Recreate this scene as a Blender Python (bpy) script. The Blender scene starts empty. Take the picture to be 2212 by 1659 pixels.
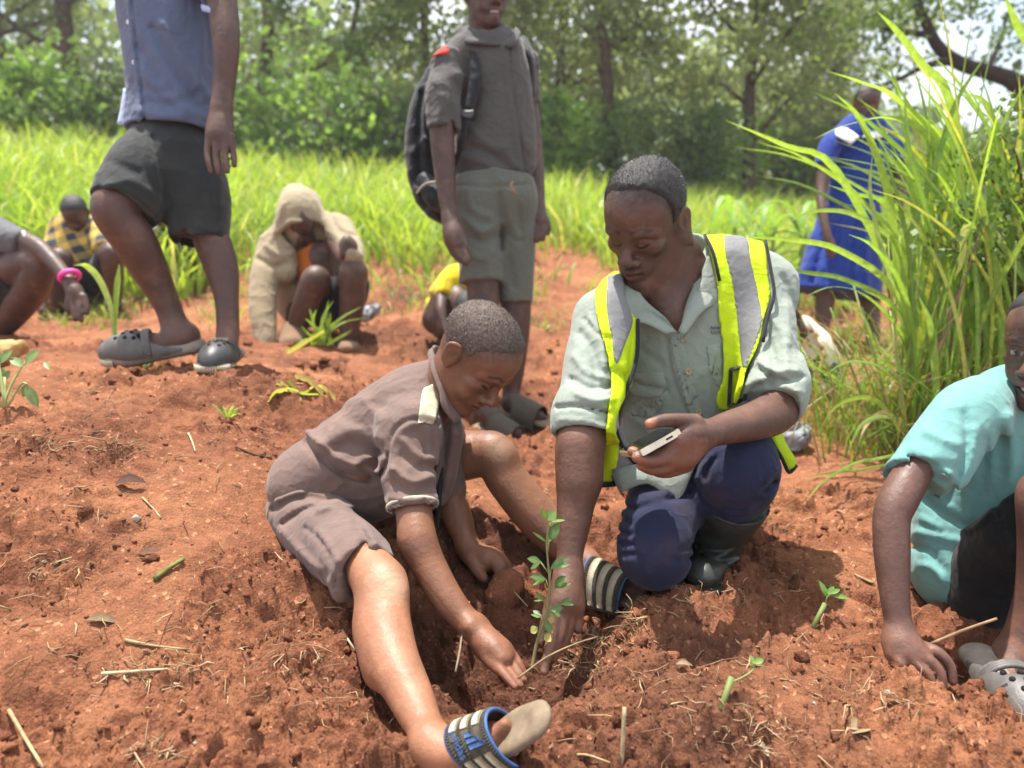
import bpy, math, random
import numpy as np
from mathutils import Vector, Matrix
rng = np.random.default_rng(7)
random.seed(7)
SC = bpy.context.scene
COL = SC.collection

# ------------------------------------------------------------------ camera
CAM_H, PITCH, FPX = 0.71, math.radians(11.84), 1600.0   # FPX: focal length in pixels of a 2212 x 1659 frame
cam_data = bpy.data.cameras.new('camera')
cam = bpy.data.objects.new('camera', cam_data)
COL.objects.link(cam)
cam.location = (0, 0, CAM_H)
cam.rotation_euler = (math.pi / 2 - PITCH, 0, 0)
cam_data.sensor_width = 36.0
cam_data.lens = 36.0 * FPX / 2212.0
cam_data.clip_start = 0.05
cam_data.clip_end = 3000
cam_data.dof.use_dof = True
cam_data.dof.focus_distance = 1.23
cam_data.dof.aperture_fstop = (cam_data.lens / 1000.0) / 0.0086
SC.camera = cam

# ------------------------------------------------------------------ sky, sun, exposure
SUN_EL, SUN_AZ = math.radians(75), math.radians(-35)     # azimuth from +Y (away from camera), negative = left
world = bpy.data.worlds.new('World')
SC.world = world
world.use_nodes = True
wn = world.node_tree.nodes
wl = world.node_tree.links
bg = wn['Background']
sky = wn.new('ShaderNodeTexSky')
sky.sky_type = 'NISHITA'
sky.sun_disc = False
sky.sun_elevation = SUN_EL
sky.sun_rotation = SUN_AZ
sky.air_density = 1.0
sky.dust_density = 2.5
sky.ozone_density = 1.0
# thin bright cloud veil over the sky
tc = wn.new('ShaderNodeTexCoord')
mp = wn.new('ShaderNodeMapping'); mp.inputs['Scale'].default_value = (1.5, 1.5, 4.0)
cn = wn.new('ShaderNodeTexNoise'); cn.inputs['Scale'].default_value = 1.6; cn.inputs['Detail'].default_value = 6
cr = wn.new('ShaderNodeValToRGB'); cr.color_ramp.elements[0].position = 0.32; cr.color_ramp.elements[1].position = 0.62
mx = wn.new('ShaderNodeMix'); mx.data_type = 'RGBA'
mx.inputs['B'].default_value = (7.4, 7.8, 8.3, 1)
wl.new(tc.outputs['Generated'], mp.inputs['Vector']); wl.new(mp.outputs['Vector'], cn.inputs['Vector'])
wl.new(cn.outputs['Fac'], cr.inputs['Fac']); wl.new(cr.outputs['Color'], mx.inputs['Factor'])
wl.new(sky.outputs['Color'], mx.inputs['A'])
wl.new(mx.outputs['Result'], bg.inputs['Color'])
bg.inputs['Strength'].default_value = 0.12
sun_data = bpy.data.lights.new('sun', 'SUN')
sun = bpy.data.objects.new('sun', sun_data)
COL.objects.link(sun)
sun_data.energy = 5.0
sun_data.angle = math.radians(0.6)
sun_data.color = (1.0, 0.955, 0.88)
sdir = Vector((math.sin(SUN_AZ) * math.cos(SUN_EL), math.cos(SUN_AZ) * math.cos(SUN_EL), math.sin(SUN_EL)))
sun.rotation_euler = sdir.to_track_quat('Z', 'Y').to_euler()
sun.location = (0, 0, 30)
SC.view_settings.view_transform = 'Standard'
SC.view_settings.look = 'None'
SC.view_settings.exposure = 1.0
SC.view_settings.gamma = 1.0
SC.view_settings.use_curve_mapping = False
SC.render.engine = 'CYCLES'
SC.cycles.use_denoising = True
SC.cycles.use_adaptive_sampling = True
SC.cycles.adaptive_threshold = 0.02
SC.cycles.max_bounces = 6
SC.cycles.diffuse_bounces = 3
SC.cycles.transparent_max_bounces = 6

# ------------------------------------------------------------------ projection helpers
CP, SP = math.cos(PITCH), math.sin(PITCH)
def P(px, py, d):
    """point seen at photo position (px, py) of a 2212-wide frame, d metres along the optical axis"""
    u, v = (px - 1106.0) / FPX * d, (829.5 - py) / FPX * d
    return np.array([u, d * CP + v * SP, CAM_H - d * SP + v * CP])
def proj(X, Y, Z):
    zz = Z - CAM_H
    d = Y * CP - zz * SP
    v = Y * SP + zz * CP
    return 1106.0 + FPX * X / d, 829.5 - FPX * v / d, d
def nrm(v):
    v = np.asarray(v, float)
    return v / (np.linalg.norm(v) + 1e-12)

# ------------------------------------------------------------------ noise
def _h(ix, iy, iz, seed):
    n = (ix.astype(np.int64) * 374761393 + iy.astype(np.int64) * 668265263 + iz.astype(np.int64) * 2147483647 + seed * 974634777) & 0xFFFFFFFF
    n = ((n ^ (n >> 13)) * 1274126177) & 0xFFFFFFFF
    n = ((n ^ (n >> 16)) * 2246822519) & 0xFFFFFFFF
    return ((n ^ (n >> 15)) & 0xFFFFFF) / float(0xFFFFFF)
def noise2(x, y, seed=0):
    xi, yi = np.floor(x), np.floor(y)
    fx, fy = x - xi, y - yi
    fx = fx * fx * fx * (fx * (fx * 6 - 15) + 10); fy = fy * fy * fy * (fy * (fy * 6 - 15) + 10)
    z = np.zeros_like(xi)
    a, b = _h(xi, yi, z, seed), _h(xi + 1, yi, z, seed)
    c, d = _h(xi, yi + 1, z, seed), _h(xi + 1, yi + 1, z, seed)
    return (a + (b - a) * fx) * (1 - fy) + (c + (d - c) * fx) * fy - 0.5
def noise3(x, y, z, seed=0):
    xi, yi, zi = np.floor(x), np.floor(y), np.floor(z)
    fx, fy, fz = x - xi, y - yi, z - zi
    fx = fx * fx * (3 - 2 * fx); fy = fy * fy * (3 - 2 * fy); fz = fz * fz * (3 - 2 * fz)
    r = 0
    for dx in (0, 1):
        for dy in (0, 1):
            for dz in (0, 1):
                w = (fx if dx else 1 - fx) * (fy if dy else 1 - fy) * (fz if dz else 1 - fz)
                r = r + w * _h(xi + dx, yi + dy, zi + dz, seed)
    return r - 0.5
def fbm2(x, y, f, octv, seed=0, gain=0.5):
    r, a = 0, 1.0
    for o in range(octv):
        r = r + a * noise2(x * f + 13.7 * o, y * f - 7.3 * o, seed + o)
        f *= 2.03; a *= gain
    return r
def worley2(x, y, seed=0):
    xi, yi = np.floor(x), np.floor(y)
    z = np.zeros_like(xi)
    f1 = np.full(x.shape, 9.0); idv = np.zeros(x.shape)
    for dx in (-1, 0, 1):
        for dy in (-1, 0, 1):
            cx, cy = xi + dx, yi + dy
            px = cx + _h(cx, cy, z, seed); py = cy + _h(cx, cy, z, seed + 1)
            dd = np.hypot(px - x, py - y)
            m = dd < f1
            f1 = np.where(m, dd, f1); idv = np.where(m, _h(cx, cy, z, seed + 2), idv)
    return f1, idv

# ------------------------------------------------------------------ scene objects
def tag(o, label=None, cat=None, group=None, kind=None):
    if label: o['label'] = label
    if cat: o['category'] = cat
    if group: o['group'] = group
    if kind: o['kind'] = kind
    return o
def empty(name, loc=(0, 0, 0), label=None, cat=None, group=None):
    o = bpy.data.objects.new(name, None)
    COL.objects.link(o)
    o.location = tuple(float(c) for c in loc)
    o.empty_display_size = 0.05
    return tag(o, label, cat, group)
def mesh_data(name, V, F, mat=None, col=None, smooth=True):
    me = bpy.data.meshes.new(name)
    V = np.ascontiguousarray(V, np.float32)
    F = np.ascontiguousarray(F, np.int32)
    n, k = F.shape
    me.vertices.add(len(V)); me.vertices.foreach_set('co', V.ravel())
    me.loops.add(n * k); me.loops.foreach_set('vertex_index', F.ravel())
    me.polygons.add(n); me.polygons.foreach_set('loop_start', np.arange(0, n * k, k, dtype=np.int32))
    try: me.polygons.foreach_set('loop_total', np.full(n, k, np.int32))
    except Exception: pass
    me.polygons.foreach_set('use_smooth', np.full(n, smooth))
    me.update(calc_edges=True)
    if col is not None:
        a = me.color_attributes.new('Col', 'FLOAT_COLOR', 'POINT')
        c = np.ones((len(V), 4), np.float32); c[:, :3] = col
        a.data.foreach_set('color', c.ravel())
    if mat is not None: me.materials.append(mat)
    return me
def mobj(name, V, F, mat=None, parent=None, col=None, smooth=True, origin=None):
    """one mesh object; V in world space; parents sit untransformed in rotation, so only their location is taken off"""
    V = np.asarray(V, float)
    if origin is None:
        origin = np.array([V[:, 0].mean(), V[:, 1].mean(), V[:, 2].min()]) if len(V) else np.zeros(3)
    me = mesh_data(name, V - origin, F, mat, col, smooth)
    o = bpy.data.objects.new(name, me)
    COL.objects.link(o)
    loc = np.array(origin, float)
    if parent is not None:
        o.parent = parent
        loc = loc - world_loc(parent)
    o.location = loc
    return o
def world_loc(o):
    l = np.array(o.location)
    while o.parent is not None:
        o = o.parent; l = l + np.array(o.location)
    return l
class Bag:
    """collects vertices and faces (triangles stored as quads are avoided: separate list per arity)"""
    def __init__(s): s.v = []; s.f = []; s.c = []; s.n = 0
    def add(s, V, F, c=None):
        V = np.asarray(V, float)
        s.v.append(V); s.f.append(np.asarray(F, np.int64) + s.n); s.n += len(V)
        if c is not None: s.c.append(np.broadcast_to(np.asarray(c, float), (len(V), 3)))
    def obj(s, name, mat, parent=None, smooth=True, origin=None):
        return mobj(name, np.concatenate(s.v), np.concatenate(s.f), mat, parent, np.concatenate(s.c) if s.c else None, smooth, origin)

# ------------------------------------------------------------------ splines and strips
def catmull(pts, sub):
    pts = np.asarray(pts, float)
    if len(pts) < 3 or sub <= 1:
        if len(pts) == 2 and sub > 1:
            t = np.linspace(0, 1, sub + 1)[:, None]
            return pts[0] * (1 - t) + pts[1] * t
        return pts
    q = np.vstack([2 * pts[0] - pts[1], pts, 2 * pts[-1] - pts[-2]])
    out = []
    for i in range(1, len(q) - 2):
        for s in range(sub):
            t = s / sub
            out.append(0.5 * ((2 * q[i]) + (-q[i - 1] + q[i + 1]) * t + (2 * q[i - 1] - 5 * q[i] + 4 * q[i + 1] - q[i + 2]) * t * t + (-q[i - 1] + 3 * q[i] - 3 * q[i + 1] + q[i + 2]) * t ** 3))
    out.append(pts[-1])
    return np.array(out)
def pipe(pts, rad, sides=6, sub=3):
    """tapered round pipe through pts: V, F(quads)"""
    pts = np.asarray(pts, float)
    rad = np.broadcast_to(np.asarray(rad, float), (len(pts),))
    A = catmull(np.hstack([pts, rad[:, None]]), sub)
    pts, rad = A[:, :3], np.abs(A[:, 3])
    tan = np.gradient(pts, axis=0); tan /= np.linalg.norm(tan, axis=1)[:, None] + 1e-12
    ref = np.array([0.0, 0, 1]) if abs(tan[0][2]) < 0.9 else np.array([1.0, 0, 0])
    n = np.cross(tan[0], ref); n = nrm(n)
    V = []
    ang = np.arange(sides) / sides * 2 * math.pi
    for i in range(len(pts)):
        n = n - tan[i] * np.dot(n, tan[i]); n = nrm(n)
        b = np.cross(tan[i], n)
        V.append(pts[i] + rad[i] * (np.cos(ang)[:, None] * n + np.sin(ang)[:, None] * b))
    V = np.concatenate(V)
    F = []
    m = len(pts)
    j = np.arange(sides)
    for i in range(m - 1):
        F.append(np.stack([i * sides + j, i * sides + (j + 1) % sides, (i + 1) * sides + (j + 1) % sides, (i + 1) * sides + j], 1))
    F = np.concatenate(F)
    # end caps as a fan of degenerate-free quads
    V = np.vstack([V, pts[0], pts[-1]])
    caps = []
    for q in range(0, sides, 2):
        caps.append([len(V) - 2, (q + 2) % sides, (q + 1) % sides, q])
        b = (m - 1) * sides
        caps.append([len(V) - 1, b + q, b + (q + 1) % sides, b + (q + 2) % sides])
    return V, np.vstack([F, np.array(caps)])
def blade(pts, widths, side, fold=0.25, sub=4, thick=0.0):
    """leaf blade: strip along pts with a midrib fold; side = sideways vector"""
    pts = np.asarray(pts, float)
    A = catmull(np.hstack([pts, np.asarray(widths, float)[:, None]]), sub)
    pts, w = A[:, :3], np.maximum(A[:, 3], 0)
    tan = np.gradient(pts, axis=0); tan /= np.linalg.norm(tan, axis=1)[:, None] + 1e-12
    s = np.broadcast_to(np.asarray(side, float), pts.shape).copy()
    s = s - tan * (s * tan).sum(1)[:, None]; s /= np.linalg.norm(s, axis=1)[:, None] + 1e-9
    up = np.cross(s, tan)
    L = pts + s * w[:, None] * 0.5 + up * (w * fold)[:, None] * 0.5
    R = pts - s * w[:, None] * 0.5 + up * (w * fold)[:, None] * 0.5
    n = len(pts)
    V = np.concatenate([L, pts, R])
    i = np.arange(n - 1)
    F = np.concatenate([np.stack([i, i + 1, n + i + 1, n + i], 1), np.stack([n + i, n + i + 1, 2 * n + i + 1, 2 * n + i], 1)])
    return V, F

# ------------------------------------------------------------------ implicit surfaces (smooth unions meshed with surface nets)
def smin(a, b, k):
    if k <= 1e-6: return np.minimum(a, b)
    h = np.maximum(k - np.abs(a - b), 0) / k
    return np.minimum(a, b) - h * h * (k * 0.25)
def TR(spec, k=1.0):
    """(px, py, depth, radius px) rows -> points and radii"""
    pts = np.array([P(a, b, c) for a, b, c, r in spec])
    rad = np.array([r * c / FPX for a, b, c, r in spec]) * k
    return pts, rad
class SDF:
    def __init__(s, h): s.h = h * (1.22 if h < 0.0052 else 1.5); s.ops = []
    def raw(s, fn, lo, hi, op, k): s.ops.append((op, fn, np.asarray(lo, float), np.asarray(hi, float), k)); return s
    def tube(s, pts, rad, k=0.012, op='u', sub=4, flat=None, cut0=False, cut1=False):
        pts = np.asarray(pts, float); rad = np.broadcast_to(np.asarray(rad, float), (len(pts),))
        A = catmull(np.hstack([pts, rad[:, None]]), sub)
        p, r = A[:, :3].astype(np.float32), np.abs(A[:, 3]).astype(np.float32)
        fd, ff = (None, 1.0) if flat is None else (nrm(flat[0]).astype(np.float32), 1.0 / flat[1] ** 2 - 1.0)
        t0, t1 = nrm(p[0] - p[1]), nrm(p[-1] - p[-2])
        def fn(X, Y, Z, box):
            out = np.full(np.broadcast(X, Y, Z).shape, 9.0, np.float32)
            for i in range(len(p) - 1):
                a, b = p[i], p[i + 1]; ab = b - a; L2 = float(ab @ ab) + 1e-12
                if box is not None:
                    m = max(r[i], r[i + 1]) * (1 if ff >= 0 else 1 / math.sqrt(1 + ff)) + k + 4 * s.h
                    sl = tuple(slice(max(0, int((min(a[j], b[j]) - m - box[0][j]) / s.h)), max(0, int((max(a[j], b[j]) + m - box[0][j]) / s.h) + 2)) for j in range(3))
                    x, y, z = X[sl[0]], Y[:, sl[1]], Z[:, :, sl[2]]
                    if x.size == 0 or y.size == 0 or z.size == 0: continue
                else:
                    x, y, z = X, Y, Z
                dx, dy, dz = x - a[0], y - a[1], z - a[2]
                t = np.clip((dx * ab[0] + dy * ab[1] + dz * ab[2]) / L2, 0, 1)
                qx, qy, qz = dx - t * ab[0], dy - t * ab[1], dz - t * ab[2]
                q2 = qx * qx + qy * qy + qz * qz
                if fd is not None:
                    c = qx * fd[0] + qy * fd[1] + qz * fd[2]
                    q2 = q2 + ff * c * c
                d = np.sqrt(np.maximum(q2, 0)) - (r[i] + t * (r[i + 1] - r[i]))
                if box is not None: out[sl] = np.minimum(out[sl], d)
                else: out = np.minimum(out, d)
            if cut0: out = np.maximum(out, (X - p[0][0]) * t0[0] + (Y - p[0][1]) * t0[1] + (Z - p[0][2]) * t0[2])
            if cut1: out = np.maximum(out, (X - p[-1][0]) * t1[0] + (Y - p[-1][1]) * t1[1] + (Z - p[-1][2]) * t1[2])
            return out
        m = r.max() * (1 if ff >= 0 else 1 / math.sqrt(1 + ff)) + k + 3 * s.h
        return s.raw(fn, p.min(0) - m, p.max(0) + m, op, k)
    def tr(s, spec, **kw):
        pts, rad = TR(spec)
        return s.tube(pts, rad, **kw)
    def ell(s, c, r, R=None, k=0.012, op='u'):
        c = np.asarray(c, np.float32); r = np.asarray(r, np.float32); R = np.eye(3, dtype=np.float32) if R is None else np.asarray(R, np.float32)
        def fn(X, Y, Z, box):
            dx, dy, dz = X - c[0], Y - c[1], Z - c[2]
            q = [dx * R[0, j] + dy * R[1, j] + dz * R[2, j] for j in range(3)]
            k0 = np.sqrt((q[0] / r[0]) ** 2 + (q[1] / r[1]) ** 2 + (q[2] / r[2]) ** 2) + 1e-6
            k1 = np.sqrt((q[0] / r[0] ** 2) ** 2 + (q[1] / r[1] ** 2) ** 2 + (q[2] / r[2] ** 2) ** 2) + 1e-6
            return k0 * (k0 - 1) / k1
        ext = np.sqrt(((R * r) ** 2).sum(1)) + k + 3 * s.h
        return s.raw(fn, c - ext, c + ext, op, k)
    def fun(s, fn, op='i', k=0.0):
        """whole-grid function of the near-surface points: 'i' intersects, 'd' displaces (adds)"""
        return s.raw(fn, (0, 0, 0), (0, 0, 0), op, k)
    def grid(s):
        lo = np.min([o[2] for o in s.ops if o[0] == 'u'], axis=0); hi = np.max([o[3] for o in s.ops if o[0] == 'u'], axis=0)
        n = np.ceil((hi - lo) / s.h).astype(int) + 1
        ax = [(lo[j] + np.arange(n[j]) * s.h).astype(np.float32) for j in range(3)]
        F = np.full(n, 0.5, np.float32)
        for op, fn, l, h, k in s.ops:
            if op in 'us':
                sl = []
                for j in range(3):
                    a = max(0, int((l[j] - lo[j]) / s.h)); b = min(n[j], int((h[j] - lo[j]) / s.h) + 2)
                    sl.append(slice(a, max(a, b)))
                sl = tuple(sl)
                X, Y, Z = ax[0][sl[0]][:, None, None], ax[1][sl[1]][None, :, None], ax[2][sl[2]][None, None, :]
                if X.size == 0 or Y.size == 0 or Z.size == 0: continue
                box = (np.array([X.flat[0], Y.flat[0], Z.flat[0]]),)
                d = fn(X, Y, Z, box).astype(np.float32)
                F[sl] = smin(F[sl], d, k) if op == 'u' else -smin(-F[sl], d, k)
            else:
                m = np.abs(F) < (0.03 if op == 'd' else 0.03)
                I = np.nonzero(m)
                x, y, z = ax[0][I[0]], ax[1][I[1]], ax[2][I[2]]
                g = fn(x, y, z)
                if op == 'i': F[m] = -smin(-F[m], -g.astype(np.float32), k)
                elif op == 'd': F[m] = F[m] + g.astype(np.float32)
        s.F, s.lo = F, lo
        return F
    def mesh(s):
        F = s.grid()
        return nets(F, s.lo, s.h)
def nets(F, lo, h):
    F = F.copy()
    for ax in range(3):           # close anything that touches the border
        sl = [slice(None)] * 3
        for e in (0, -1):
            sl[ax] = e; F[tuple(sl)] = np.maximum(F[tuple(sl)], 0.01); 
    S = F < 0
    n = np.array(F.shape)
    cnt = np.zeros(n - 1, np.uint8)
    for dx in (0, 1):
        for dy in (0, 1):
            for dz in (0, 1):
                cnt += S[dx:n[0] - 1 + dx, dy:n[1] - 1 + dy, dz:n[2] - 1 + dz]
    act = (cnt > 0) & (cnt < 8)
    I = np.stack(np.nonzero(act), 1)
    if len(I) == 0: return np.zeros((0, 3)), np.zeros((0, 4), int)
    idx = np.full(act.shape, -1, np.int32); idx[act] = np.arange(len(I))
    corner = {}
    for c in range(8):
        o = np.array([c & 1, (c >> 1) & 1, c >> 2])
        corner[c] = F[I[:, 0] + o[0], I[:, 1] + o[1], I[:, 2] + o[2]]
    acc = np.zeros((len(I), 3)); num = np.zeros(len(I))
    for a in range(8):
        for b in range(a + 1, 8):
            x = a ^ b
            if x not in (1, 2, 4): continue
            fa, fb = corner[a], corner[b]
            m = (fa < 0) != (fb < 0)
            t = np.where(m, fa / np.where(m, fa - fb, 1), 0)
            oa = np.array([a & 1, (a >> 1) & 1, a >> 2], float); ob = np.array([b & 1, (b >> 1) & 1, b >> 2], float)
            acc += np.where(m[:, None], oa + t[:, None] * (ob - oa), 0); num += m
    V = lo + (I + acc / num[:, None]) * h
    quads = []
    for ax in range(3):
        o1, o2 = (ax + 1) % 3, (ax + 2) % 3
        sl0 = [slice(1, -1)] * 3; sl1 = [slice(1, -1)] * 3
        sl0[ax] = slice(0, -1); sl1[ax] = slice(1, None)
        A, B = S[tuple(sl0)], S[tuple(sl1)]
        for flip, M in ((False, A & ~B), (True, ~A & B)):
            J = np.stack(np.nonzero(M), 1)
            if len(J) == 0: continue
            J = J + 1; J[:, ax] -= 1
            e1 = np.zeros(3, int); e1[o1] = 1; e2 = np.zeros(3, int); e2[o2] = 1
            g = lambda K: idx[K[:, 0], K[:, 1], K[:, 2]]
            q = np.stack([g(J - e1 - e2), g(J - e2), g(J), g(J - e1)], 1)
            if flip: q = q[:, ::-1]
            quads.append(q)
    Q = np.concatenate(quads)
    Q = Q[(Q >= 0).all(1)]
    return V, Q
def keep_big(V, Q, frac=0.02):
    """drop stray islands"""
    n = len(V)
    lab = np.arange(n)
    E = np.concatenate([Q[:, [0, 1]], Q[:, [1, 2]], Q[:, [2, 3]], Q[:, [3, 0]]])
    for _ in range(400):
        m = np.minimum(lab[E[:, 0]], lab[E[:, 1]])
        new = lab.copy()
        np.minimum.at(new, E[:, 0], m); np.minimum.at(new, E[:, 1], m)
        new = new[new]
        if (new == lab).all(): break
        lab = new
    u, c = np.unique(lab, return_counts=True)
    good = np.isin(lab, u[c >= frac * n])
    fm = good[Q].all(1)
    ren = np.cumsum(good) - 1
    return V[good], ren[Q[fm]]
def poly_sd(px, py, poly):
    """signed distance (pixels) to a polygon, negative inside"""
    poly = np.asarray(poly, float)
    d = np.full(px.shape, 1e18); ins = np.zeros(px.shape, bool)
    j = len(poly) - 1
    for i in range(len(poly)):
        x1, y1 = poly[i]; x0, y0 = poly[j]
        ex, ey = x0 - x1, y0 - y1
        wx, wy = px - x1, py - y1
        t = np.clip((wx * ex + wy * ey) / (ex * ex + ey * ey + 1e-12), 0, 1)
        d = np.minimum(d, (wx - ex * t) ** 2 + (wy - ey * t) ** 2)
        c = ((y1 > py) != (y0 > py)) & (px < (x0 - x1) * (py - y1) / ((y0 - y1) + 1e-12) + x1)
        ins ^= c
        j = i
    d = np.sqrt(d)
    return np.where(ins, -d, d)
def region(poly, dmax=None, dmin=None, smooth=True):
    """cut function: keeps what lies inside a polygon extruded along the view rays (and nearer than dmax)"""
    poly = np.asarray(poly, float)
    if smooth: poly = catmull(np.vstack([poly, poly[:1]]), 3)[:-1]
    def fn(x, y, z):
        px, py, d = proj(x, y, z)
        g = np.full(px.shape, 0.05)
        lo_, hi_ = poly.min(0) - 25, poly.max(0) + 25
        mk = (px > lo_[0]) & (px < hi_[0]) & (py > lo_[1]) & (py < hi_[1])
        g[mk] = poly_sd(px[mk], py[mk], poly) * d[mk] / FPX
        if dmax is not None: g = np.maximum(g, d - dmax)
        if dmin is not None: g = np.maximum(g, dmin - d)
        return g
    return fn
def line_dist(px, py, line):
    d = np.full(px.shape, 1e18)
    for i in range(len(line) - 1):
        x1, y1 = line[i]; ex, ey = line[i + 1][0] - x1, line[i + 1][1] - y1
        wx, wy = px - x1, py - y1
        t = np.clip((wx * ex + wy * ey) / (ex * ex + ey * ey + 1e-12), 0, 1)
        d = np.minimum(d, (wx - ex * t) ** 2 + (wy - ey * t) ** 2)
    return np.sqrt(d)
def creases(lst, dmax=None):
    """folds: (polyline px, amplitude m (+ raises), width px)"""
    L = [(catmull(np.array(l, float), 4), a, w) for l, a, w in lst]
    def fn(x, y, z):
        px, py, d = proj(x, y, z)
        g = np.zeros(px.shape)
        for l, a, w in L:
            m = (px > l[:, 0].min() - 3 * w) & (px < l[:, 0].max() + 3 * w) & (py > l[:, 1].min() - 3 * w) & (py < l[:, 1].max() + 3 * w)
            if dmax is not None: m &= d < dmax
            if not m.any(): continue
            q = line_dist(px[m], py[m], l) / w
            g[m] -= 1.35 * a * np.exp(-q * q)
        return g
    return fn
def wrinkle(amp, freq, seed=0, stretch=(1, 1, 1)):
    def fn(x, y, z):
        f = freq
        wx = 0.35 * noise3(x * f * 0.8, y * f * 0.8, z * f * 0.8, seed + 7)
        a = noise3(x * f * stretch[0] + wx, y * f * stretch[1] - wx, z * f * stretch[2] + wx, seed)
        b = noise3(x * f * 1.9 * stretch[0] + 5 - wx, y * f * 1.9 * stretch[1], z * f * 1.9 * stretch[2] + wx, seed + 3)
        ra, rb = np.clip(1 - np.abs(a) * 5, 0, 1), np.clip(1 - np.abs(b) * 5, 0, 1)
        m = np.clip(0.5 + 2.2 * noise3(x * 4 + 9, y * 4, z * 4, seed + 5), 0.1, 1)
        return -amp * m * (ra * ra * 1.3 + rb * rb * 0.6) + amp * 0.4
    return fn
def frame(f, u):
    """rotation whose columns are (left, forward, up) for a head or foot"""
    f = nrm(f); u = np.asarray(u, float); u = nrm(u - f * np.dot(u, f))
    l = np.cross(f, u)
    return np.stack([l, f, u], 1)

# ------------------------------------------------------------------ materials
def new_mat(name):
    m = bpy.data.materials.new(name); m.use_nodes = True
    nt = m.node_tree
    return m, nt, nt.nodes['Principled BSDF']
def N(nt, typ, **kw):
    n = nt.nodes.new(typ)
    for k, v in kw.items():
        if k in n.inputs: n.inputs[k].default_value = v
        else: setattr(n, k, v)
    return n
def ramp(nt, stops):
    r = nt.nodes.new('ShaderNodeValToRGB')
    e = r.color_ramp.elements
    while len(e) < len(stops): e.new(0.5)
    for i, (p, c) in enumerate(stops):
        e[i].position = p; e[i].color = (c[0], c[1], c[2], 1) if hasattr(c, '__len__') else (c, c, c, 1)
    return r
def mixc(nt, a, b, fac, mode='MIX'):
    m = nt.nodes.new('ShaderNodeMix'); m.data_type = 'RGBA'; m.blend_type = mode
    for s, v in (('A', a), ('B', b)):
        if hasattr(v, 'is_output'): nt.links.new(v, m.inputs[s])
        else: m.inputs[s].default_value = (*v, 1) if len(v) == 3 else v
    if hasattr(fac, 'is_output'): nt.links.new(fac, m.inputs['Factor'])
    else: m.inputs['Factor'].default_value = fac
    return m.outputs['Result']
def coords(nt, scale=1.0, obj=True):
    t = nt.nodes.new('ShaderNodeTexCoord')
    return t.outputs['Object']
def tex(nt, scale, detail=3, rough=0.55, vec=None, stretch=None):
    n = N(nt, 'ShaderNodeTexNoise', Scale=scale, Detail=detail, Roughness=rough)
    v = vec or coords(nt)
    if stretch:
        m = nt.nodes.new('ShaderNodeMapping'); m.inputs['Scale'].default_value = stretch
        nt.links.new(v, m.inputs['Vector']); v = m.outputs['Vector']
    nt.links.new(v, n.inputs['Vector'])
    return n.outputs['Fac']
def bump(nt, h, strength, dist, normal=None):
    b = N(nt, 'ShaderNodeBump', Strength=strength, Distance=dist)
    nt.links.new(h, b.inputs['Height'])
    if normal: nt.links.new(normal, b.inputs['Normal'])
    return b.outputs['Normal']
def skin_mat(name, rough=0.47):
    m, nt, b = new_mat(name)
    a = nt.nodes.new('ShaderNodeVertexColor'); a.layer_name = 'Col'
    n1 = tex(nt, 22, 4)
    r1 = ramp(nt, [(0.3, (0.8, 0.8, 0.8)), (0.7, (1.2, 1.17, 1.15))]); nt.links.new(n1, r1.inputs['Fac'])
    c = mixc(nt, a.outputs['Color'], r1.outputs['Color'], 0.8, 'MULTIPLY')
    n2 = tex(nt, 420, 3); r2 = ramp(nt, [(0.35, 0.9), (0.65, 1.08)]); nt.links.new(n2, r2.inputs['Fac'])
    c = mixc(nt, c, r2.outputs['Color'], 0.8, 'MULTIPLY')
    rd = ramp(nt, [(0.50, 0.0), (0.68, 0.34)]); nt.links.new(tex(nt, 16, 7, 0.7), rd.inputs['Fac'])
    c = mixc(nt, c, (0.26, 0.135, 0.085), rd.outputs['Color'])
    nt.links.new(c, b.inputs['Base Color'])
    rr = ramp(nt, [(0.3, rough - 0.07), (0.7, rough + 0.14)]); nt.links.new(tex(nt, 45, 5), rr.inputs['Fac']); nt.links.new(rr.outputs['Color'], b.inputs['Roughness'])
    b.inputs['Specular IOR Level'].default_value = 0.4
    nt.links.new(bump(nt, tex(nt, 600, 4), 0.35, 0.0012, bump(nt, tex(nt, 120, 4), 0.3, 0.004)), b.inputs['Normal'])
    return m
def cloth_mat(name, col, dark=0.75, weave=900, dust=None, dust_amt=0.25, fold=0.35, rough=0.85, attr=False, sheen=0.15, fscale=28):
    m, nt, b = new_mat(name)
    if attr:
        a = nt.nodes.new('ShaderNodeVertexColor'); a.layer_name = 'Col'; c = a.outputs['Color']
    else:
        c = mixc(nt, tuple(x * dark for x in col), col, 0.5)
        nt.links.new(tex(nt, 9, 5), c.node.inputs['Factor'])
    r2 = ramp(nt, [(0.3, 0.82), (0.7, 1.12)]); nt.links.new(tex(nt, weave, 2), r2.inputs['Fac'])
    c = mixc(nt, c, r2.outputs['Color'], 1.0, 'MULTIPLY')
    if dust:
        rd = ramp(nt, [(0.5, 0.0), (0.72, dust_amt)]); nt.links.new(tex(nt, 14, 6, 0.65), rd.inputs['Fac'])
        c = mixc(nt, c, dust, rd.outputs['Color'])
    nt.links.new(c, b.inputs['Base Color'])
    b.inputs['Roughness'].default_value = rough
    b.inputs['Specular IOR Level'].default_value = 0.2
    b.inputs['Sheen Weight'].default_value = sheen
    fr_ = ramp(nt, [(0.36, 0.0), (0.5, 1.0), (0.64, 0.0)]); nt.links.new(tex(nt, fscale, 2, 0.4), fr_.inputs['Fac'])
    nb = bump(nt, fr_.outputs['Color'], fold * 0.7, 0.006)
    nt.links.new(bump(nt, tex(nt, weave, 2), 0.25, 0.0008, nb), b.inputs['Normal'])
    return m
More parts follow.
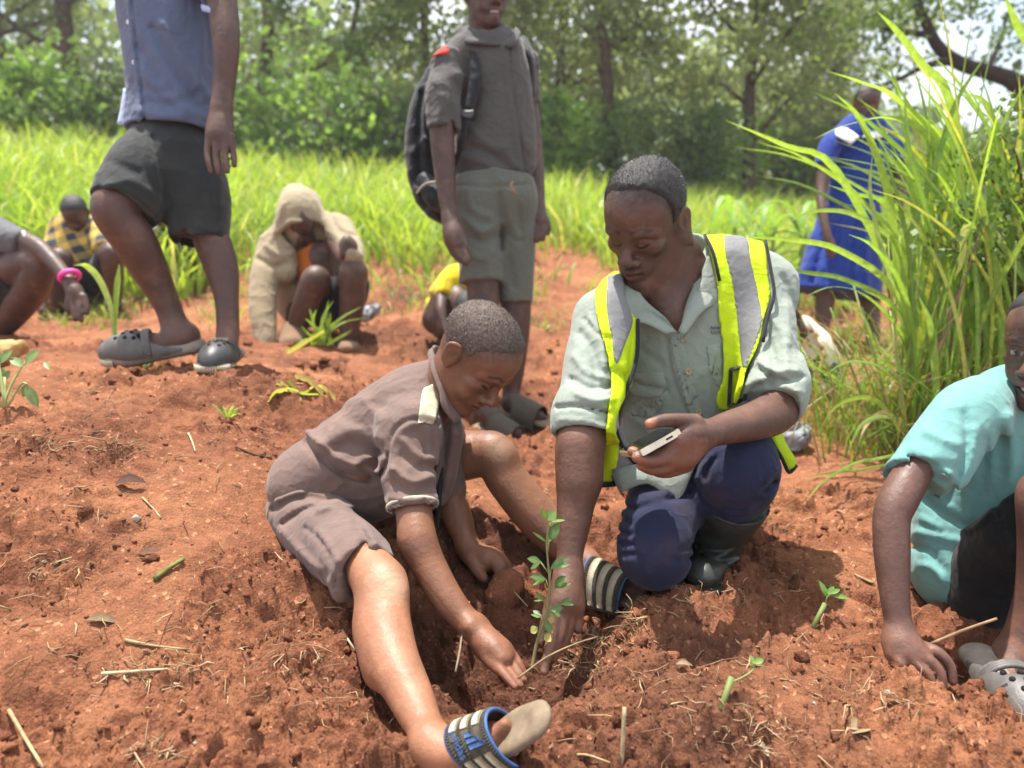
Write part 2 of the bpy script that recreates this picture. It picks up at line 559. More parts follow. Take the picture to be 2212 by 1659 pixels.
def plain_mat(name, col, rough=0.5, var=0.25, scale=40, spec=0.4, bumpd=0.0015, metal=0.0, attr=False):
    m, nt, b = new_mat(name)
    if attr:
        a = nt.nodes.new('ShaderNodeVertexColor'); a.layer_name = 'Col'; c0 = a.outputs['Color']
    else: c0 = col
    r = ramp(nt, [(0.3, 1 - var), (0.7, 1 + var * 0.6)]); nt.links.new(tex(nt, scale, 5, 0.6), r.inputs['Fac'])
    c = mixc(nt, c0, r.outputs['Color'], 1.0, 'MULTIPLY')
    nt.links.new(c, b.inputs['Base Color'])
    b.inputs['Roughness'].default_value = rough; b.inputs['Specular IOR Level'].default_value = spec; b.inputs['Metallic'].default_value = metal
    nt.links.new(bump(nt, tex(nt, scale * 6, 4), 0.4, bumpd), b.inputs['Normal'])
    return m
def leaf_mat(name, trans=0.45, rough=0.45, tint=(1.25, 1.2, 0.5), vein=True):
    """two-sided leaf: reflects and lets light through"""
    m, nt, b = new_mat(name)
    a = nt.nodes.new('ShaderNodeVertexColor'); a.layer_name = 'Col'
    r = ramp(nt, [(0.3, 0.75), (0.7, 1.2)]); nt.links.new(tex(nt, 60, 3), r.inputs['Fac'])
    c = mixc(nt, a.outputs['Color'], r.outputs['Color'], 0.8, 'MULTIPLY')
    nt.links.new(c, b.inputs['Base Color'])
    b.inputs['Roughness'].default_value = rough; b.inputs['Specular IOR Level'].default_value = 0.35
    t = nt.nodes.new('ShaderNodeBsdfTranslucent')
    nt.links.new(mixc(nt, c, tint, 1.0, 'MULTIPLY'), t.inputs['Color'])
    ms = nt.nodes.new('ShaderNodeMixShader'); ms.inputs[0].default_value = trans
    nt.links.new(b.outputs[0], ms.inputs[1]); nt.links.new(t.outputs[0], ms.inputs[2])
    nt.links.new(ms.outputs[0], nt.nodes['Material Output'].inputs['Surface'])
    return m

# ================================================================== GROUND
GCP = [  # (photo x, photo y, depth): soil surface passes here
    (100, 1640, 0.93), (500, 1640, 0.94), (900, 1650, 0.945), (1300, 1640, 0.96), (1700, 1640, 0.96), (2150, 1640, 0.95),
    (100, 1400, 1.06), (420, 1400, 1.09), (200, 1200, 1.23), (500, 1200, 1.28), (60, 1050, 1.36), (400, 1020, 1.46), (200, 880, 1.70), (480, 860, 1.80),
    (720, 1400, 1.13), (660, 1180, 1.42), (600, 1020, 1.60), (720, 880, 1.86), (640, 818, 2.10), (330, 800, 2.03), (490, 806, 2.03), (120, 790, 2.0), (760, 845, 2.10), (560, 830, 1.98),
    (1400, 1340, 1.27), (1500, 1450, 1.13), (1700, 1300, 1.36), (1600, 1240, 1.47), (1400, 1255, 1.42), (1250, 1330, 1.36), (1800, 1180, 1.58), (1330, 1480, 1.095), (1220, 1560, 1.02),
    (1750, 1550, 1.03), (1990, 1475, 1.10), (2170, 1480, 1.12), (2100, 1350, 1.30), (1900, 1250, 1.45), (1850, 1050, 1.9),
    (1090, 930, 2.50), (1150, 900, 2.55), (1000, 860, 2.6), (1720, 930, 2.45), (1860, 800, 3.6), (1300, 800, 3.2), (1180, 1020, 2.05), (1050, 1120, 1.62), (1200, 1120, 1.72),
    (700, 745, 3.45), (560, 745, 3.2), (900, 705, 3.9), (150, 680, 4.4), (60, 730, 3.0), (350, 640, 4.7), (900, 600, 5.2), (1250, 610, 5.4), (1650, 640, 5.5), (2000, 660, 5.5),
]
_cp = np.array([P(*c) for c in GCP])
_extra = []
for x in (-9, -4.5, 0, 4.5, 9):
    for y, z, t in ((8, 0.78, 0.085), (13, 1.30, 0.12), (22, 1.6, 0.08)):
        _extra.append((x * (y / 8), y, z - np.clip(x, -6, 6) * t))
_extra += [(-2.2, 0.6, 0.2), (-2.6, 1.6, 0.42), (-3.2, 3, 0.4), (2.0, 0.6, 0.06), (2.6, 1.6, 0.06), (3.5, 3.2, 0.06), (0, 0.3, 0.02), (-1, 0.2, 0.08), (1, 0.2, 0.03), (0.0, -1.5, 0.0), (-2.5, -1.2, .15), (2.5, -1.2, 0)]
_cp = np.vstack([_cp, np.array(_extra)])
def _warp(xy):
    r = np.hypot(xy[:, 0], xy[:, 1]) + 1e-6
    s = np.log1p(r * 1.4) / r
    return xy * s[:, None]
_cw = _warp(_cp[:, :2])
_d = np.sqrt(((_cw[:, None] - _cw[None]) ** 2).sum(-1))
_n = len(_cp)
_A = np.zeros((_n + 3, _n + 3))
_A[:_n, :_n] = _d + np.eye(_n) * 0.004 * -1
_A[:_n, _n] = 1; _A[:_n, _n + 1:] = _cw
_A[_n, :_n] = 1; _A[_n + 1:, :_n] = _cw.T
_W = np.linalg.solve(_A, np.concatenate([_cp[:, 2], np.zeros(3)]))
def g_base(x, y):
    x = np.asarray(x, float); y = np.asarray(y, float)
    sh = x.shape
    q = _warp(np.stack([x.ravel(), y.ravel()], 1))
    out = np.empty(len(q))
    for i in range(0, len(q), 60000):
        b = q[i:i + 60000]
        D = np.sqrt(((b[:, None] - _cw[None]) ** 2).sum(-1))
        # multiquadric kernel keeps the fit smooth
        out[i:i + 60000] = D @ _W[:_n] + _W[_n] + b @ _W[_n + 1:]
    return out.reshape(sh)
PITS = []   # (x, y, radius, depth, squash) dug holes
def pit(px, py, d, r, depth, ax=1.0): q = P(px, py, d); PITS.append((q[0], q[1], r, depth, ax))
pit(1075, 1420, 1.18, 0.15, 0.085, 1.25); pit(1150, 1360, 1.24, 0.10, 0.05, 1.0); pit(950, 1330, 1.26, 0.13, 0.06, 1.0); pit(1010, 1210, 1.48, .10, .04)
pit(1300, 1285, 1.45, .11, .085, 1.3); pit(1090, 940, 2.48, .22, .03); pit(1150, 905, 2.56, .2, .025); pit(2172,1500,1.13,.12,.02); pit(640, 1330, 1.20, 0.07, 0.03); pit(60, 1520, 0.99, 0.04, 0.035); pit(1350, 1560, 1.0, 0.02, 0.03); pit(1390, 1610, .96, 0.02, .035)
pit(2050, 1490, 1.08, 0.035, 0.05)
MOUNDS = []
def mound(px, py, d, r, h, ax=1.0): q = P(px, py, d); MOUNDS.append((q[0], q[1], r, h, ax))
mound(1430, 1340, 1.27, 0.13, 0.05, 1.2); mound(1280, 1500, 1.07, 0.10, 0.025, 1.6); mound(1250, 1290, 1.36, .05, .0); mound(60, 1180, 1.24, 0.10, 0.03); mound(130, 980, 1.50, 0.12, 0.035)
mound(620, 1390, 1.13, 0.06, 0.025); mound(1990, 1560, 1.02, 0.10, 0.03); mound(1940, 1480, 1.10, 0.06, 0.02); mound(1500, 1560, 1.02, 0.06, 0.025); mound(600, 860, 1.9, .2, .04); mound(1640, 1290, 1.38, .08, .03)
mound(870, 1480, 1.06, .08, .01); mound(1560, 690, 4.2, .35, .06); mound(880, 720, 3.6, .3, .05); mound(330,740,2.6,.25,.03); mound(1270,760,3.4,.3,.06); mound(1180, 960, 2.3, .2, .03)
_clodseed = 11
def g_fine(x, y, fine=True):
    z = np.zeros_like(x)
    for cx, cy, r, dp, ax in PITS:
        q = ((x - cx) / ax) ** 2 + (y - cy) ** 2
        z -= dp * np.exp(-(q / r ** 2) ** 1.3)
    for cx, cy, r, h, ax in MOUNDS:
        q = ((x - cx) / ax) ** 2 + (y - cy) ** 2
        z += h * np.exp(-q / r ** 2)
    # rough mask: tilled, cloddy patches against trodden dusty ones
    m = np.clip(fbm2(x, y, 2.9, 4, 3) * 2.8 + 0.42, 0.0, 1.0)
    for cx, cy, r, dp, ax in PITS + MOUNDS:
        q = ((x - cx) / ax) ** 2 + (y - cy) ** 2
        m = np.maximum(m, np.exp(-q / (1.5 * r + .03) ** 2))
    m = 0.10 + 0.90 * m * m * (3 - 2 * m)
    wx = x + 0.02 * noise2(x * 25, y * 25, 5); wy = y + 0.02 * noise2(x * 25, y * 25, 6)
    z += 0.035 * fbm2(x, y, 5.5, 3, 21)
    def cl(f, seed, amp, dens):
        d, i = worley2(wx * f, wy * f, seed)
        b = np.sqrt(np.maximum(1 - (d / 0.62) ** 2, 0))
        return amp * b * np.clip((i - (1 - dens)) / dens, 0, 1)
    z -= 0.014 * m + 0.003
    z += m * cl(13, 31, 0.040, 0.35)
    z += m * cl(30, 41, 0.021, 0.5)
    z += m * cl(65, 51, 0.0105, 0.65)
    if fine:
        z += (0.3 + 0.7 * m) * cl(150, 61, 0.0035, 0.8)
        z += m * 0.018 * fbm2(wx, wy, 28, 4, 71, 0.6)
        z += (0.35 + .65 * m) * 0.003 * fbm2(x, y, 210, 2, 81, 0.6)
        # cracks and slumped edges
        c = np.abs(fbm2(wx, wy, 9, 3, 91, 0.55))
        z -= m * 0.016 * np.clip(1 - c / 0.045, 0, 1)
    return z, m
def g_height(x, y):
    x = np.atleast_1d(np.asarray(x, float)); y = np.atleast_1d(np.asarray(y, float))
    return g_base(x, y) + g_fine(x, y)[0] * np.clip(1.6 - np.hypot(x, y) / 12, 0, 1)
def gpt(px, py, guess=1.3):
    """where the view ray through a photo position meets the soil (marching out)"""
    ds = np.concatenate([np.arange(0.75, 3, 0.01), np.arange(3, 9, 0.05)])
    pts = np.array([P(px, py, d) for d in ds])
    z = g_height(pts[:, 0], pts[:, 1])
    below = np.nonzero(pts[:, 2] < z)[0]
    if not len(below): return pts[-1]
    a, b = (ds[max(0, below[0] - 1)], ds[below[0]])
    for _ in range(9):
        m = 0.5 * (a + b); q = P(px, py, m)
        if q[2] < g_height(q[0], q[1])[0]: b = m
        else: a = m
    return P(px, py, b)
def gd(px, py):
    q = gpt(px, py)
    return float(proj(q[0], q[1], q[2])[2])
def gz(x, y): return float(g_height(x, y)[0])

def soil_mat():
    m, nt, b = new_mat('red_soil')
    a = nt.nodes.new('ShaderNodeVertexColor'); a.layer_name = 'Col'
    v = coords(nt)
    n1 = ramp(nt, [(0.3, (0.72, 0.70, 0.70)), (0.7, (1.18, 1.16, 1.14))]); nt.links.new(tex(nt, 38, 6, 0.65, v), n1.inputs['Fac'])
    c = mixc(nt, a.outputs['Color'], n1.outputs['Color'], 1.0, 'MULTIPLY')
    n2 = ramp(nt, [(0.32, 0.66), (0.5, 1.0), (0.7, 1.25)]); nt.links.new(tex(nt, 330, 3, 0.6, v), n2.inputs['Fac'])
    c = mixc(nt, c, n2.outputs['Color'], 0.85, 'MULTIPLY')
    vo = N(nt, 'ShaderNodeTexVoronoi', Scale=170.0); nt.links.new(v, vo.inputs['Vector'])
    sp = ramp(nt, [(0.0, (1, 1, 1)), (0.965, (1, 1, 1)), (0.985, (1.9, 2.1, 2.2))])
    sep = nt.nodes.new('ShaderNodeSeparateColor'); nt.links.new(vo.outputs['Color'], sep.inputs[0]); nt.links.new(sep.outputs[0], sp.inputs['Fac'])
    c = mixc(nt, c, sp.outputs['Color'], 1.0, 'MULTIPLY')
    nt.links.new(c, b.inputs['Base Color'])
    b.inputs['Roughness'].default_value = 0.95; b.inputs['Specular IOR Level'].default_value = 0.12
    nb = bump(nt, vo.outputs['Distance'], 0.55, 0.004)
    nt.links.new(bump(nt, tex(nt, 420, 5, 0.7, v), 0.7, 0.004, nb), b.inputs['Normal'])
    return m
def build_ground():
    r = np.concatenate([np.geomspace(0.25, 0.68, 20)[:-1], np.geomspace(0.68, 2.3, 470)[:-1], np.geomspace(2.3, 6, 190)[:-1], np.geomspace(6, 95, 60)])
    ac = np.concatenate([np.linspace(-150, -41, 30)[:-1], np.linspace(-41, 41, 470), np.linspace(41, 150, 30)[1:]]) * math.pi / 180
    R, A = np.meshgrid(r, ac, indexing='ij')
    x, y = R * np.sin(A), R * np.cos(A)
    rr = np.hypot(x, y)
    zb = g_base(x, np.minimum(y, 24.0))
    zb = np.where(rr > 22, np.minimum(zb, 2.2), zb)
    fz, m = g_fine(x, y)
    z = zb + fz * np.clip(1.6 - rr / 12, 0, 1)
    nr, na = R.shape
    V = np.stack([x, y, z], -1).reshape(-1, 3)
    i = np.arange(nr - 1)[:, None] * na + np.arange(na - 1)[None]
    i = i.ravel()
    F = np.stack([i, i + 1, i + na + 1, i + na], 1)[:, ::-1]
    # soil colour: fresh dug soil is browner, dry dust paler and more orange
    dust = np.clip(0.5 + 1.1 * fbm2(x, y, 4.0, 4, 101) - 0.45 * (m - 0.5), 0, 1)[..., None]
    moist = np.clip(fbm2(x, y, 3.1, 4, 131) * 1.6 + 0.15, 0, 1)[..., None] * np.clip(m, 0, 1)[..., None]
    dug = np.zeros(x.shape)
    for cx, cy, r0, dp, ax in PITS[:4]: dug = np.maximum(dug, np.exp(-((((x - cx) / ax) ** 2 + (y - cy) ** 2) / (r0 * 1.2) ** 2) ** 2))
    moist = np.maximum(moist, dug[..., None])
    c = np.array([0.205, 0.082, 0.044]) * (1 - dust) + np.array([0.308, 0.133, 0.067]) * dust
    c = c * (1 - 0.75 * moist) + np.array([0.085, 0.038, 0.026]) * 0.75 * moist
    o = mobj('ground', V, F, soil_mat(), None, c.reshape(-1, 3), True, origin=np.zeros(3))
    tag(o, 'red tilled soil sloping up to a ridge on the left', kind='structure')
    del o['label']
    return o
def blob_mesh(seed, sub=1):
    import bmesh
    bm = bmesh.new(); bmesh.ops.create_icosphere(bm, subdivisions=sub, radius=1)
    V = np.array([v.co[:] for v in bm.verts]); F = np.array([[v.index for v in f.verts] for f in bm.faces]); bm.free()
    return V, F
def build_crumbs(soil):
    """loose soil crumbs and clods lying on the ground, joined as one uncountable mass"""
    V1, F1 = blob_mesh(0, 1); V2, F2 = blob_mesh(0, 2)
    b = Bag()
    n = 8000
    # scatter by picture-independent polar density: finer near the camera
    r = 0.75 * np.exp(rng.random(n) * math.log(3.6 / 0.75)); a = (rng.random(n) * 2 - 1) * math.radians(42)
    x, y = r * np.sin(a), r * np.cos(a)
    _, m = g_fine(x, y, False)
    keep = rng.random(n) < (0.08 + 0.92 * m ** 1.5)
    x, y, r, m = x[keep], y[keep], r[keep], m[keep]
    z = g_height(x, y)
    for i in range(len(x)):
        s = (0.0011 + 0.0018 * rng.random() + 0.007 * rng.random() ** 14) * (0.7 + 0.4 * r[i])
        Vb, Fb = (V2, F2) if s > 0.006 else (V1, F1)
        q = Vb * (0.7 + 0.6 * rng.random(3))
        q = q * (1 + 0.6 * noise3(q[:, 0] * 2.3 + i, q[:, 1] * 2.3, q[:, 2] * 2.3, 5)[:, None] * 2)
        t = rng.random() * 6.28; ct, st = math.cos(t), math.sin(t)
        q = np.stack([q[:, 0] * ct - q[:, 1] * st, q[:, 0] * st + q[:, 1] * ct, q[:, 2] * 0.8], 1)
        c = np.array([0.205, 0.082, 0.044]) * (0.6 + 0.6 * rng.random())
        if rng.random() < 0.015: c = np.array([0.42, 0.33, 0.27])
        b.add(q * s + [x[i], y[i], z[i] + s * 0.25], Fb, c)
    o = b.obj('soil_crumbs', soil, origin=np.zeros(3))
    tag(o, 'loose red soil crumbs strewn over the tilled ground', 'soil', kind='stuff')
ground = build_ground()
build_crumbs(ground.data.materials[0])

# ================================================================== PEOPLE: shared anatomy
def head(S, c, f, u, H, child=0.0, mouth=0.0, eyes=0.3, k=1.0, nose_w=1.0, lips=1.0, wx=1.0):
    """adds a head to an implicit surface. c: between the ears, f: face direction, u: crown direction, H: chin to crown"""
    R = frame(f, u); c = np.asarray(c, float)
    sx = np.array([wx, 1, 1])
    w = lambda p: c + R @ (np.asarray(p, float) * sx * H)
    K = lambda x: x * H * k
    jaw = 1 - 0.10 * child
    def E(p, r, kk=0.05, op='u', Rl=None):
        S.ell(w(p), np.asarray(r) * sx * H, R if Rl is None else R @ Rl, K(kk), op)
    def Tb(ps, rs, kk=0.04, op='u', sub=3, flat=None):
        S.tube([w(p) for p in ps], np.asarray(rs) * H, K(kk), op, sub, flat)
    E((0, -0.045, 0.165), (0.318, 0.405, 0.335))                                  # cranium
    E((0, 0.10, 0.13), (0.285, 0.275, 0.26), 0.08)                                # forehead
    E((0, 0.11, -0.12), (0.235, 0.245, 0.29), 0.10)                               # face
    E((0, 0.16, -0.30), (0.165 * jaw, 0.185, 0.175), 0.08)                        # muzzle and jaw
    for s in (-1, 1):
        Tb([(s * 0.235 * jaw, -0.02, -0.17), (s * 0.19 * jaw, 0.10, -0.33), (s * 0.06, 0.285, -0.435)], (0.05, 0.055, 0.062), 0.09)
        E((s * 0.175, 0.225, -0.085), (0.085, 0.085, 0.065), 0.06)                # cheekbone
        if child: E((s * 0.15, 0.225, -0.20), (0.09, 0.09, 0.10), 0.06)           # round cheek
    E((0, 0.315, -0.425), (0.07, 0.055, 0.06), 0.06)                              # chin
    for s in (-1, 1):                                                             # brow, socket, lid
        Tb([(s * 0.04, 0.355, 0.055), (s * 0.13, 0.345, 0.085), (s * 0.22, 0.255, 0.05)], (0.032, 0.036, 0.03), 0.05)
        E((s * 0.125, 0.40, -0.005), (0.085, 0.075, 0.048), 0.05, 's')
        E((s * 0.122, 0.275, -0.002), (0.074, 0.074, 0.062), 0.012)
        Tb([(s * 0.055, 0.312, -0.012), (s * 0.115, 0.352, -0.030 + 0.02 * eyes), (s * 0.19, 0.292, -0.012)], (0.008, 0.0095, 0.008), 0.012)
        Tb([(s * 0.065, 0.322, -0.055), (s * 0.125, 0.335, -0.068), (s * 0.19, 0.29, -0.05)], (0.007, 0.007, 0.007), 0.04)
    nw = nose_w
    Tb([(0, 0.338, 0.045), (0, 0.375, -0.04), (0, 0.425, -0.13)], (0.030, 0.034, 0.046), 0.05)
    E((0, 0.432, -0.150), (0.054, 0.046, 0.042), 0.03)
    for s in (-1, 1):
        E((s * 0.062 * nw, 0.375, -0.168), (0.042, 0.052, 0.036), 0.025)
        E((s * 0.036 * nw, 0.418, -0.200), (0.019, 0.024, 0.016), 0.012, 's')
    E((0, 0.30, -0.265), (0.135, 0.085, 0.085), 0.06)
    mo = mouth
    Tb([(-0.118, 0.285, -0.278), (-0.05, 0.366, -0.255), (0, 0.377, -0.258), (0.05, 0.366, -0.255), (0.118, 0.285, -0.278)], np.array([0.010, 0.028, 0.028, 0.028, 0.010]) * lips, 0.018)
    Tb([(-0.108, 0.285, -0.288 - mo * 0.3), (0, 0.366, -0.318 - mo), (0.108, 0.285, -0.288 - mo * 0.3)], np.array([0.010, 0.037, 0.010]) * lips, 0.018)
    Tb([(-0.118, 0.315, -0.283 - mo * 0.2), (0, 0.412, -0.286 - mo * 0.45), (0.118, 0.315, -0.283 - mo * 0.2)], (0.004, 0.008 + mo * 0.45, 0.004), 0.008, 's')
    for s in (-1, 1):                                                             # ears
        a = math.radians(22) * s
        Re = np.array([[math.cos(a), -math.sin(a), 0], [math.sin(a), math.cos(a), 0], [0, 0, 1]])
        E((s * 0.325, -0.055, -0.015), (0.028, 0.082, 0.125), 0.02, 'u', Re)
        Tb([(s * 0.318, 0.005, 0.05), (s * 0.345, -0.05, 0.105), (s * 0.365, -0.125, 0.055), (s * 0.345, -0.105, -0.07), (s * 0.315, -0.03, -0.125)], (0.016, 0.018, 0.019, 0.018, 0.026), 0.012)
        E((s * 0.350, -0.035, 0.0), (0.022, 0.040, 0.07), 0.012, 's', Re)
    return dict(c=c, R=R, H=H, w=w, mouth=mouth, wx=wx)
def head_local(fr, V): return (V - fr['c']) @ fr['R'] / fr['H'] / np.array([fr['wx'], 1, 1])
def paint_stubble(fr, V, C, line, amt=0.75, fade=0.07, dz=0.0, col=(0.02, 0.016, 0.014)):
    L = head_local(fr, V)
    g = np.interp(L[:, 1], [a for a, b in line], [b for a, b in line]) + dz
    inside = (np.abs(L[:, 0]) < 0.42) & (L[:, 2] < 0.7) & (L[:, 2] > -0.3) & (np.abs(L[:, 1]) < 0.6)
    ear = (np.abs(L[:, 0]) > 0.335) & (L[:, 2] < 0.12)
    n = noise3(V[:, 0] * 330, V[:, 1] * 330, V[:, 2] * 330, 3)
    w = np.clip(1 - (g - L[:, 2]) / fade, 0, 1) * np.clip(0.75 + 1.6 * n, 0, 1) * amt * inside * ~ear
    C[:] = C * (1 - w[:, None]) + np.asarray(col) * w[:, None]
def soil_dust(V, C, top=0.06, amt=0.6, col=(0.24, 0.10, 0.058)):
    hgt = V[:, 2] - g_base(V[:, 0], V[:, 1])
    n = noise3(V[:, 0] * 70, V[:, 1] * 70, V[:, 2] * 70, 17) + 0.6 * noise3(V[:, 0] * 190, V[:, 1] * 190, V[:, 2] * 190, 18)
    w = np.clip(1.1 - hgt / top, 0, 1) * np.clip(0.5 + 1.7 * n, 0, 1) * amt
    C[:] = C * (1 - w[:, None]) + np.asarray(col) * w[:, None]
def paint_face(fr, V, C, base, brow=(0.012, 0.009, 0.008), lip=None, open_eye=False, lash=True, mous=0.0, gaze=(0, 0)):
    L = head_local(fr, V)
    x, y, z = np.abs(L[:, 0]), L[:, 1], L[:, 2]
    inh = (x < 0.5) & (np.abs(z) < 0.6) & (y > 0.05) & (y < 0.6)
    base = np.asarray(base)
    def mixin(w, col):
        w = np.clip(w, 0, 1)[:, None] * inh[:, None]
        C[:] = C * (1 - w) + np.asarray(col) * w
    mo = fr['mouth']
    lip = base * np.array([0.95, 0.72, 0.75]) if lip is None else np.asarray(lip)
    dl = np.minimum(np.hypot(x * 0.30, z + 0.256) - 0.030, np.hypot(x * 0.33, z + 0.318 + mo) - 0.036)
    mixin((0.5 - dl / 0.012) * (y > 0.30) * (x < 0.125), lip)
    ml = np.abs(z + 0.286 + mo * 0.4 - 0.02 * (x / 0.12) ** 2) - (0.009 + 0.4 * mo * np.clip(1 - (x / 0.1) ** 2, 0, 1))
    mixin((0.5 - ml / 0.006) * (x < 0.11) * (y > 0.27) * (y < 0.40), (0.02, 0.008, 0.008))
    if mo > 0.02:   # teeth
        tz = np.abs(z + 0.286 + mo * 0.15) - mo * 0.30
        mixin((0.5 - tz / 0.006) * (x < 0.07) * (y > 0.27) * (y < 0.395), (0.62, 0.58, 0.48))
    bz = z - (0.098 + 0.035 * np.clip((x - 0.04) / 0.1, 0, 1) - 0.05 * np.clip((x - 0.15) / 0.09, 0, 1))
    mixin(0.85 * (0.5 - (np.abs(bz) - 0.011) / 0.014) * (x > 0.045) * (x < 0.225), brow)
    if open_eye:
        ex = L[:, 0]
        e = np.hypot((x - 0.122) / 0.062, (z + 0.018) / 0.024) - 1
        mixin((0.3 - e / 0.2) * (y > 0.27), (0.30, 0.26, 0.23))
        s = np.sign(ex)
        ir = np.hypot(x - 0.122 - gaze[0] * s, z + 0.016 - gaze[1]) - 0.024
        mixin((0.5 - ir / 0.006) * (y > 0.27) * (e < 0.05), (0.012, 0.007, 0.005))
        mixin((0.5 - (np.abs(e) - 0.1) / 0.12) * (y > 0.27), (0.02, 0.01, 0.008))
    elif lash:
        le = z + 0.040 - 0.022 * ((x - 0.122) / 0.065) ** 2
        mixin(0.9 * (0.5 - (np.abs(le) - 0.012) / 0.008) * (np.abs(x - 0.122) < 0.068) * (y > 0.26), (0.010, 0.006, 0.005))
    if mous:
        mm = np.hypot(x * 0.26, z + 0.225) - 0.022
        mixin(mous * (0.5 - mm / 0.02) * (y > 0.3), (0.012, 0.009, 0.008))
        gg = np.hypot(x * 0.6, z + 0.43) - 0.045
        mixin(mous * 0.6 * (0.5 - gg / 0.03) * (y > 0.15), (0.012, 0.009, 0.008))
    nn = np.minimum(np.hypot(x - 0.038, (z + 0.200)), 1) - 0.018
    mixin(0.8 * (0.5 - nn / 0.01) * (y > 0.36), (0.015, 0.006, 0.005))
    return C
HAIRLINE = [(-0.6, -0.20), (-0.25, -0.17), (-0.12, -0.08), (0.02, -0.03), (0.075, -0.05), (0.10, 0.06), (0.15, 0.17), (0.22, 0.20), (0.28, 0.275), (0.33, 0.325), (0.6, 0.33)]
def hair(fr, mat, parent, h, thick=0.016, line=HAIRLINE, lump=0.0, lfreq=60, tufts=0, tuft_len=0.006, tuft_mat=None, name='hair', dz=0.0):
    S = SDF(h)
    H, R, w = fr['H'], fr['R'], fr['w']
    sx = np.array([fr['wx'], 1, 1])
    S.ell(w((0, -0.045, 0.165)), (np.array((0.318, 0.405, 0.335)) * sx + thick) * H, R, 0.0)
    S.ell(w((0, 0.10, 0.13)), (np.array((0.285, 0.275, 0.26)) * sx + thick) * H, R, 0.08 * H)
    lx, ly = np.array([a for a, b in line]), np.array([b for a, b in line])
    def sink(x, y, z):
        L = (np.stack([x, y, z], 1) - fr['c']) @ R / H
        g = np.interp(L[:, 1], lx, ly) + dz
        wob = 0.035 * noise3(L[:, 0] * 16, L[:, 1] * 16, L[:, 2] * 16, 3) + 0.02 * noise3(L[:, 0] * 45, L[:, 1] * 45, L[:, 2] * 45, 4)
        front = 0.03 * np.cos(np.clip(L[:, 0] / 0.25, -1, 1) * math.pi) * (L[:, 1] > 0.2)
        t = np.clip((L[:, 2] - g + front * 0.4 + wob + 0.01) / 0.17, 0, 1); t = t * t * (3 - 2 * t)
        return (thick + 0.022) * H * (1 - t)
    S.fun(sink, 'd')
    if lump:
        def lm(x, y, z):
            L = (np.stack([x, y, z], 1) - fr['c']) @ R
            q = noise3(L[:, 0] * lfreq, L[:, 1] * lfreq, L[:, 2] * lfreq, 9)
            return -lump * np.clip(q * 2.2, -0.5, 1)
        S.fun(lm, 'd')
    V, Q = S.mesh()
    o = mobj(name, V, Q, mat, parent)
    if tufts:
        c = w((0, -0.02, 0.16))
        nv = V - c; nv /= np.linalg.norm(nv, axis=1)[:, None]
        L = head_local(fr, V)
        gl = np.interp(L[:, 1], lx, ly) + dz + 0.03
        cand = np.nonzero(L[:, 2] > gl)[0]
        sel = cand[rng.integers(0, len(cand), tufts)]
        b = V[sel] + rng.normal(0, h * 0.5, (tufts, 3)); n = nv[sel] + rng.normal(0, 0.45, (tufts, 3)); n /= np.linalg.norm(n, axis=1)[:, None]
        s = np.cross(n, rng.normal(0, 1, (tufts, 3))); s /= np.linalg.norm(s, axis=1)[:, None] + 1e-9
        ln = tuft_len * (0.5 + rng.random(tufts))[:, None]
        A = b - n * 0.001 - s * 0.0005; B = b - n * 0.001 + s * 0.0005; T = b + n * ln + s * ln * 0.4
        Vt = np.stack([A, B, T], 1).reshape(-1, 3)
        Ft = np.arange(tufts * 3).reshape(-1, 3)
        t = mobj('hair_tufts', Vt, Ft, tuft_mat or mat, o, smooth=False)
        tag(t, kind='stuff')
    return o
def foot(S, ankle, toe_dir, up, L, k=0.02, toes=True):
    """bare foot; ankle centre, direction to the toes, up direction of the instep, length"""
    R = frame(toe_dir, up); a = np.asarray(ankle, float)
    w = lambda p: a + R @ (np.asarray(p, float) * L)
    S.tube([w((0, -0.16, -0.22)), w((0, 0.02, -0.16)), w((0, 0.35, -0.21)), w((0, 0.56, -0.26))], np.array([0.125, 0.15, 0.14, 0.10]) * L, k, 'u', 3, (R[:, 0], 1.0))
    S.tube([w((-0.08, 0.2, -0.25)), w((-0.09, 0.52, -0.27))], np.array([0.08, 0.085]) * L, k); S.tube([w((0.08, 0.2, -0.25)), w((0.1, 0.52, -0.27))], np.array([0.08, 0.085]) * L, k)
    if toes:
        for i, (x, e, r) in enumerate(((-0.13, 0.74, 0.062), (-0.045, 0.735, 0.045), (0.03, 0.71, 0.042), (0.095, 0.67, 0.04), (0.155, 0.62, 0.038))):
            S.tube([w((x * 0.9, 0.5, -0.27)), w((x, e - 0.1, -0.262)), w((x * 1.02, e, -0.29))], np.array([r, r, r * 0.9]) * L, 0.006)
    return R, w
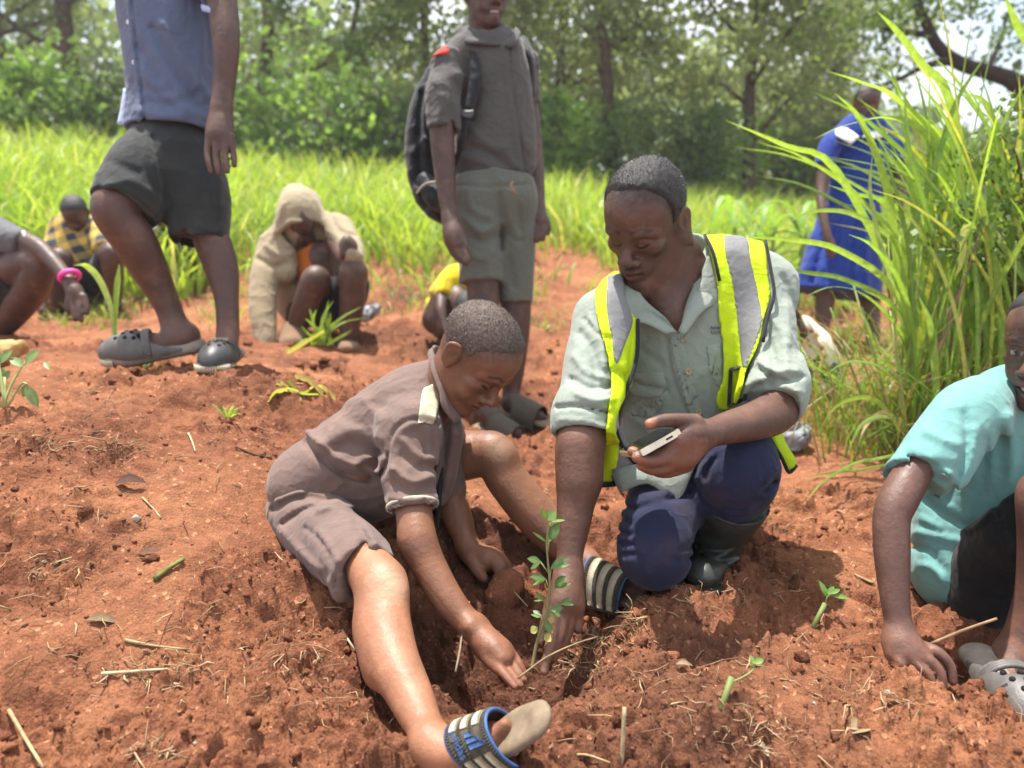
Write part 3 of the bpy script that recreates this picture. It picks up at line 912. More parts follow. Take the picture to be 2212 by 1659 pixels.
def hand(S, wrist, d, n, L, curl=0.3, spread=0.16, side=1, thumb=(0.75, -0.15), k=0.008, curls=None):
    """relaxed hand. wrist centre, d: along the palm, n: back-of-hand normal, L: wrist to middle fingertip, side: thumb on +x*side"""
    R = frame(d, n); p0 = np.asarray(wrist, float)
    w = lambda p: p0 + R @ (np.asarray(p, float) * L)
    tips = []
    for i, x in enumerate((0.165, 0.055, -0.055, -0.155)):
        S.tube([w((x * 0.45 * side, 0.0, 0)), w((x * 0.85 * side, 0.25, 0.01)), w((x * side, 0.46 - abs(x - 0.05) * 0.25, 0.005))], np.array([0.085, 0.075, 0.068]) * L, 0.02)
    S.tube([w((0.06 * side, 0.05, -0.03)), w((0.17 * side, 0.24, -0.05))], np.array([0.09, 0.08]) * L, 0.02)
    lens = (0.44, 0.50, 0.46, 0.36)
    for i, x in enumerate((0.165, 0.055, -0.055, -0.155)):
        cu = curl if curls is None else curls[i]
        b = np.array((x * side, 0.46 - abs(x - 0.05) * 0.25, 0.005))
        a = spread * (x / 0.165) * side
        ang = 0.0; pts = [b]; r = [0.066]
        for j, seg in enumerate((0.45, 0.3, 0.25)):
            ang += cu * (0.9, 1.2, 0.8)[j]
            dr = np.array([math.sin(a) * math.cos(ang), math.cos(a) * math.cos(ang), -math.sin(ang)])
            pts.append(pts[-1] + dr * lens[i] * seg); r.append((0.058, 0.052, 0.043)[j])
        S.tube([w(p) for p in pts], np.array(r) * L, 0.006, sub=3)
        tips.append((w(pts[-1]), R @ np.array([0, -math.sin(ang), math.cos(ang)])))
    tx, tz = thumb
    pts = [(0.10 * side, 0.10, -0.03), (0.24 * side, 0.27, tz * 0.5 - 0.02), ((0.24 + 0.18 * tx) * side, 0.43, tz), ((0.24 + 0.24 * tx) * side, 0.58, tz * 1.3)]
    S.tube([w(p) for p in pts], np.array([0.085, 0.075, 0.062, 0.048]) * L, 0.012, sub=3)
    tips.append((w(pts[-1]), R[:, 2]))
    return tips
def paint_spots(V, C, spots):
    for c, r, col, a in spots:
        d = np.linalg.norm(V - np.asarray(c), axis=1)
        w = np.clip(1.5 - d / r, 0, 1)[:, None] * a
        C[:] = C * (1 - w) + np.asarray(col) * w
    return C
def join(parts):
    b = Bag()
    for V, Q in parts: b.add(V, Q)
    return np.concatenate(b.v), np.concatenate(b.f)
def body_obj(parent, parts, mat, base, painter=None, name='body'):
    V, Q = join(parts)
    C = np.tile(np.asarray(base, float), (len(V), 1))
    if painter: painter(V, C)
    return mobj(name, V, Q, mat, parent, C)
def cloth_obj(name, S, mat, parent, big=True, col=None):
    V, Q = S.mesh()
    if big and len(V): V, Q = keep_big(V, Q)
    return mobj(name, V, Q, mat, parent, None if col is None else col(V))
def shell(F, lo, h, off, th, cuts, name, mat, parent, big=True):
    """garment layer lying off..off+th outside a meshed surface, cut to a region"""
    G = np.maximum(F - (off + th), off - F)
    m = (F > off - 0.010) & (F < off + th + 0.010)
    I = np.nonzero(m)
    x, y, z = (lo[0] + I[0] * h), (lo[1] + I[1] * h), (lo[2] + I[2] * h)
    g = G[m]
    for c in cuts: g = -smin(-g, -c(x, y, z), 0.002)
    G = np.where(m, 0, 0.02).astype(np.float32); G[m] = g
    V, Q = nets(G, lo, h)
    if big and len(V): V, Q = keep_big(V, Q, 0.05)
    return mobj(name, V, Q, mat, parent)
def text_mesh(body, size, extrude=0.0004, space=1.0, shear=0.0):
    cu = bpy.data.curves.new('lettering', 'FONT')
    cu.body = body; cu.size = size; cu.extrude = extrude; cu.align_x = 'CENTER'; cu.align_y = 'CENTER'; cu.space_character = space; cu.shear = shear
    cu.resolution_u = 2
    o = bpy.data.objects.new('lettering', cu); COL.objects.link(o)
    dg = bpy.context.evaluated_depsgraph_get(); dg.update()
    me = bpy.data.meshes.new_from_object(o.evaluated_get(dg))
    bpy.data.objects.remove(o)
    return me
def lettering(body, c, xdir, ydir, size, mat, parent, name='lettering', space=1.0, shear=0.0, bend=None, bold=0.0):
    me = text_mesh(body, size, 0.0004, space, shear)
    x = nrm(xdir); y = np.asarray(ydir, float); y = nrm(y - x * (x @ y)); z = np.cross(x, y)
    n = len(me.vertices); co = np.empty(n * 3, np.float32); me.vertices.foreach_get('co', co); co = co.reshape(-1, 3)
    W = np.asarray(c) + co[:, :1] * x + co[:, 1:2] * y + co[:, 2:3] * z
    if bend is not None: W = bend(co, W)
    o = bpy.data.objects.new(name, me); COL.objects.link(o)
    loc = np.asarray(c, float); me.vertices.foreach_set('co', (W - loc).astype(np.float32).ravel()); me.update()
    me.materials.clear(); me.materials.append(mat)
    o.parent = parent; o.location = loc - world_loc(parent)
    return o

M_SKIN = skin_mat('skin')
M_HAIR = plain_mat('cropped_hair', (0.022, 0.019, 0.018), 0.55, 0.5, 260, 0.45, 0.004)
M_HAIR_BOY = plain_mat('peppercorn_hair', (0.10, 0.065, 0.048), 0.6, 0.75, 230, 0.45, 0.004)
def hair_fine():
    m, nt, b = new_mat('hair_tips'); b.inputs['Base Color'].default_value = (0.05, 0.044, 0.04, 1); b.inputs['Roughness'].default_value = 0.4; b.inputs['Specular IOR Level'].default_value = 0.6
    return m
M_TUFT = hair_fine()
def loft(A, B, th=0.003, bulge=0.0, n=4, sub=4, m=None):
    """cloth flap between two edge lines of (px, py, depth); has thickness; V, F"""
    A = catmull(np.array([P(*a) if len(a) == 3 else a for a in A]), sub); B = catmull(np.array([P(*b) for b in B]), sub)
    N_ = max(len(A), len(B))
    rs = lambda C: np.stack([np.interp(np.linspace(0, 1, N_), np.linspace(0, 1, len(C)), C[:, j]) for j in range(3)], 1)
    A, B = rs(A), rs(B)
    t = np.linspace(0, 1, n + 1)
    G = A[:, None] * (1 - t)[None, :, None] + B[:, None] * t[None, :, None]
    du = np.gradient(G, axis=0); dv = np.gradient(G, axis=1)
    nn = np.cross(du, dv); nn /= np.linalg.norm(nn, axis=2)[..., None] + 1e-9
    toc = np.array([0, 0, CAM_H]) - G
    sg = np.sign((nn * toc).sum(2).mean()); nn = nn * sg
    G = G + nn * (bulge * np.sin(t * math.pi))[None, :, None]
    top = G + nn * th * 0.5; bot = G - nn * th * 0.5
    V = np.concatenate([top.reshape(-1, 3), bot.reshape(-1, 3)])
    W = n + 1; O = N_ * W; F = []
    for i in range(N_ - 1):
        for j in range(n):
            a = i * W + j; q = [a, a + 1, a + W + 1, a + W]
            F.append(q); F.append([x + O for x in q[::-1]])
    for i in range(N_ - 1):
        for j in (0, n):
            a = i * W + j; b = a + W; F.append([a, b, b + O, a + O] if j == 0 else [b, a, a + O, b + O])
    for i in (0, N_ - 1):
        for j in range(n):
            a = i * W + j; b = a + 1; F.append([b, a, a + O, b + O] if i == 0 else [a, b, b + O, a + O])
    F = np.array(F)
    if sg < 0: F = F[:, ::-1]
    return V, F

M_GRASS = leaf_mat('green_grass_blade', 0.45)
M_LEAF = leaf_mat('broad_leaf', 0.35, 0.45)
M_FAR = leaf_mat('tree_foliage', 0.55, 0.55, (1.25, 1.25, 0.75))
M_BARK = plain_mat('brown_bark', (0.085, 0.055, 0.04), 0.9, 0.5, 8, 0.2, 0.02)
M_DRY = plain_mat('dry_straw', None, 0.8, 0.3, 70, 0.25, 0.0008, attr=True)
M_STEMG = plain_mat('green_stem', None, 0.6, 0.2, 60, 0.35, 0.0006, attr=True)

# ================================================================== THE BOY PLANTING (grey-mauve uniform)
M_MAUVE = cloth_mat('mauve_uniform_cloth', (0.160, 0.106, 0.090), 0.82, 1100, (0.36, 0.20, 0.13), 0.22, 0.3)
M_CREAM = cloth_mat('cream_trim_cloth', (0.50, 0.45, 0.32), 0.85, 900, (0.4, 0.22, 0.12), 0.2, 0.25)
M_SOLE = plain_mat('worn_sole_rubber', (0.21, 0.155, 0.10), 0.8, 0.25, 60, 0.3)
M_STRAP = plain_mat('charcoal_strap_rubber', (0.085, 0.072, 0.052), 0.75, 0.35, 220, 0.3, 0.002)
M_STRIPE = plain_mat('off_white_stripe_rubber', (0.46, 0.40, 0.28), 0.7, 0.25, 90, 0.3)
M_BLUE = plain_mat('blue_rubber_piping', (0.045, 0.11, 0.30), 0.55, 0.2, 80, 0.4)
BOY_SKIN = np.array([0.175, 0.075, 0.040])
def slide_sandal(parent, c, f, u, L, fit, stripes=True, logo=None, name='slide_sandal', Wd=0.2, hh=0.27, y0=0.30, y1=0.62):
    """pool slide: contoured sole, wide textured strap with stripes and piping. c: sole centre, f: to toes, u: up"""
    R = frame(f, u); c = np.asarray(c, float)
    w = lambda p: c + R @ (np.asarray(p, float) * L)
    e = empty(name, c); e.parent = parent; e.location = c - world_loc(parent)
    S = SDF(0.003)
    S.tube([w((0.015, -0.40, 0)), w((0.0, -0.1, 0)), w((-0.02, 0.2, 0)), w((-0.01, 0.40, 0.0))], np.array([0.145, 0.14, 0.165, 0.145]) * L, 0.01, flat=(R[:, 2], 0.42))
    S.tube([w((0.01, -0.34, .075)), w((0, 0.3, .075))], np.array([0.10, 0.12]) * L, 0.01, 's', flat=(R[:, 2], 0.35))
    V, Q = S.mesh(); mobj('sole', V, Q, M_SOLE, e)
    # strap as a curved band over the instep, param (s across, t along)
    def sp(s, t, off=0.0):
        ang = (s - 0.5) * math.radians(205)
        hw = Wd * (1 - 0.08 * t); hz = hh * (1.08 - 0.30 * t)
        x = math.sin(ang) * (hw + off / L); z = math.cos(ang) * (hz + off / L) * 1.0 - 0.0
        skew = 0.05 * (s - 0.5)
        bow = 0.035 * math.cos((s - 0.5) * math.pi) * (1 if t > 0.5 else -1) * abs(t - 0.5) * 2
        return w((x, y0 + (y1 - y0) * t + bow + skew - 0.40 + 0.35, z - 0.01))
    def band(s0, s1, t0, t1, o0, o1, ns=28, nt=4):
        V = []; 
        for o in (o0, o1):
            for i in range(ns + 1):
                for j in range(nt + 1):
                    V.append(sp(s0 + (s1 - s0) * i / ns, t0 + (t1 - t0) * j / nt, o))
        F = []; m = (ns + 1) * (nt + 1)
        for i in range(ns):
            for j in range(nt):
                a = i * (nt + 1) + j; q = [a, a + 1, a + nt + 2, a + nt + 1]
                F.append(q[::-1]); F.append([x + m for x in q])
        for i in range(ns):
            for j, fl in ((0, 0), (nt, 1)):
                a = i * (nt + 1) + j; b = a + nt + 1
                F.append([a, b, b + m, a + m] if not fl else [b, a, a + m, b + m])
        for i, fl in ((0, 1), (ns, 0)):
            for j in range(nt):
                a = i * (nt + 1) + j; b = a + 1
                F.append([a, b, b + m, a + m] if not fl else [b, a, a + m, b + m])
        return np.array(V), np.array(F)
    V, F = band(0, 1, 0, 1, 0.0, 0.0045); st = mobj('strap', V, F, M_STRAP, e)
    if stripes:
        for (s0, s1) in ((0.04, 0.50), (0.75, 0.97)) if logo else ((0.04, 0.96),):
            for t0 in (0.14, 0.42, 0.70):
                V, F = band(s0, s1, t0, t0 + 0.16, 0.0046, 0.0066, 16, 1); mobj('stripe', V, F, M_STRIPE, e)
        for t in (0.0, 1.0):
            V, F = pipe([sp(s, t, 0.003) for s in np.linspace(0.0, 1, 24)], 0.0022, 6, 1); mobj('piping', V, F, M_BLUE, e)
        # moulded zigzag ribs between the stripes
        b = Bag()
        for t0 in (0.07, 0.36, 0.64, 0.93):
            for q in range(40):
                s = 0.04 + q * 0.0235
                V, F = pipe([sp(s, t0 - 0.05, 0.0046), sp(s + 0.014, t0, 0.0056), sp(s, t0 + 0.05, 0.0046)], 0.0011, 4, 1); b.add(V, F)
        b.obj('strap_ribbing', M_STRAP, e)
    if logo:
        s0, tt = logo
        ctr = sp(s0, tt, 0.0072)
        dx = sp(s0 + 0.04, tt, 0.0072) - ctr; dy = sp(s0, tt + 0.1, 0.0072) - ctr
        # word and three-bar mark in blue, raised on the strap
        wd = np.linalg.norm(sp(s0 + .1, tt, 0) - sp(s0 - .1, tt, 0))
        lettering('adidas', sp(s0, 0.30, 0.0078), dx, dy, 0.015, M_BLUE, e, 'brand_lettering', 1.0)
        for j, (a, hgt) in enumerate(((-0.06, 0.16), (-0.015, 0.27), (0.03, 0.38))):
            V, F = band(s0 + a, s0 + a + 0.03, 0.50, 0.50 + hgt, 0.0047, 0.0072, 4, 3); mobj('brand_bar', V, F, M_BLUE, e)
    return e
BOY_LINE = [(-0.6, -0.22), (-0.25, -0.20), (-0.12, -0.10), (0.02, 0.0), (0.075, 0.0), (0.10, 0.10), (0.15, 0.17), (0.22, 0.22), (0.28, 0.29), (0.33, 0.335), (0.6, 0.34)]
def build_boy():
    base = P(690, 1150, 1.45)
    root = empty('person', base, 'boy in a mauve school uniform sitting on the soil, planting with outstretched leg', 'person')
    # ---------------- body
    hf, hu = (0.60, -0.42, -0.74), (0.52, -0.20, 0.76)
    Sh = SDF(0.0021)
    hc = P(1027, 770, 1.415)
    fr = head(Sh, hc, hf, hu, 0.205, child=1.0, eyes=-0.2, nose_w=1.0, lips=0.95)
    Sh.tube([fr['w']((0, -0.10, -0.10)), P(955, 838, 1.455), P(915, 880, 1.475)], (0.045, 0.047, 0.055), 0.03)
    parts = [Sh.mesh()]
    # near arm and hand
    A = SDF(0.0024)
    A.tr([(885, 960, 1.37, 40), (893, 1090, 1.32, 39), (903, 1165, 1.285, 41), (925, 1220, 1.27, 38), (965, 1290, 1.245, 34.5), (1010, 1345, 1.225, 28), (1032, 1368, 1.215, 26)], k=0.012)
    A.tr([(893, 1168, 1.285, 26), (889, 1185, 1.285, 20)], k=0.02)
    A.tr([(1028, 1363, 1.215, 24), (1052, 1388, 1.20, 29), (1078, 1414, 1.185, 30)], k=0.014)
    A.tr([(1048, 1378, 1.215, 20), (1080, 1405, 1.195, 24), (1090, 1420, 1.18, 20)], k=0.014)
    A.tr([(1048, 1388, 1.195, 27), (1070, 1408, 1.178, 27), (1084, 1424, 1.165, 22)], k=0.012)
    A.tr([(1016, 1350, 1.205, 14), (1014, 1352, 1.20, 12)], k=0.02)
    A.tr([(1036, 1342, 1.23, 10), (1040, 1346, 1.225, 9)], k=0.02)       # wrist bone
    F1 = [[(1060, 1418, 1.172, 16), (1080, 1446, 1.150, 11.5), (1098, 1466, 1.138, 10), (1112, 1483, 1.128, 8)],
          [(1072, 1420, 1.178, 16), (1094, 1444, 1.158, 11.5), (1110, 1462, 1.146, 10), (1124, 1480, 1.136, 8)],
          [(1086, 1412, 1.188, 15), (1106, 1433, 1.170, 11), (1120, 1452, 1.158, 9.5), (1132, 1470, 1.15, 8)],
          [(1092, 1400, 1.198, 13), (1111, 1418, 1.184, 9.5), (1123, 1436, 1.174, 8.5), (1132, 1452, 1.168, 7)]]
    for f_ in F1: A.tr(f_, k=0.0025, sub=3)
    A.tr([(1068, 1402, 1.172, 16), (1084, 1420, 1.162, 9)], k=0.006, op='u')
    A.tr([(1040, 1400, 1.20, 18), (1058, 1428, 1.168, 13), (1072, 1446, 1.155, 9)], k=0.008)   # thumb tucked below
    parts.append(A.mesh())
    # far arm and hand leaning on a clod
    B = SDF(0.0026)
    B.tr([(950, 960, 1.60, 36), (965, 1060, 1.565, 34), (985, 1110, 1.545, 33), (1000, 1150, 1.53, 28), (1012, 1185, 1.515, 23)], k=0.012)
    B.tr([(1008, 1180, 1.515, 22), (1030, 1205, 1.495, 27), (1050, 1212, 1.48, 24)], k=0.014)
    B.tr([(1025, 1195, 1.51, 22), (1058, 1203, 1.49, 21)], k=0.014)
    for f_ in ([(1050, 1200, 1.485, 15), (1072, 1208, 1.47, 12.5), (1086, 1228, 1.455, 11.5), (1087, 1252, 1.45, 9)],
               [(1054, 1206, 1.478, 15), (1072, 1220, 1.462, 12.5), (1079, 1240, 1.45, 11), (1076, 1260, 1.445, 9)],
               [(1060, 1194, 1.492, 13), (1082, 1204, 1.480, 11), (1096, 1224, 1.468, 10), (1097, 1246, 1.462, 8.5)],
               [(1020, 1205, 1.485, 17), (1030, 1228, 1.465, 14), (1040, 1243, 1.455, 12), (1046, 1250, 1.45, 9.5)]): B.tr(f_, k=0.004, sub=3)
    parts.append(B.mesh())
    # near leg (shin towards the camera)
    Lg = SDF(0.003)
    Lg.tr([(700, 1120, 1.42, 48), (765, 1190, 1.30, 50), (810, 1248, 1.215, 54), (828, 1330, 1.165, 53), (848, 1420, 1.10, 55), (885, 1500, 1.045, 49), (917, 1570, 0.995, 40), (940, 1618, 0.965, 38)], k=0.02, sub=5)
    Lg.tr([(838, 1258, 1.19, 30), (846, 1275, 1.18, 24)], k=0.04)
    Lg.tr([(815, 1370, 1.17, 40), (828, 1450, 1.12, 34)], k=0.05)
    ft = np.array(P(1150, 1545, 0.995)) - np.array(P(945, 1612, 0.955))
    fu = np.array([-0.45, -0.18, 0.85])
    Lg.tr([(930, 1605, 0.965, 42), (965, 1625, .955, 46), (1010, 1622, .955, 46), (1060, 1600, .965, 40)], k=0.02)
    for f_ in ([(1055, 1595, .950, 19), (1074, 1578, .951, 15), (1090, 1564, .950, 13)], [(1060, 1605, .952, 15), (1082, 1588, .952, 12), (1100, 1572, .951, 10.5)], [(1060, 1612, .955, 14), (1084, 1598, .955, 11), (1102, 1584, .954, 10)], [(1050, 1620, .955, 13), (1090, 1602, .953, 11), (1108, 1592, .951, 10)]):
        Lg.tr(f_, k=0.006)
    parts.append(Lg.mesh())
    # far leg
    Lf = SDF(0.003)
    Lf.tr([(800, 1060, 1.66, 62), (900, 1010, 1.64, 60), (990, 985, 1.615, 56), (1060, 988, 1.59, 46), (1098, 1040, 1.575, 45), (1150, 1105, 1.56, 46), (1205, 1165, 1.54, 40), (1250, 1205, 1.52, 30), (1275, 1222, 1.505, 28)], k=0.02, sub=5)
    Lf.tr([(1068, 966, 1.58, 26), (1082, 980, 1.575, 24)], k=0.04)
    Lf.tr([(1262, 1215, 1.52, 30), (1272, 1250, 1.50, 28), (1320, 1268, 1.47, 26), (1360, 1278, 1.45, 20)], k=0.02)
    Lf.tr([(1345, 1262, 1.455, 11), (1372, 1264, 1.445, 10), (1392, 1272, 1.44, 9)], k=0.006)
    Lf.tr([(1345, 1272, 1.445, 9), (1370, 1278, 1.437, 8.5), (1384, 1284, 1.434, 8)], k=0.006)
    parts.append(Lf.mesh())
    T = SDF(0.008)
    T.tr([(700, 1085, 1.49, 70), (790, 1000, 1.49, 66), (880, 915, 1.48, 64), (935, 860, 1.465, 44)], flat=((0.2, 1, 0), 1.15))
    parts.append(T.mesh())
    nails = []
    def paint(V, C):
        paint_face(fr, V, C, BOY_SKIN, lip=(0.22, 0.085, 0.06))
        L = head_local(fr, V)
        paint_spots(V, C, [(P(838, 1268, 1.165), 0.028, (0.36, 0.25, 0.16), 0.45), (P(1074, 972, 1.555), 0.025, (0.34, 0.22, 0.14), 0.4), (P(890, 1190, 1.26), 0.022, (0.10, 0.045, 0.028), 0.5), (P(1040, 1620, .93), .05, (.33, .13, .065), .5)])
        # arms and far limbs are a shade browner than the dusted shins
        d = proj(V[:, 0], V[:, 1], V[:, 2])
        leg = (d[0] > 740) & (d[1] > 1180) & (d[0] < 1000) & (d[2] < 1.24) & (d[1] - 1180 > (d[0] - 850) * 1.2)
        lf = leg | ((d[2] > 1.45) & (d[1] > 940) & (d[0] > 1000) & (d[1] < 1240))
        C[leg] *= np.array([1.75, 1.85, 1.9])
        C[lf & ~leg] *= np.array([1.25, 1.3, 1.35])
        hd = np.abs(L).max(1) < 0.75
        C[hd] *= np.array([0.92, 0.95, 1.0])
        paint_stubble(fr, V, C, BOY_LINE, 0.6, 0.06, col=(0.05, 0.034, 0.026)); soil_dust(V, C, 0.10)
    body_obj(root, parts, M_SKIN, BOY_SKIN, paint)
    hair(fr, M_HAIR_BOY, root, 0.0022, 0.010, lump=0.0010, lfreq=260, tufts=14000, tuft_len=0.0016, tuft_mat=M_TUFT,
         line=BOY_LINE)
    # ---------------- shirt
    S = SDF(0.0032)
    S.tr([(672, 1040, 1.50, 88), (742, 990, 1.50, 88), (822, 925, 1.49, 89), (890, 868, 1.485, 80), (932, 830, 1.475, 52)], k=0.02, flat=((0.25, 1, 0.1), 1.25), sub=6)
    S.tr([(870, 1010, 1.50, 80), (800, 1060, 1.50, 70), (740, 1070, 1.50, 60)], k=0.05, flat=((0.25, 1, 0.1), 1.1))
    S.tr([(900, 900, 1.42, 50), (886, 925, 1.385, 60)], k=0.04)                       # near shoulder
    S.tr([(935, 900, 1.55, 56), (950, 930, 1.58, 50)], k=0.04)                        # far shoulder
    S.tr([(884, 925, 1.385, 62), (880, 1000, 1.36, 64), (888, 1060, 1.335, 58), (893, 1106, 1.318, 55)], k=0.025, cut1=True)
    S.tr([(892, 1094, 1.322, 47), (893, 1106, 1.318, 50), (895, 1150, 1.30, 52)], k=0.003, op='s', cut0=True)
    S.tr([(948, 930, 1.58, 52), (958, 1030, 1.575, 48), (963, 1080, 1.565, 46)], k=0.02, cut1=True)
    S.tr([(985, 930, 1.44, 16), (965, 1010, 1.46, 24), (948, 1070, 1.47, 22)], k=0.05)
    S.tr([(925, 840, 1.475, 34), (975, 800, 1.45, 40), (1010, 770, 1.44, 44)], k=0.006, op='s')
    S.fun(creases([
        ([(655, 945), (690, 985), (740, 1022), (800, 1035)], -0.010, 9), ([(660, 930), (700, 968), (750, 1000), (812, 1022)], 0.008, 10),
        ([(836, 1010), (842, 960), (862, 920), (900, 905), (945, 915)], -0.006, 5), ([(830, 985), (860, 935), (885, 915)], 0.004, 8),
        ([(700, 985), (760, 960), (830, 985)], -0.005, 12), ([(690, 955), (760, 930), (820, 950)], 0.004, 14),
        ([(740, 895), (790, 930), (825, 985)], -0.003, 14), ([(770, 1000), (815, 985), (845, 1010)], 0.006, 9), ([(780, 1012), (815, 1030), (836, 1000)], -0.007, 6),
        ([(870, 950), (905, 985), (935, 990)], 0.005, 9), ([(868, 985), (905, 1010), (938, 1010)], -0.005, 9), ([(850, 1015), (890, 1040), (930, 1030)], 0.005, 8),
        ([(852, 1045), (890, 1065), (935, 1050)], -0.004, 8), ([(900, 930), (915, 960), (918, 1000)], -0.004, 9), ([(845, 1075), (880, 1080), (915, 1075)], 0.003, 7),
        ([(955, 880), (965, 930), (960, 990), (950, 1060)], -0.008, 7), ([(940, 900), (950, 950), (945, 1010)], 0.004, 7),
        ([(870, 860), (840, 900), (835, 960)], -0.002, 12), ([(800, 870), (860, 890)], -0.002, 12),
    ], 1.50), 'd')
    S.fun(wrinkle(0.0045, 9, 4, (1, 1, 1.6)), 'd')
    shirt = cloth_obj('shirt', S, M_MAUVE, root)
    F, lo, h = S.F, S.lo, S.h
    # sleeve trim, epaulette, collar
    Tm = SDF(0.0022); Tm.tr([(890.5, 1088, 1.325, 57.5), (891.2, 1096, 1.322, 57.5)], k=0, cut0=True, cut1=True); Tm.tr([(888, 1060, 1.335, 50), (895, 1150, 1.30, 50)], k=0, op='s')
    cloth_obj('cuff_trim', Tm, M_CREAM, shirt)
    shell(F, lo, h, -0.003, 0.010, [region([(902, 914), (908, 868), (914, 840), (926, 834), (938, 828), (947, 838), (953, 850), (948, 880), (937, 916), (920, 914)], 1.46)], 'epaulette', M_CREAM, shirt)
    bC = Bag()
    bC.add(*loft([(934, 752, 1.455), (946, 790, 1.425), (960, 835, 1.42), (978, 872, 1.43), (1000, 900, 1.45)], [(926, 770, 1.445), (932, 800, 1.40), (950, 845, 1.38), (956, 878, 1.375), (982, 914, 1.39)], 0.004, 0.004))
    bC.add(*loft([(934, 752, 1.455), (942, 746, 1.50), (965, 760, 1.54), (1000, 810, 1.54)], [(928, 770, 1.455), (935, 778, 1.51), (960, 800, 1.56), (1000, 850, 1.56)], 0.004, 0.002))
    bC.obj('collar', M_MAUVE, shirt)
    # ---------------- shorts
    S = SDF(0.0034)
    S.tr([(672, 1085, 1.50, 84), (690, 1110, 1.48, 84)], k=0.03, flat=((0, 1, 0), 1.35))
    S.tr([(665, 1120, 1.47, 76), (715, 1165, 1.37, 82), (770, 1215, 1.265, 72), (786, 1240, 1.225, 67)], k=0.03, cut1=True, sub=5)
    S.tr([(778, 1229, 1.242, 54), (786, 1240, 1.225, 57), (815, 1275, 1.17, 60)], k=0.003, op='s', cut0=True)
    S.tr([(700, 1085, 1.58, 74), (830, 1045, 1.64, 74), (930, 1005, 1.63, 66)], k=0.03, cut1=True)
    S.tr([(922, 1008, 1.63, 60), (960, 985, 1.62, 62)], k=0.003, op='s', cut0=True)
    S.tr([(742, 1240, 1.24, 20), (730, 1285, 1.215, 9)], k=0.02, flat=((0.3, 1, 0), 0.4))
    S.fun(creases([
        ([(600, 1055), (660, 1045), (750, 1062), (850, 1105)], -0.009, 7), ([(598, 1038), (660, 1030), (740, 1045), (810, 1075)], 0.008, 9),
        ([(592, 1100), (640, 1075), (720, 1085), (800, 1115)], -0.006, 8), ([(612, 1130), (650, 1105), (690, 1090)], -0.006, 6), ([(600, 1080), (650, 1062)], 0.006, 8),
        ([(690, 1100), (720, 1090), (770, 1095)], 0.006, 9), ([(660, 1140), (690, 1165), (720, 1215), (725, 1270)], -0.005, 5), ([(690, 1150), (722, 1205), (740, 1260)], 0.004, 8),
        ([(790, 1140), (810, 1170), (806, 1200)], 0.005, 9), ([(770, 1130), (790, 1165), (775, 1195)], -0.005, 9), ([(640, 1120), (660, 1180), (700, 1240)], -0.003, 12),
        ([(735, 1235), (785, 1200), (822, 1190)], -0.0025, 4), ([(610, 1150), (640, 1185), (690, 1230)], 0.004, 10),
    ], 1.53), 'd')
    S.fun(wrinkle(0.004, 9, 8), 'd')
    cloth_obj('shorts', S, M_MAUVE, root)
    # dark cord hanging at the open shirt front
    V, F_ = pipe([P(955, 1010, 1.45), P(950, 1060, 1.44), P(948, 1110, 1.43), P(945, 1140, 1.425)], (0.004, 0.005, 0.004, 0.002), 6); mobj('cord', V, F_, plain_mat('black_cord', (0.012, 0.012, 0.014), 0.8), shirt)
    # ---------------- sandals
    f1 = np.array([0.70, -0.24, 0.66])
    u1 = np.array([-0.66, -0.28, 0.68])
    slide_sandal(root, P(1072, 1610, 0.957), f1, u1, 0.178, None, True, (0.62, 0.5), Wd=0.20, hh=0.32, y0=-0.08, y1=0.17)
    f2 = P(1370, 1282, 1.43) - P(1255, 1245, 1.51)
    slide_sandal(root, P(1302, 1276, 1.465), f2, (0.15, -0.30, 0.92), 0.175, None, True, None, Wd=0.23, hh=0.34, y0=-0.06, y1=0.36)
    return root
boy = build_boy()

# ================================================================== THE MAN IN THE VEST
M_SAGE = cloth_mat('sage_shirt_cotton', (0.265, 0.300, 0.255), 0.86, 900, None, 0, 0.32, fscale=26)
M_SAGE_DK = cloth_mat('sage_shirt_seam', (0.36, 0.40, 0.35), 0.86, 900, None, 0, 0.3)
M_HIVIS = cloth_mat('yellow_vest_mesh', (0.50, 0.66, 0.010), 0.92, 1200, (0.4, 0.35, 0.05), 0.18, 0.3, 0.7, sheen=0.0)
M_REFL = cloth_mat('grey_reflective_tape', (0.20, 0.20, 0.20), 0.8, 700, (0.16, 0.15, 0.14), 0.3, 0.16, 0.6, sheen=0.0, fscale=40)
M_BIND = cloth_mat('black_vest_binding', (0.018, 0.019, 0.022), 0.8, 900, None, 0, 0.2)
M_NAVY = cloth_mat('navy_trousers', (0.017, 0.020, 0.050), 0.8, 700, (0.2, 0.1, 0.07), 0.12, 0.25, sheen=0.06)
M_BOOT = plain_mat('black_rubber_boot', (0.036, 0.040, 0.034), 0.42, 0.4, 18, 0.5, 0.002)
M_BUTTON = plain_mat('wooden_button', (0.42, 0.30, 0.17), 0.5, 0.2, 150)
M_INK = plain_mat('dark_print', (0.03, 0.035, 0.035), 0.8)
MAN_SKIN = np.array([0.086, 0.042, 0.029])
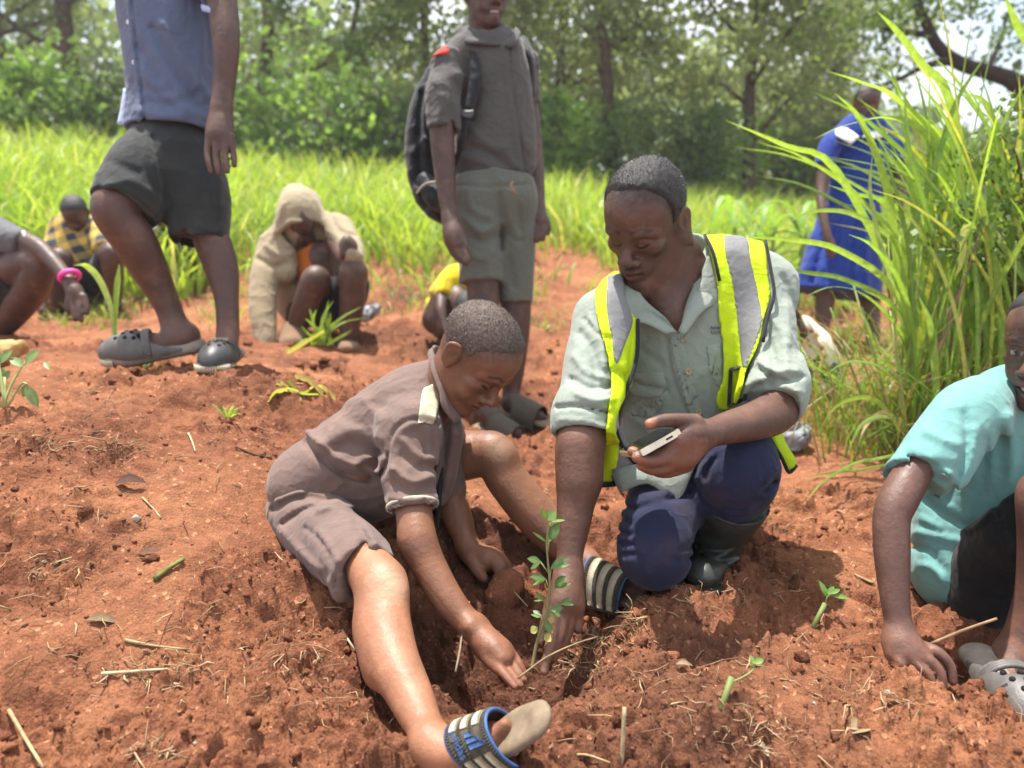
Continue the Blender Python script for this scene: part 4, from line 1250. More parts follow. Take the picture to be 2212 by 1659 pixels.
def disc(c, n, r, th, mat, parent, name='button', holes=True):
    n = nrm(n); a = nrm(np.cross(n, (0.3, 0.1, 1))); b = np.cross(n, a)
    rings = [(r * 0.97, -th), (r, 0), (r * 0.95, th * 0.8), (r * 0.72, th), (r * 0.62, th * 0.5), (0.0005, th * 0.45)]
    K = 14; ang = np.arange(K) / K * 2 * math.pi
    V = np.concatenate([np.asarray(c) + q * (np.cos(ang)[:, None] * a + np.sin(ang)[:, None] * b) + n * z for q, z in rings])
    F = []
    for i in range(len(rings) - 1):
        for j in range(K): F.append([i * K + j, i * K + (j + 1) % K, (i + 1) * K + (j + 1) % K, (i + 1) * K + j])
    o = mobj(name, V, np.array(F), mat, parent)
    if holes:
        bb = Bag()
        for q in range(4):
            t = q * math.pi / 2 + 0.6
            p = np.asarray(c) + (math.cos(t) * a + math.sin(t) * b) * r * 0.26 + n * th * 0.5
            v, f = pipe([p, p + n * 0.0003], r * 0.12, 6, 1); bb.add(v, f)
        bb.obj('button_holes', M_INK, o)
    return o
MAN_LINE = [(-0.6, -0.20), (-0.25, -0.17), (-0.12, -0.08), (0.02, -0.03), (0.07, -0.05), (0.09, 0.10), (0.13, 0.22), (0.20, 0.32), (0.27, 0.345), (0.33, 0.36), (0.6, 0.37)]
def build_man():
    root = empty('person', P(1450, 1250, 1.45), 'man kneeling in a sage shirt and yellow reflective vest, looking down at a phone', 'person')
    # ---------------- body
    Sh = SDF(0.0022)
    hc = P(1393, 480, 1.450)
    fr = head(Sh, hc, (-0.47, -0.68, -0.44), (-0.20, -0.40, 0.86), 0.232, child=0.0, eyes=-0.1, nose_w=1.08, lips=1.05, wx=0.93)
    Sh.tube([fr['w']((0, -0.13, -0.08)), P(1470, 585, 1.52), P(1480, 680, 1.56)], (0.056, 0.056, 0.07), 0.04)
    Sh.tr([(1432, 640, 1.505, 40), (1458, 690, 1.500, 44), (1470, 740, 1.515, 40)], k=0.05)
    parts = [Sh.mesh()]
    A = SDF(0.0025)    # his right arm, reaching down to the hole
    A.tr([(1266, 880, 1.345, 40), (1262, 920, 1.33, 47), (1252, 985, 1.315, 46), (1248, 1045, 1.305, 43.5), (1240, 1120, 1.29, 38), (1232, 1190, 1.275, 29), (1228, 1240, 1.262, 28)], k=0.015)
    A.tr([(1250, 965, 1.305, 36), (1256, 1030, 1.295, 34)], k=0.04)
    A.tr([(1228, 1238, 1.262, 30), (1222, 1270, 1.245, 33), (1216, 1305, 1.23, 34)], k=0.015, flat=((0.2, 1, 0.2), 0.85))
    A.tr([(1234, 1255, 1.255, 22), (1243, 1300, 1.24, 22), (1246, 1318, 1.235, 17)], k=0.012)
    for f_ in ([(1203, 1300, 1.225, 17), (1197, 1340, 1.212, 14.5), (1192, 1380, 1.20, 13), (1180, 1425, 1.185, 11), (1176, 1450, 1.18, 10)],
               [(1217, 1308, 1.225, 17), (1214, 1348, 1.215, 14.5), (1206, 1385, 1.205, 12.5), (1196, 1420, 1.2, 11)],
               [(1232, 1308, 1.232, 16), (1230, 1345, 1.225, 13.5), (1222, 1380, 1.215, 11.5), (1216, 1402, 1.21, 10)],
               [(1246, 1312, 1.238, 14), (1249, 1338, 1.235, 12), (1248, 1360, 1.23, 10)],
               [(1208, 1268, 1.25, 19), (1190, 1310, 1.235, 16), (1178, 1352, 1.225, 13), (1170, 1385, 1.22, 11)]): A.tr(f_, k=0.004, sub=3)
    parts.append(A.mesh())
    B = SDF(0.0025)    # his left arm, forearm across with the phone
    B.tr([(1690, 845, 1.40, 40), (1676, 888, 1.365, 46), (1630, 910, 1.315, 42), (1580, 922, 1.265, 36), (1540, 934, 1.225, 31), (1515, 940, 1.205, 31)], k=0.015)
    B.tr([(1518, 938, 1.205, 33), (1490, 945, 1.18, 38), (1462, 958, 1.165, 34)], k=0.015, flat=((0.1, 1, 0.5), 0.75))
    B.tr([(1505, 955, 1.195, 28), (1478, 985, 1.175, 30), (1450, 992, 1.165, 22)], k=0.015)
    for f_ in ([(1500, 915, 1.185, 22), (1470, 909, 1.165, 16), (1435, 908, 1.15, 14.5), (1404, 916, 1.14, 12)],                       # thumb over the phone
               [(1466, 975, 1.165, 19), (1430, 992, 1.155, 15), (1402, 996, 1.15, 13.5), (1376, 988, 1.148, 12)],
               [(1470, 992, 1.172, 19), (1435, 1010, 1.165, 15), (1408, 1014, 1.16, 13), (1385, 1006, 1.158, 11)],
               [(1480, 1004, 1.18, 18), (1446, 1019, 1.177, 13.5), (1422, 1020, 1.175, 11.5), (1404, 1010, 1.175, 10)],
               [(1462, 966, 1.16, 18), (1425, 982, 1.16, 14.5), (1388, 984, 1.165, 13), (1366, 975, 1.17, 11.5)]): B.tr(f_, k=0.004, sub=3)
    parts.append(B.mesh())
    T = SDF(0.009)
    T.tr([(1500, 1040, 1.62, 105), (1490, 850, 1.60, 120), (1480, 720, 1.60, 100), (1478, 640, 1.57, 50)], flat=((0, 1, 0), 0.65))
    T.tr([(1470, 1020, 1.56, 80), (1415, 1130, 1.36, 60)]); T.tr([(1560, 1030, 1.6, 80), (1590, 1000, 1.4, 60), (1560, 1120, 1.46, 50), (1550, 1200, 1.47, 45)])
    T.tr([(1306, 690, 1.47, 34), (1272, 850, 1.375, 34)]); T.tr([(1670, 640, 1.52, 38), (1690, 850, 1.40, 36)]); T.tr([(1310, 685, 1.48, 30), (1480, 660, 1.58, 50), (1670, 630, 1.53, 40)])
    parts.append(T.mesh())
    def paint(V, C):
        paint_face(fr, V, C, MAN_SKIN, lip=(0.105, 0.045, 0.038), mous=0.95)
        paint_stubble(fr, V, C, MAN_LINE, 0.85, 0.05)
        nail = (0.42, 0.16, 0.09)
        paint_spots(V, C, [(P(1400, 912, 1.131), 0.012, nail, 0.9), (P(1370, 985, 1.142), 0.011, nail, 0.8), (P(1366, 972, 1.16), 0.011, nail, 0.8), (P(1383, 1003, 1.15), 0.01, nail, 0.6), (P(1175, 1450, 1.17), 0.009, (0.3, 0.17, 0.12), 0.8), (P(1172, 1385, 1.21), .008, (.3, .17, .12), .6)])
        px, py, d = proj(V[:, 0], V[:, 1], V[:, 2])
        palm = (d < 1.25) & (px > 1360) & (px < 1530) & (py > 945)
        C[palm] = C[palm] * 0.55 + np.array([0.22, 0.09, 0.055]) * 0.45
        fa = (d < 1.4) & (px < 1320) & (py > 900)
        C[fa] *= np.array([1.25, 1.2, 1.15])
        fb = (d < 1.45) & (px > 1500) & (py > 820)
        C[fb] *= np.array([1.2, 1.2, 1.2])
        soil_dust(V, C, 0.12)
    body_obj(root, parts, M_SKIN, MAN_SKIN, paint)
    hair(fr, M_HAIR, root, 0.0026, 0.025, lump=0.0010, lfreq=230, tufts=16000, tuft_len=0.0018, tuft_mat=M_TUFT,
         line=MAN_LINE)
    # ---------------- trousers and boots
    S = SDF(0.004)
    S.tr([(1480, 1010, 1.60, 110), (1450, 1060, 1.47, 88), (1418, 1140, 1.335, 82), (1414, 1195, 1.30, 78)], k=0.03, sub=5)                       # knee on the ground
    S.tr([(1414, 1190, 1.31, 66), (1430, 1215, 1.40, 62), (1450, 1210, 1.60, 56)], k=0.03)
    S.tr([(1550, 1030, 1.62, 110), (1575, 1000, 1.48, 96), (1590, 1005, 1.37, 90), (1588, 1030, 1.345, 84)], k=0.03, sub=5)                        # raised knee
    S.tr([(1588, 1030, 1.35, 82), (1570, 1085, 1.405, 70), (1556, 1120, 1.44, 50)], k=0.03, cut1=True)
    S.fun(creases([([(1335, 1090), (1370, 1100), (1395, 1092)], -0.006, 6), ([(1338, 1120), (1365, 1130)], -0.006, 5), ([(1340, 1150), (1368, 1155)], -0.006, 5), ([(1345, 1175), (1370, 1178)], -0.006, 5), ([(1350, 1198), (1375, 1196)], -0.005, 5),
        ([(1490, 1060), (1470, 1075), (1440, 1080)], -0.005, 6), ([(1495, 1180), (1470, 1190)], -0.005, 6), ([(1490, 1205), (1462, 1212)], -0.006, 6), ([(1440, 1060), (1410, 1075)], 0.004, 8),
        ([(1525, 985), (1510, 1000), (1500, 1020)], -0.006, 6), ([(1545, 990), (1530, 1010), (1522, 1030)], -0.006, 6), ([(1535, 985), (1520, 1005)], .005, 6),
        ([(1680, 1010), (1665, 1025), (1655, 1045)], 0.008, 6), ([(1672, 1040), (1650, 1060)], -0.009, 7), ([(1640, 1080), (1600, 1100), (1560, 1095)], -0.005, 9), ([(1500, 1040), (1520, 1080), (1560, 1110)], -.004, 9)], 1.5), 'd')
    S.fun(wrinkle(0.003, 11, 14), 'd')
    cloth_obj('trousers', S, M_NAVY, root)
    S = SDF(0.0034)
    S.tr([(1582, 1066, 1.385, 86), (1564, 1110, 1.42, 72), (1550, 1160, 1.452, 55), (1550, 1195, 1.465, 48), (1552, 1225, 1.468, 46)], k=0.02, cut0=True)
    S.tr([(1586, 1056, 1.38, 84), (1579, 1074, 1.392, 80)], k=0.003, op='s', cut1=True)
    S.tr([(1548, 1222, 1.475, 46), (1535, 1232, 1.42, 44), (1520, 1240, 1.35, 40)], k=0.03, flat=((0, 0, 1), 0.8))
    S.fun(creases([([(1510, 1180), (1550, 1190), (1590, 1180)], -0.004, 5), ([(1512, 1200), (1550, 1212), (1592, 1200)], -0.004, 5), ([(1500, 1150), (1540, 1160)], -0.003, 6)]), 'd')
    o = cloth_obj('rubber_boot', S, M_BOOT, root)
    V, F = S2 = None, None
    Sl = SDF(0.004)
    Sl.tr([(1550, 1254, 1.49, 44), (1535, 1262, 1.42, 44), (1520, 1268, 1.345, 42)], k=0.01, flat=((0, 0, 1), 0.3))
    cloth_obj('boot_sole', Sl, M_BOOT, o)
    # boot of the kneeling leg, behind
    S = SDF(0.006)
    S.tr([(1455, 1205, 1.62, 52), (1475, 1190, 1.78, 46), (1480, 1180, 1.84, 46), (1480, 1130, 1.90, 40)], k=0.03)
    cloth_obj('rubber_boot', S, M_BOOT, root)
    # ---------------- shirt
    S = SDF(0.0036)
    S.tr([(1478, 1010, 1.60, 138), (1485, 900, 1.585, 150), (1485, 790, 1.56, 160), (1482, 690, 1.555, 150), (1490, 610, 1.56, 92)], k=0.03, flat=((0.1, 1, 0.25), 0.60), sub=6)
    S.tr([(1300, 690, 1.47, 52), (1380, 650, 1.525, 66), (1480, 610, 1.56, 62), (1600, 590, 1.55, 64), (1660, 612, 1.53, 50)], k=0.06, sub=4)
    S.tr([(1420, 1000, 1.49, 60), (1470, 1020, 1.475, 70), (1530, 1000, 1.50, 50)], k=0.05, flat=((0, 1, 0.2), 0.5))
    S.tr([(1306, 690, 1.465, 62), (1285, 770, 1.42, 66), (1272, 850, 1.375, 64), (1265, 900, 1.35, 62)], k=0.04, sub=5)
    S.tr([(1266, 868, 1.36, 62), (1262, 892, 1.347, 73), (1260, 920, 1.337, 73), (1260, 938, 1.332, 66)], k=0.012, cut1=True)       # rolled cuff
    S.tr([(1261, 926, 1.335, 55), (1261, 950, 1.32, 57)], k=0.003, op='s', cut0=True)
    S.tr([(1660, 620, 1.53, 58), (1662, 700, 1.49, 64), (1672, 780, 1.44, 63), (1680, 830, 1.405, 60)], k=0.04, sub=5)
    S.tr([(1680, 806, 1.415, 60), (1680, 834, 1.395, 69), (1673, 860, 1.375, 69), (1666, 874, 1.362, 63)], k=0.012, cut1=True)
    S.tr([(1672, 866, 1.37, 56), (1655, 890, 1.345, 56)], k=0.003, op='s', cut0=True)
    S.tr([(1480, 700, 1.56, 20), (1468, 640, 1.50, 46), (1455, 560, 1.47, 60)], k=0.012, op='s')      # neck opening
    S.tr([(1455, 650, 1.42, 26), (1470, 705, 1.415, 18), (1478, 735, 1.42, 6)], k=0.01, op='s')
    S.fun(creases([
        ([(1330, 800), (1375, 830), (1440, 845)], -0.005, 8), ([(1390, 760), (1430, 790), (1440, 840)], -0.004, 9), ([(1440, 730), (1450, 800), (1470, 860), (1500, 930)], -0.006, 5),
        ([(1445, 740), (1462, 810), (1482, 870), (1508, 935)], 0.004, 6), ([(1545, 760), (1530, 830), (1540, 890)], 0.005, 8), ([(1530, 800), (1500, 820), (1490, 870)], 0.004, 8),
        ([(1400, 880), (1430, 900), (1440, 950)], -0.004, 8), ([(1360, 900), (1400, 930), (1420, 980)], 0.004, 9), ([(1340, 1000), (1390, 985), (1440, 1000)], 0.004, 9),
        ([(1690, 600), (1720, 680), (1725, 760)], -0.006, 9), ([(1660, 680), (1690, 720), (1700, 790)], 0.006, 9), ([(1655, 720), (1672, 780), (1665, 830)], -0.007, 8), ([(1700, 660), (1705, 740)], 0.006, 9),
        ([(1640, 780), (1670, 800), (1720, 800)], 0.006, 7), ([(1645, 800), (1690, 822), (1730, 815)], -0.006, 6), ([(1625, 845), (1670, 838), (1725, 845)], 0.004, 6), ([(1625, 860), (1670, 862), (1715, 860)], -0.003, 5),
        ([(1255, 720), (1280, 760), (1290, 820)], -0.006, 9), ([(1240, 770), (1265, 800), (1300, 815)], 0.005, 9), ([(1235, 820), (1275, 840), (1315, 835)], -0.006, 8), ([(1245, 850), (1285, 865), (1320, 860)], 0.005, 7),
        ([(1275, 690), (1300, 740), (1305, 790)], 0.005, 9), ([(1205, 880), (1250, 878), (1315, 892)], -0.006, 5), ([(1210, 905), (1260, 910), (1310, 925)], 0.003, 6),
        ([(1265, 690), (1290, 720), (1320, 730)], -0.005, 5),
    ], 1.56), 'd')
    S.fun(wrinkle(0.0034, 7, 24, (1, 1, 1.2)), 'd')
    vneck = region([(1385, 636), (1402, 656), (1440, 688), (1467, 722), (1480, 692), (1502, 632), (1516, 585), (1532, 515), (1450, 480), (1380, 560)], 1.60)
    S.fun(lambda x, y, z: -vneck(x, y, z), 'i', 0.002)
    shirt = cloth_obj('shirt', S, M_SAGE, root)
    F, lo, h = S.F.copy(), S.lo.copy(), S.h
    # shirt details: collar, pockets, placket, buttons
    bC = Bag()
    bC.add(*loft([(1530, 520, 1.56), (1512, 560, 1.51), (1500, 610, 1.475), (1482, 660, 1.45), (1472, 715, 1.432)], [(1560, 540, 1.535), (1552, 600, 1.485), (1548, 650, 1.455), (1515, 675, 1.425), (1476, 728, 1.415)], 0.005, 0.008, 5))
    bC.add(*loft([(1345, 630, 1.475), (1372, 655, 1.465), (1425, 688, 1.452), (1466, 722, 1.432)], [(1336, 655, 1.455), (1350, 698, 1.435), (1392, 698, 1.428), (1440, 722, 1.42)], 0.005, 0.006, 5))
    bC.add(*loft([(1530, 520, 1.56), (1500, 505, 1.60), (1450, 520, 1.61), (1400, 570, 1.57), (1345, 632, 1.475)], [(1560, 540, 1.54), (1520, 545, 1.62), (1460, 570, 1.63), (1400, 610, 1.58), (1338, 655, 1.46)], 0.005, 0.004, 4))
    bC.obj('collar', M_SAGE, shirt)
    pk = region([(1352, 808), (1432, 805), (1440, 840), (1432, 880), (1415, 905), (1362, 898), (1356, 850)], 1.56, smooth=False)
    shell(F, lo, h, -0.0045, 0.0075, [pk], 'chest_pocket', M_SAGE, shirt)
    shell(F, lo, h, -0.003, 0.011, [region([(1352, 806), (1434, 802), (1441, 838), (1428, 858), (1392, 862), (1360, 852)], 1.56, smooth=False)], 'pocket_flap', M_SAGE, shirt)
    shell(F, lo, h, -0.004, 0.008, [region([(1525, 745), (1560, 738), (1562, 840), (1545, 835), (1530, 800)], 1.56, smooth=False)], 'chest_pocket', M_SAGE, shirt)
    shell(F, lo, h, -0.0045, 0.008, [region([(1444, 728), (1468, 722), (1492, 800), (1512, 870), (1530, 950), (1500, 955), (1482, 880), (1462, 810)], 1.56)], 'placket', M_SAGE, shirt)
    def on(px, py):   # nearest shirt surface along the view ray
        for d in np.arange(1.2, 1.75, 0.002):
            q = P(px, py, d); i = ((q - lo) / h).astype(int)
            if (i >= 0).all() and (i < F.shape).all() and F[tuple(i)] < 0.002: return q
        return P(px, py, 1.5)
    for bx, by, r in ((1486, 803, 0.0066), (1508, 890, 0.0066)):
        disc(on(bx, by) + np.array([0, -0.006, 0.001]), (-0.1, -1, 0.25), r, 0.002, M_BUTTON, shirt)
    disc(on(1474, 735) + np.array([0, -0.005, 0.001]), (-0.4, -1, 0.2), 0.005, 0.002, M_BUTTON, shirt, holes=False)
    lettering('NEW\nLILO', on(1544, 714) + np.array([0, -0.004, 0.001]), (1, 0.1, -0.05), (0.1, 0.3, 1), 0.0085, M_INK, shirt, 'chest_lettering', 1.05, 0.15)
    V, F_ = loft([(1322, 1012, 1.372), (1400, 1000, 1.352), (1470, 990, 1.352), (1500, 985, 1.37)], [(1340, 1064, 1.352), (1400, 1044, 1.325), (1462, 1080, 1.322), (1496, 1010, 1.36)], 0.005, 0.008, 6); mobj('shirt_tail', V, F_, M_SAGE, shirt)
    # ---------------- vest
    vest = empty('reflective_vest', P(1480, 900, 1.45)); vest.parent = root; vest.location = P(1480, 900, 1.45) - world_loc(root)
    right_panel = [(1518, 508), (1600, 505), (1648, 522), (1660, 600), (1664, 640), (1650, 690), (1640, 740), (1612, 800), (1606, 830), (1592, 870), (1575, 886), (1552, 884), (1546, 858), (1560, 820), (1562, 760), (1552, 680), (1548, 610), (1534, 550)]
    shell(F, lo, h, 0.003, 0.009, [region(right_panel, 1.66)], 'vest_panel', M_HIVIS, vest)
    shell(F, lo, h, 0.006, 0.0078, [region([(1562, 508), (1612, 512), (1622, 560), (1640, 640), (1648, 690), (1632, 745), (1608, 800), (1600, 770), (1592, 700), (1580, 610), (1566, 550)], 1.66)], 'reflective_strip', M_REFL, vest)
    lp = [(1284, 630), (1312, 592), (1345, 590), (1345, 640), (1372, 690), (1376, 760), (1366, 830), (1340, 880), (1330, 930), (1350, 970), (1395, 1010), (1380, 1040), (1300, 1045), (1305, 980), (1312, 900), (1320, 830), (1310, 760), (1290, 690)]
    shell(F, lo, h, 0.004, 0.0085, [region(lp, 1.60)], 'vest_panel', M_HIVIS, vest)
    shell(F, lo, h, 0.0065, 0.0078, [region([(1312, 596), (1345, 592), (1350, 640), (1368, 690), (1352, 740), (1330, 790), (1318, 720), (1308, 660)], 1.60)], 'reflective_strip', M_REFL, vest)
    bV = Bag()   # loose front edge of the vest hanging from the chest
    V1, F1 = loft([(1362, 690, 1.432), (1345, 780, 1.405), (1330, 860, 1.385), (1312, 930, 1.375), (1300, 1000, 1.38), (1296, 1046, 1.39)], [(1378, 690, 1.425), (1374, 770, 1.395), (1352, 840, 1.37), (1330, 900, 1.355), (1345, 960, 1.36), (1395, 1022, 1.385)], 0.004, 0.010, 6)
    bV.add(V1, F1); bV.obj('vest_front_edge', M_HIVIS, vest)
    V1, F1 = loft([(1345, 900, 1.363), (1352, 950, 1.358), (1370, 1000, 1.365), (1392, 1022, 1.376)], [(1322, 960, 1.362), (1320, 1000, 1.372), (1322, 1036, 1.378), (1335, 1042, 1.382)], 0.003, 0.006, 5)
    mobj('reflective_strip', V1, F1, M_REFL, vest)
    def bind(pts, r=0.0042): 
        V, F_ = pipe([P(*p) for p in pts], r, 6, 4); mobj('binding', V, F_, M_BIND, vest)
    bind([(1378, 690, 1.420), (1376, 770, 1.388), (1354, 840, 1.362), (1330, 897, 1.347), (1334, 940, 1.350), (1358, 985, 1.358), (1396, 1024, 1.377)])
    bind([(1296, 1047, 1.385), (1320, 1046, 1.378), (1345, 1040, 1.374), (1396, 1026, 1.377)], 0.0055)
    bind([(1284, 632, 1.445), (1290, 680, 1.415), (1308, 750, 1.40), (1322, 830, 1.375), (1318, 870, 1.37)], 0.003)
    def on2(px, py, off=0.015):
        return on(px, py) + np.array([0, -off, 0.004])
    for line in ([(1648, 524), (1660, 590), (1666, 640), (1652, 690), (1642, 740)], [(1518, 512), (1536, 550), (1550, 610)]):
        V, F_ = pipe([on2(*p) for p in line], 0.0036, 6, 4); mobj('binding', V, F_, M_BIND, vest)
    card = [(1574, 800), (1612, 792), (1604, 862), (1570, 878), (1574, 800)]
    V, F_ = pipe([on2(*p, 0.014) for p in card], 0.0042, 6, 1); mobj('card_pocket_frame', V, F_, M_BIND, vest)
    # tail of the vest hanging behind the raised knee
    V1, F1 = loft([(1655, 930, 1.48), (1672, 960, 1.45), (1690, 990, 1.44), (1704, 1018, 1.44)], [(1684, 925, 1.50), (1698, 960, 1.47), (1716, 990, 1.455), (1720, 1004, 1.45)], 0.004, 0.004, 4)
    mobj('vest_tail', V1, F1, M_HIVIS, vest)
    bind([(1655, 932, 1.475), (1672, 962, 1.445), (1690, 992, 1.435), (1704, 1020, 1.435), (1720, 1006, 1.445)], 0.004)
    return root, fr
man, man_fr = build_man()

# the phone he holds
def build_phone():
    a, b = P(1466, 934, 1.142), P(1380, 982, 1.137)         # long edge nearest the camera
    c0 = (a + b) / 2
    x = nrm(b - a); 
    v = nrm(c0 - np.array([0, 0, CAM_H])) + np.array([0.10, 0, 0.20]); dp = nrm(v - x * (v @ x)); up = np.cross(x, dp)
    if up[2] < 0: up = -up
    Lh, W, T = np.linalg.norm(b - a) / 2 + 0.004, 0.072, 0.0052
    ctr = c0 + dp * W * 0.95 - x * 0.028 * 0 
    import bmesh
    e = empty('phone', ctr, 'pale gold phone held in the kneeling man\'s hand', 'phone')
    def rb(name, cx, sx, sy, sz, bev, mat):
        bm = bmesh.new(); bmesh.ops.create_cube(bm, size=2)
        for v in bm.verts: v.co = (v.co.x * sx, v.co.y * sy, v.co.z * sz)
        ve = [ed for ed in bm.edges if abs(ed.verts[0].co.z - ed.verts[1].co.z) > sz]
        bmesh.ops.bevel(bm, geom=ve, offset=bev, segments=5, affect='EDGES')
        bmesh.ops.bevel(bm, geom=[ed for ed in bm.edges if abs(ed.verts[0].co.z - ed.verts[1].co.z) < 1e-5 and abs(abs(ed.verts[0].co.z) - sz) < 1e-5 and ed.is_boundary is False and len([f for f in ed.link_faces if abs(f.normal.z) < 0.5]) == 1], offset=min(0.0012, sz * 0.4), segments=2, affect='EDGES')
        me = bpy.data.meshes.new(name); bm.to_mesh(me); bm.free()
        R = np.stack([x, dp, up], 1)
        o = bpy.data.objects.new(name, me); COL.objects.link(o)
        n = len(me.vertices); co = np.empty(n * 3, np.float32); me.vertices.foreach_get('co', co)
        co = (co.reshape(-1, 3) + np.asarray(cx)) @ R.T
        me.vertices.foreach_set('co', co.astype(np.float32).ravel()); me.update(); me.materials.append(mat)
        o.parent = e
        return o
    gold = plain_mat('champagne_metal', (0.62, 0.53, 0.40), 0.3, 0.08, 60, 0.5, 0.0002, 0.6)
    dark = plain_mat('dark_glass', (0.01, 0.011, 0.013), 0.08, 0.05, 40, 0.6, 0.0)
    rb('phone_body', (0, 0, 0), Lh, W, T, 0.008, gold)
    rb('screen', (0, 0, T + 0.0003), Lh * 0.95, W * 0.93, 0.0004, 0.006, dark)
    rb('back_glass', (0, 0, -T - 0.0003), Lh * 0.96, W * 0.95, 0.0004, 0.006, dark)
    rb('side_button', (-Lh * 0.45, -W - 0.0002, 0), 0.006, 0.0006, 0.0016, 0.0005, dark)
build_phone()

# ================================================================== THE OTHER CHILDREN
M_TEAL = cloth_mat('turquoise_jersey', (0.15, 0.325, 0.305), 0.88, 1000, None, 0, 0.3, fscale=24)
M_BLACK = cloth_mat('black_shorts_cloth', (0.009, 0.009, 0.010), 0.7, 800, (0.10, 0.06, 0.04), 0.12, 0.3)
M_SLATE = cloth_mat('slate_blue_shirt_cloth', (0.100, 0.125, 0.200), 0.85, 900, None, 0, 0.3)
M_PALEBLUE = cloth_mat('pale_blue_shirt_tail', (0.35, 0.44, 0.66), 0.9, 900)
M_CHAR = cloth_mat('charcoal_shorts_cloth', (0.028, 0.031, 0.031), 0.8, 800, (0.10, 0.09, 0.08), 0.2, 0.3)
M_KHGREY = cloth_mat('brown_grey_shirt_cloth', (0.080, 0.074, 0.070), 0.85, 900, (0.2, 0.15, 0.11), 0.12, 0.4)
M_GREYSH = cloth_mat('grey_green_shorts_cloth', (0.125, 0.130, 0.108), 0.82, 900, (0.22, 0.17, 0.12), 0.2, 0.4)
M_PACK = cloth_mat('black_pack_nylon', (0.014, 0.015, 0.018), 0.7, 600, (0.08, 0.07, 0.06), 0.15, 0.35, 0.6)
M_RED = cloth_mat('red_patch', (0.62, 0.045, 0.03), 0.85)
M_BEIGE = cloth_mat('beige_jacket_cloth', (0.34, 0.275, 0.175), 0.82, 800, (0.35, 0.2, 0.12), 0.25, 0.7, fscale=13)
M_ORANGE = cloth_mat('orange_shirt', (0.55, 0.15, 0.02), 0.8)
M_ROYAL = cloth_mat('royal_blue_dress', (0.013, 0.040, 0.25), 0.75, 700, None, 0, 0.4)
M_WHITE = cloth_mat('white_collar_cloth', (0.72, 0.72, 0.72), 0.9, 700)
M_YELLOW = cloth_mat('bright_yellow_shirt', (0.62, 0.47, 0.006), 0.85, 700, None, 0, 0.4)
M_SHADE = cloth_mat('dark_grey_shirt', (0.115, 0.115, 0.122), 0.85, 800, None, 0, 0.35)
M_CLOG = plain_mat('grey_clog_foam', (0.115, 0.105, 0.098), 0.5, 0.3, 45, 0.45)
M_CLOGSOLE = plain_mat('dusty_clog_sole', (0.26, 0.21, 0.165), 0.75, 0.25, 60)
M_CLOGDK = plain_mat('black_clog_foam', (0.050, 0.049, 0.049), 0.45, 0.3, 45, 0.45)
M_RIB = plain_mat('cream_sole_rib', (0.55, 0.50, 0.38), 0.7, 0.2, 60)
M_HOLE = plain_mat('dark_hole', (0.006, 0.005, 0.005), 0.9, 0.1, 40)
M_PINK = plain_mat('pink_silicone', (0.80, 0.07, 0.38), 0.45, 0.15, 60)
M_PEARL = plain_mat('pearl_button', (0.7, 0.68, 0.62), 0.3, 0.1, 60)
DK = np.array([0.074, 0.039, 0.030])
def plaid_mat():
    m, nt, b = new_mat('yellow_black_plaid')
    v = coords(nt); mp_ = nt.nodes.new('ShaderNodeMapping'); mp_.inputs['Rotation'].default_value = (0.3, 0.4, 0.5); nt.links.new(v, mp_.inputs['Vector'])
    out = None
    for ax in ('X', 'Z'):
        wv = N(nt, 'ShaderNodeTexWave', Scale=4.0); wv.bands_direction = ax; nt.links.new(mp_.outputs['Vector'], wv.inputs['Vector'])
        r = ramp(nt, [(0.45, 0.0), (0.55, 1.0)]); nt.links.new(wv.outputs['Fac'], r.inputs['Fac'])
        out = r.outputs['Color'] if out is None else mixc(nt, out, r.outputs['Color'], 0.5)
    c = mixc(nt, (0.03, 0.035, 0.06), (0.55, 0.37, 0.07), out)
    nt.links.new(c, b.inputs['Base Color']); b.inputs['Roughness'].default_value = 0.9
    return m
def floral_mat():
    m, nt, b = new_mat('cream_floral_cloth')
    vo = N(nt, 'ShaderNodeTexVoronoi', Scale=22.0); nt.links.new(coords(nt), vo.inputs['Vector'])
    r = ramp(nt, [(0.18, (0.50, 0.10, 0.07)), (0.26, (0.66, 0.60, 0.50)), (1, (0.70, 0.66, 0.57))]); nt.links.new(vo.outputs['Distance'], r.inputs['Fac'])
    nt.links.new(r.outputs['Color'], b.inputs['Base Color']); b.inputs['Roughness'].default_value = 0.9
    return m
def part_tubes(h, specs, name, mat, parent, cr=None, wr=None, subs=(), big=False, dmax=None):
    """garment from tubes: each spec = (rows, kwargs)"""
    S = SDF(h)
    for rows, kw in specs: S.tr(rows, **kw)
    for rows, kw in subs: S.tr(rows, op='s', **kw)
    if cr: S.fun(creases(cr, dmax), 'd')
    if wr: S.fun(wrinkle(*wr), 'd')
    return cloth_obj(name, S, mat, parent, big), S
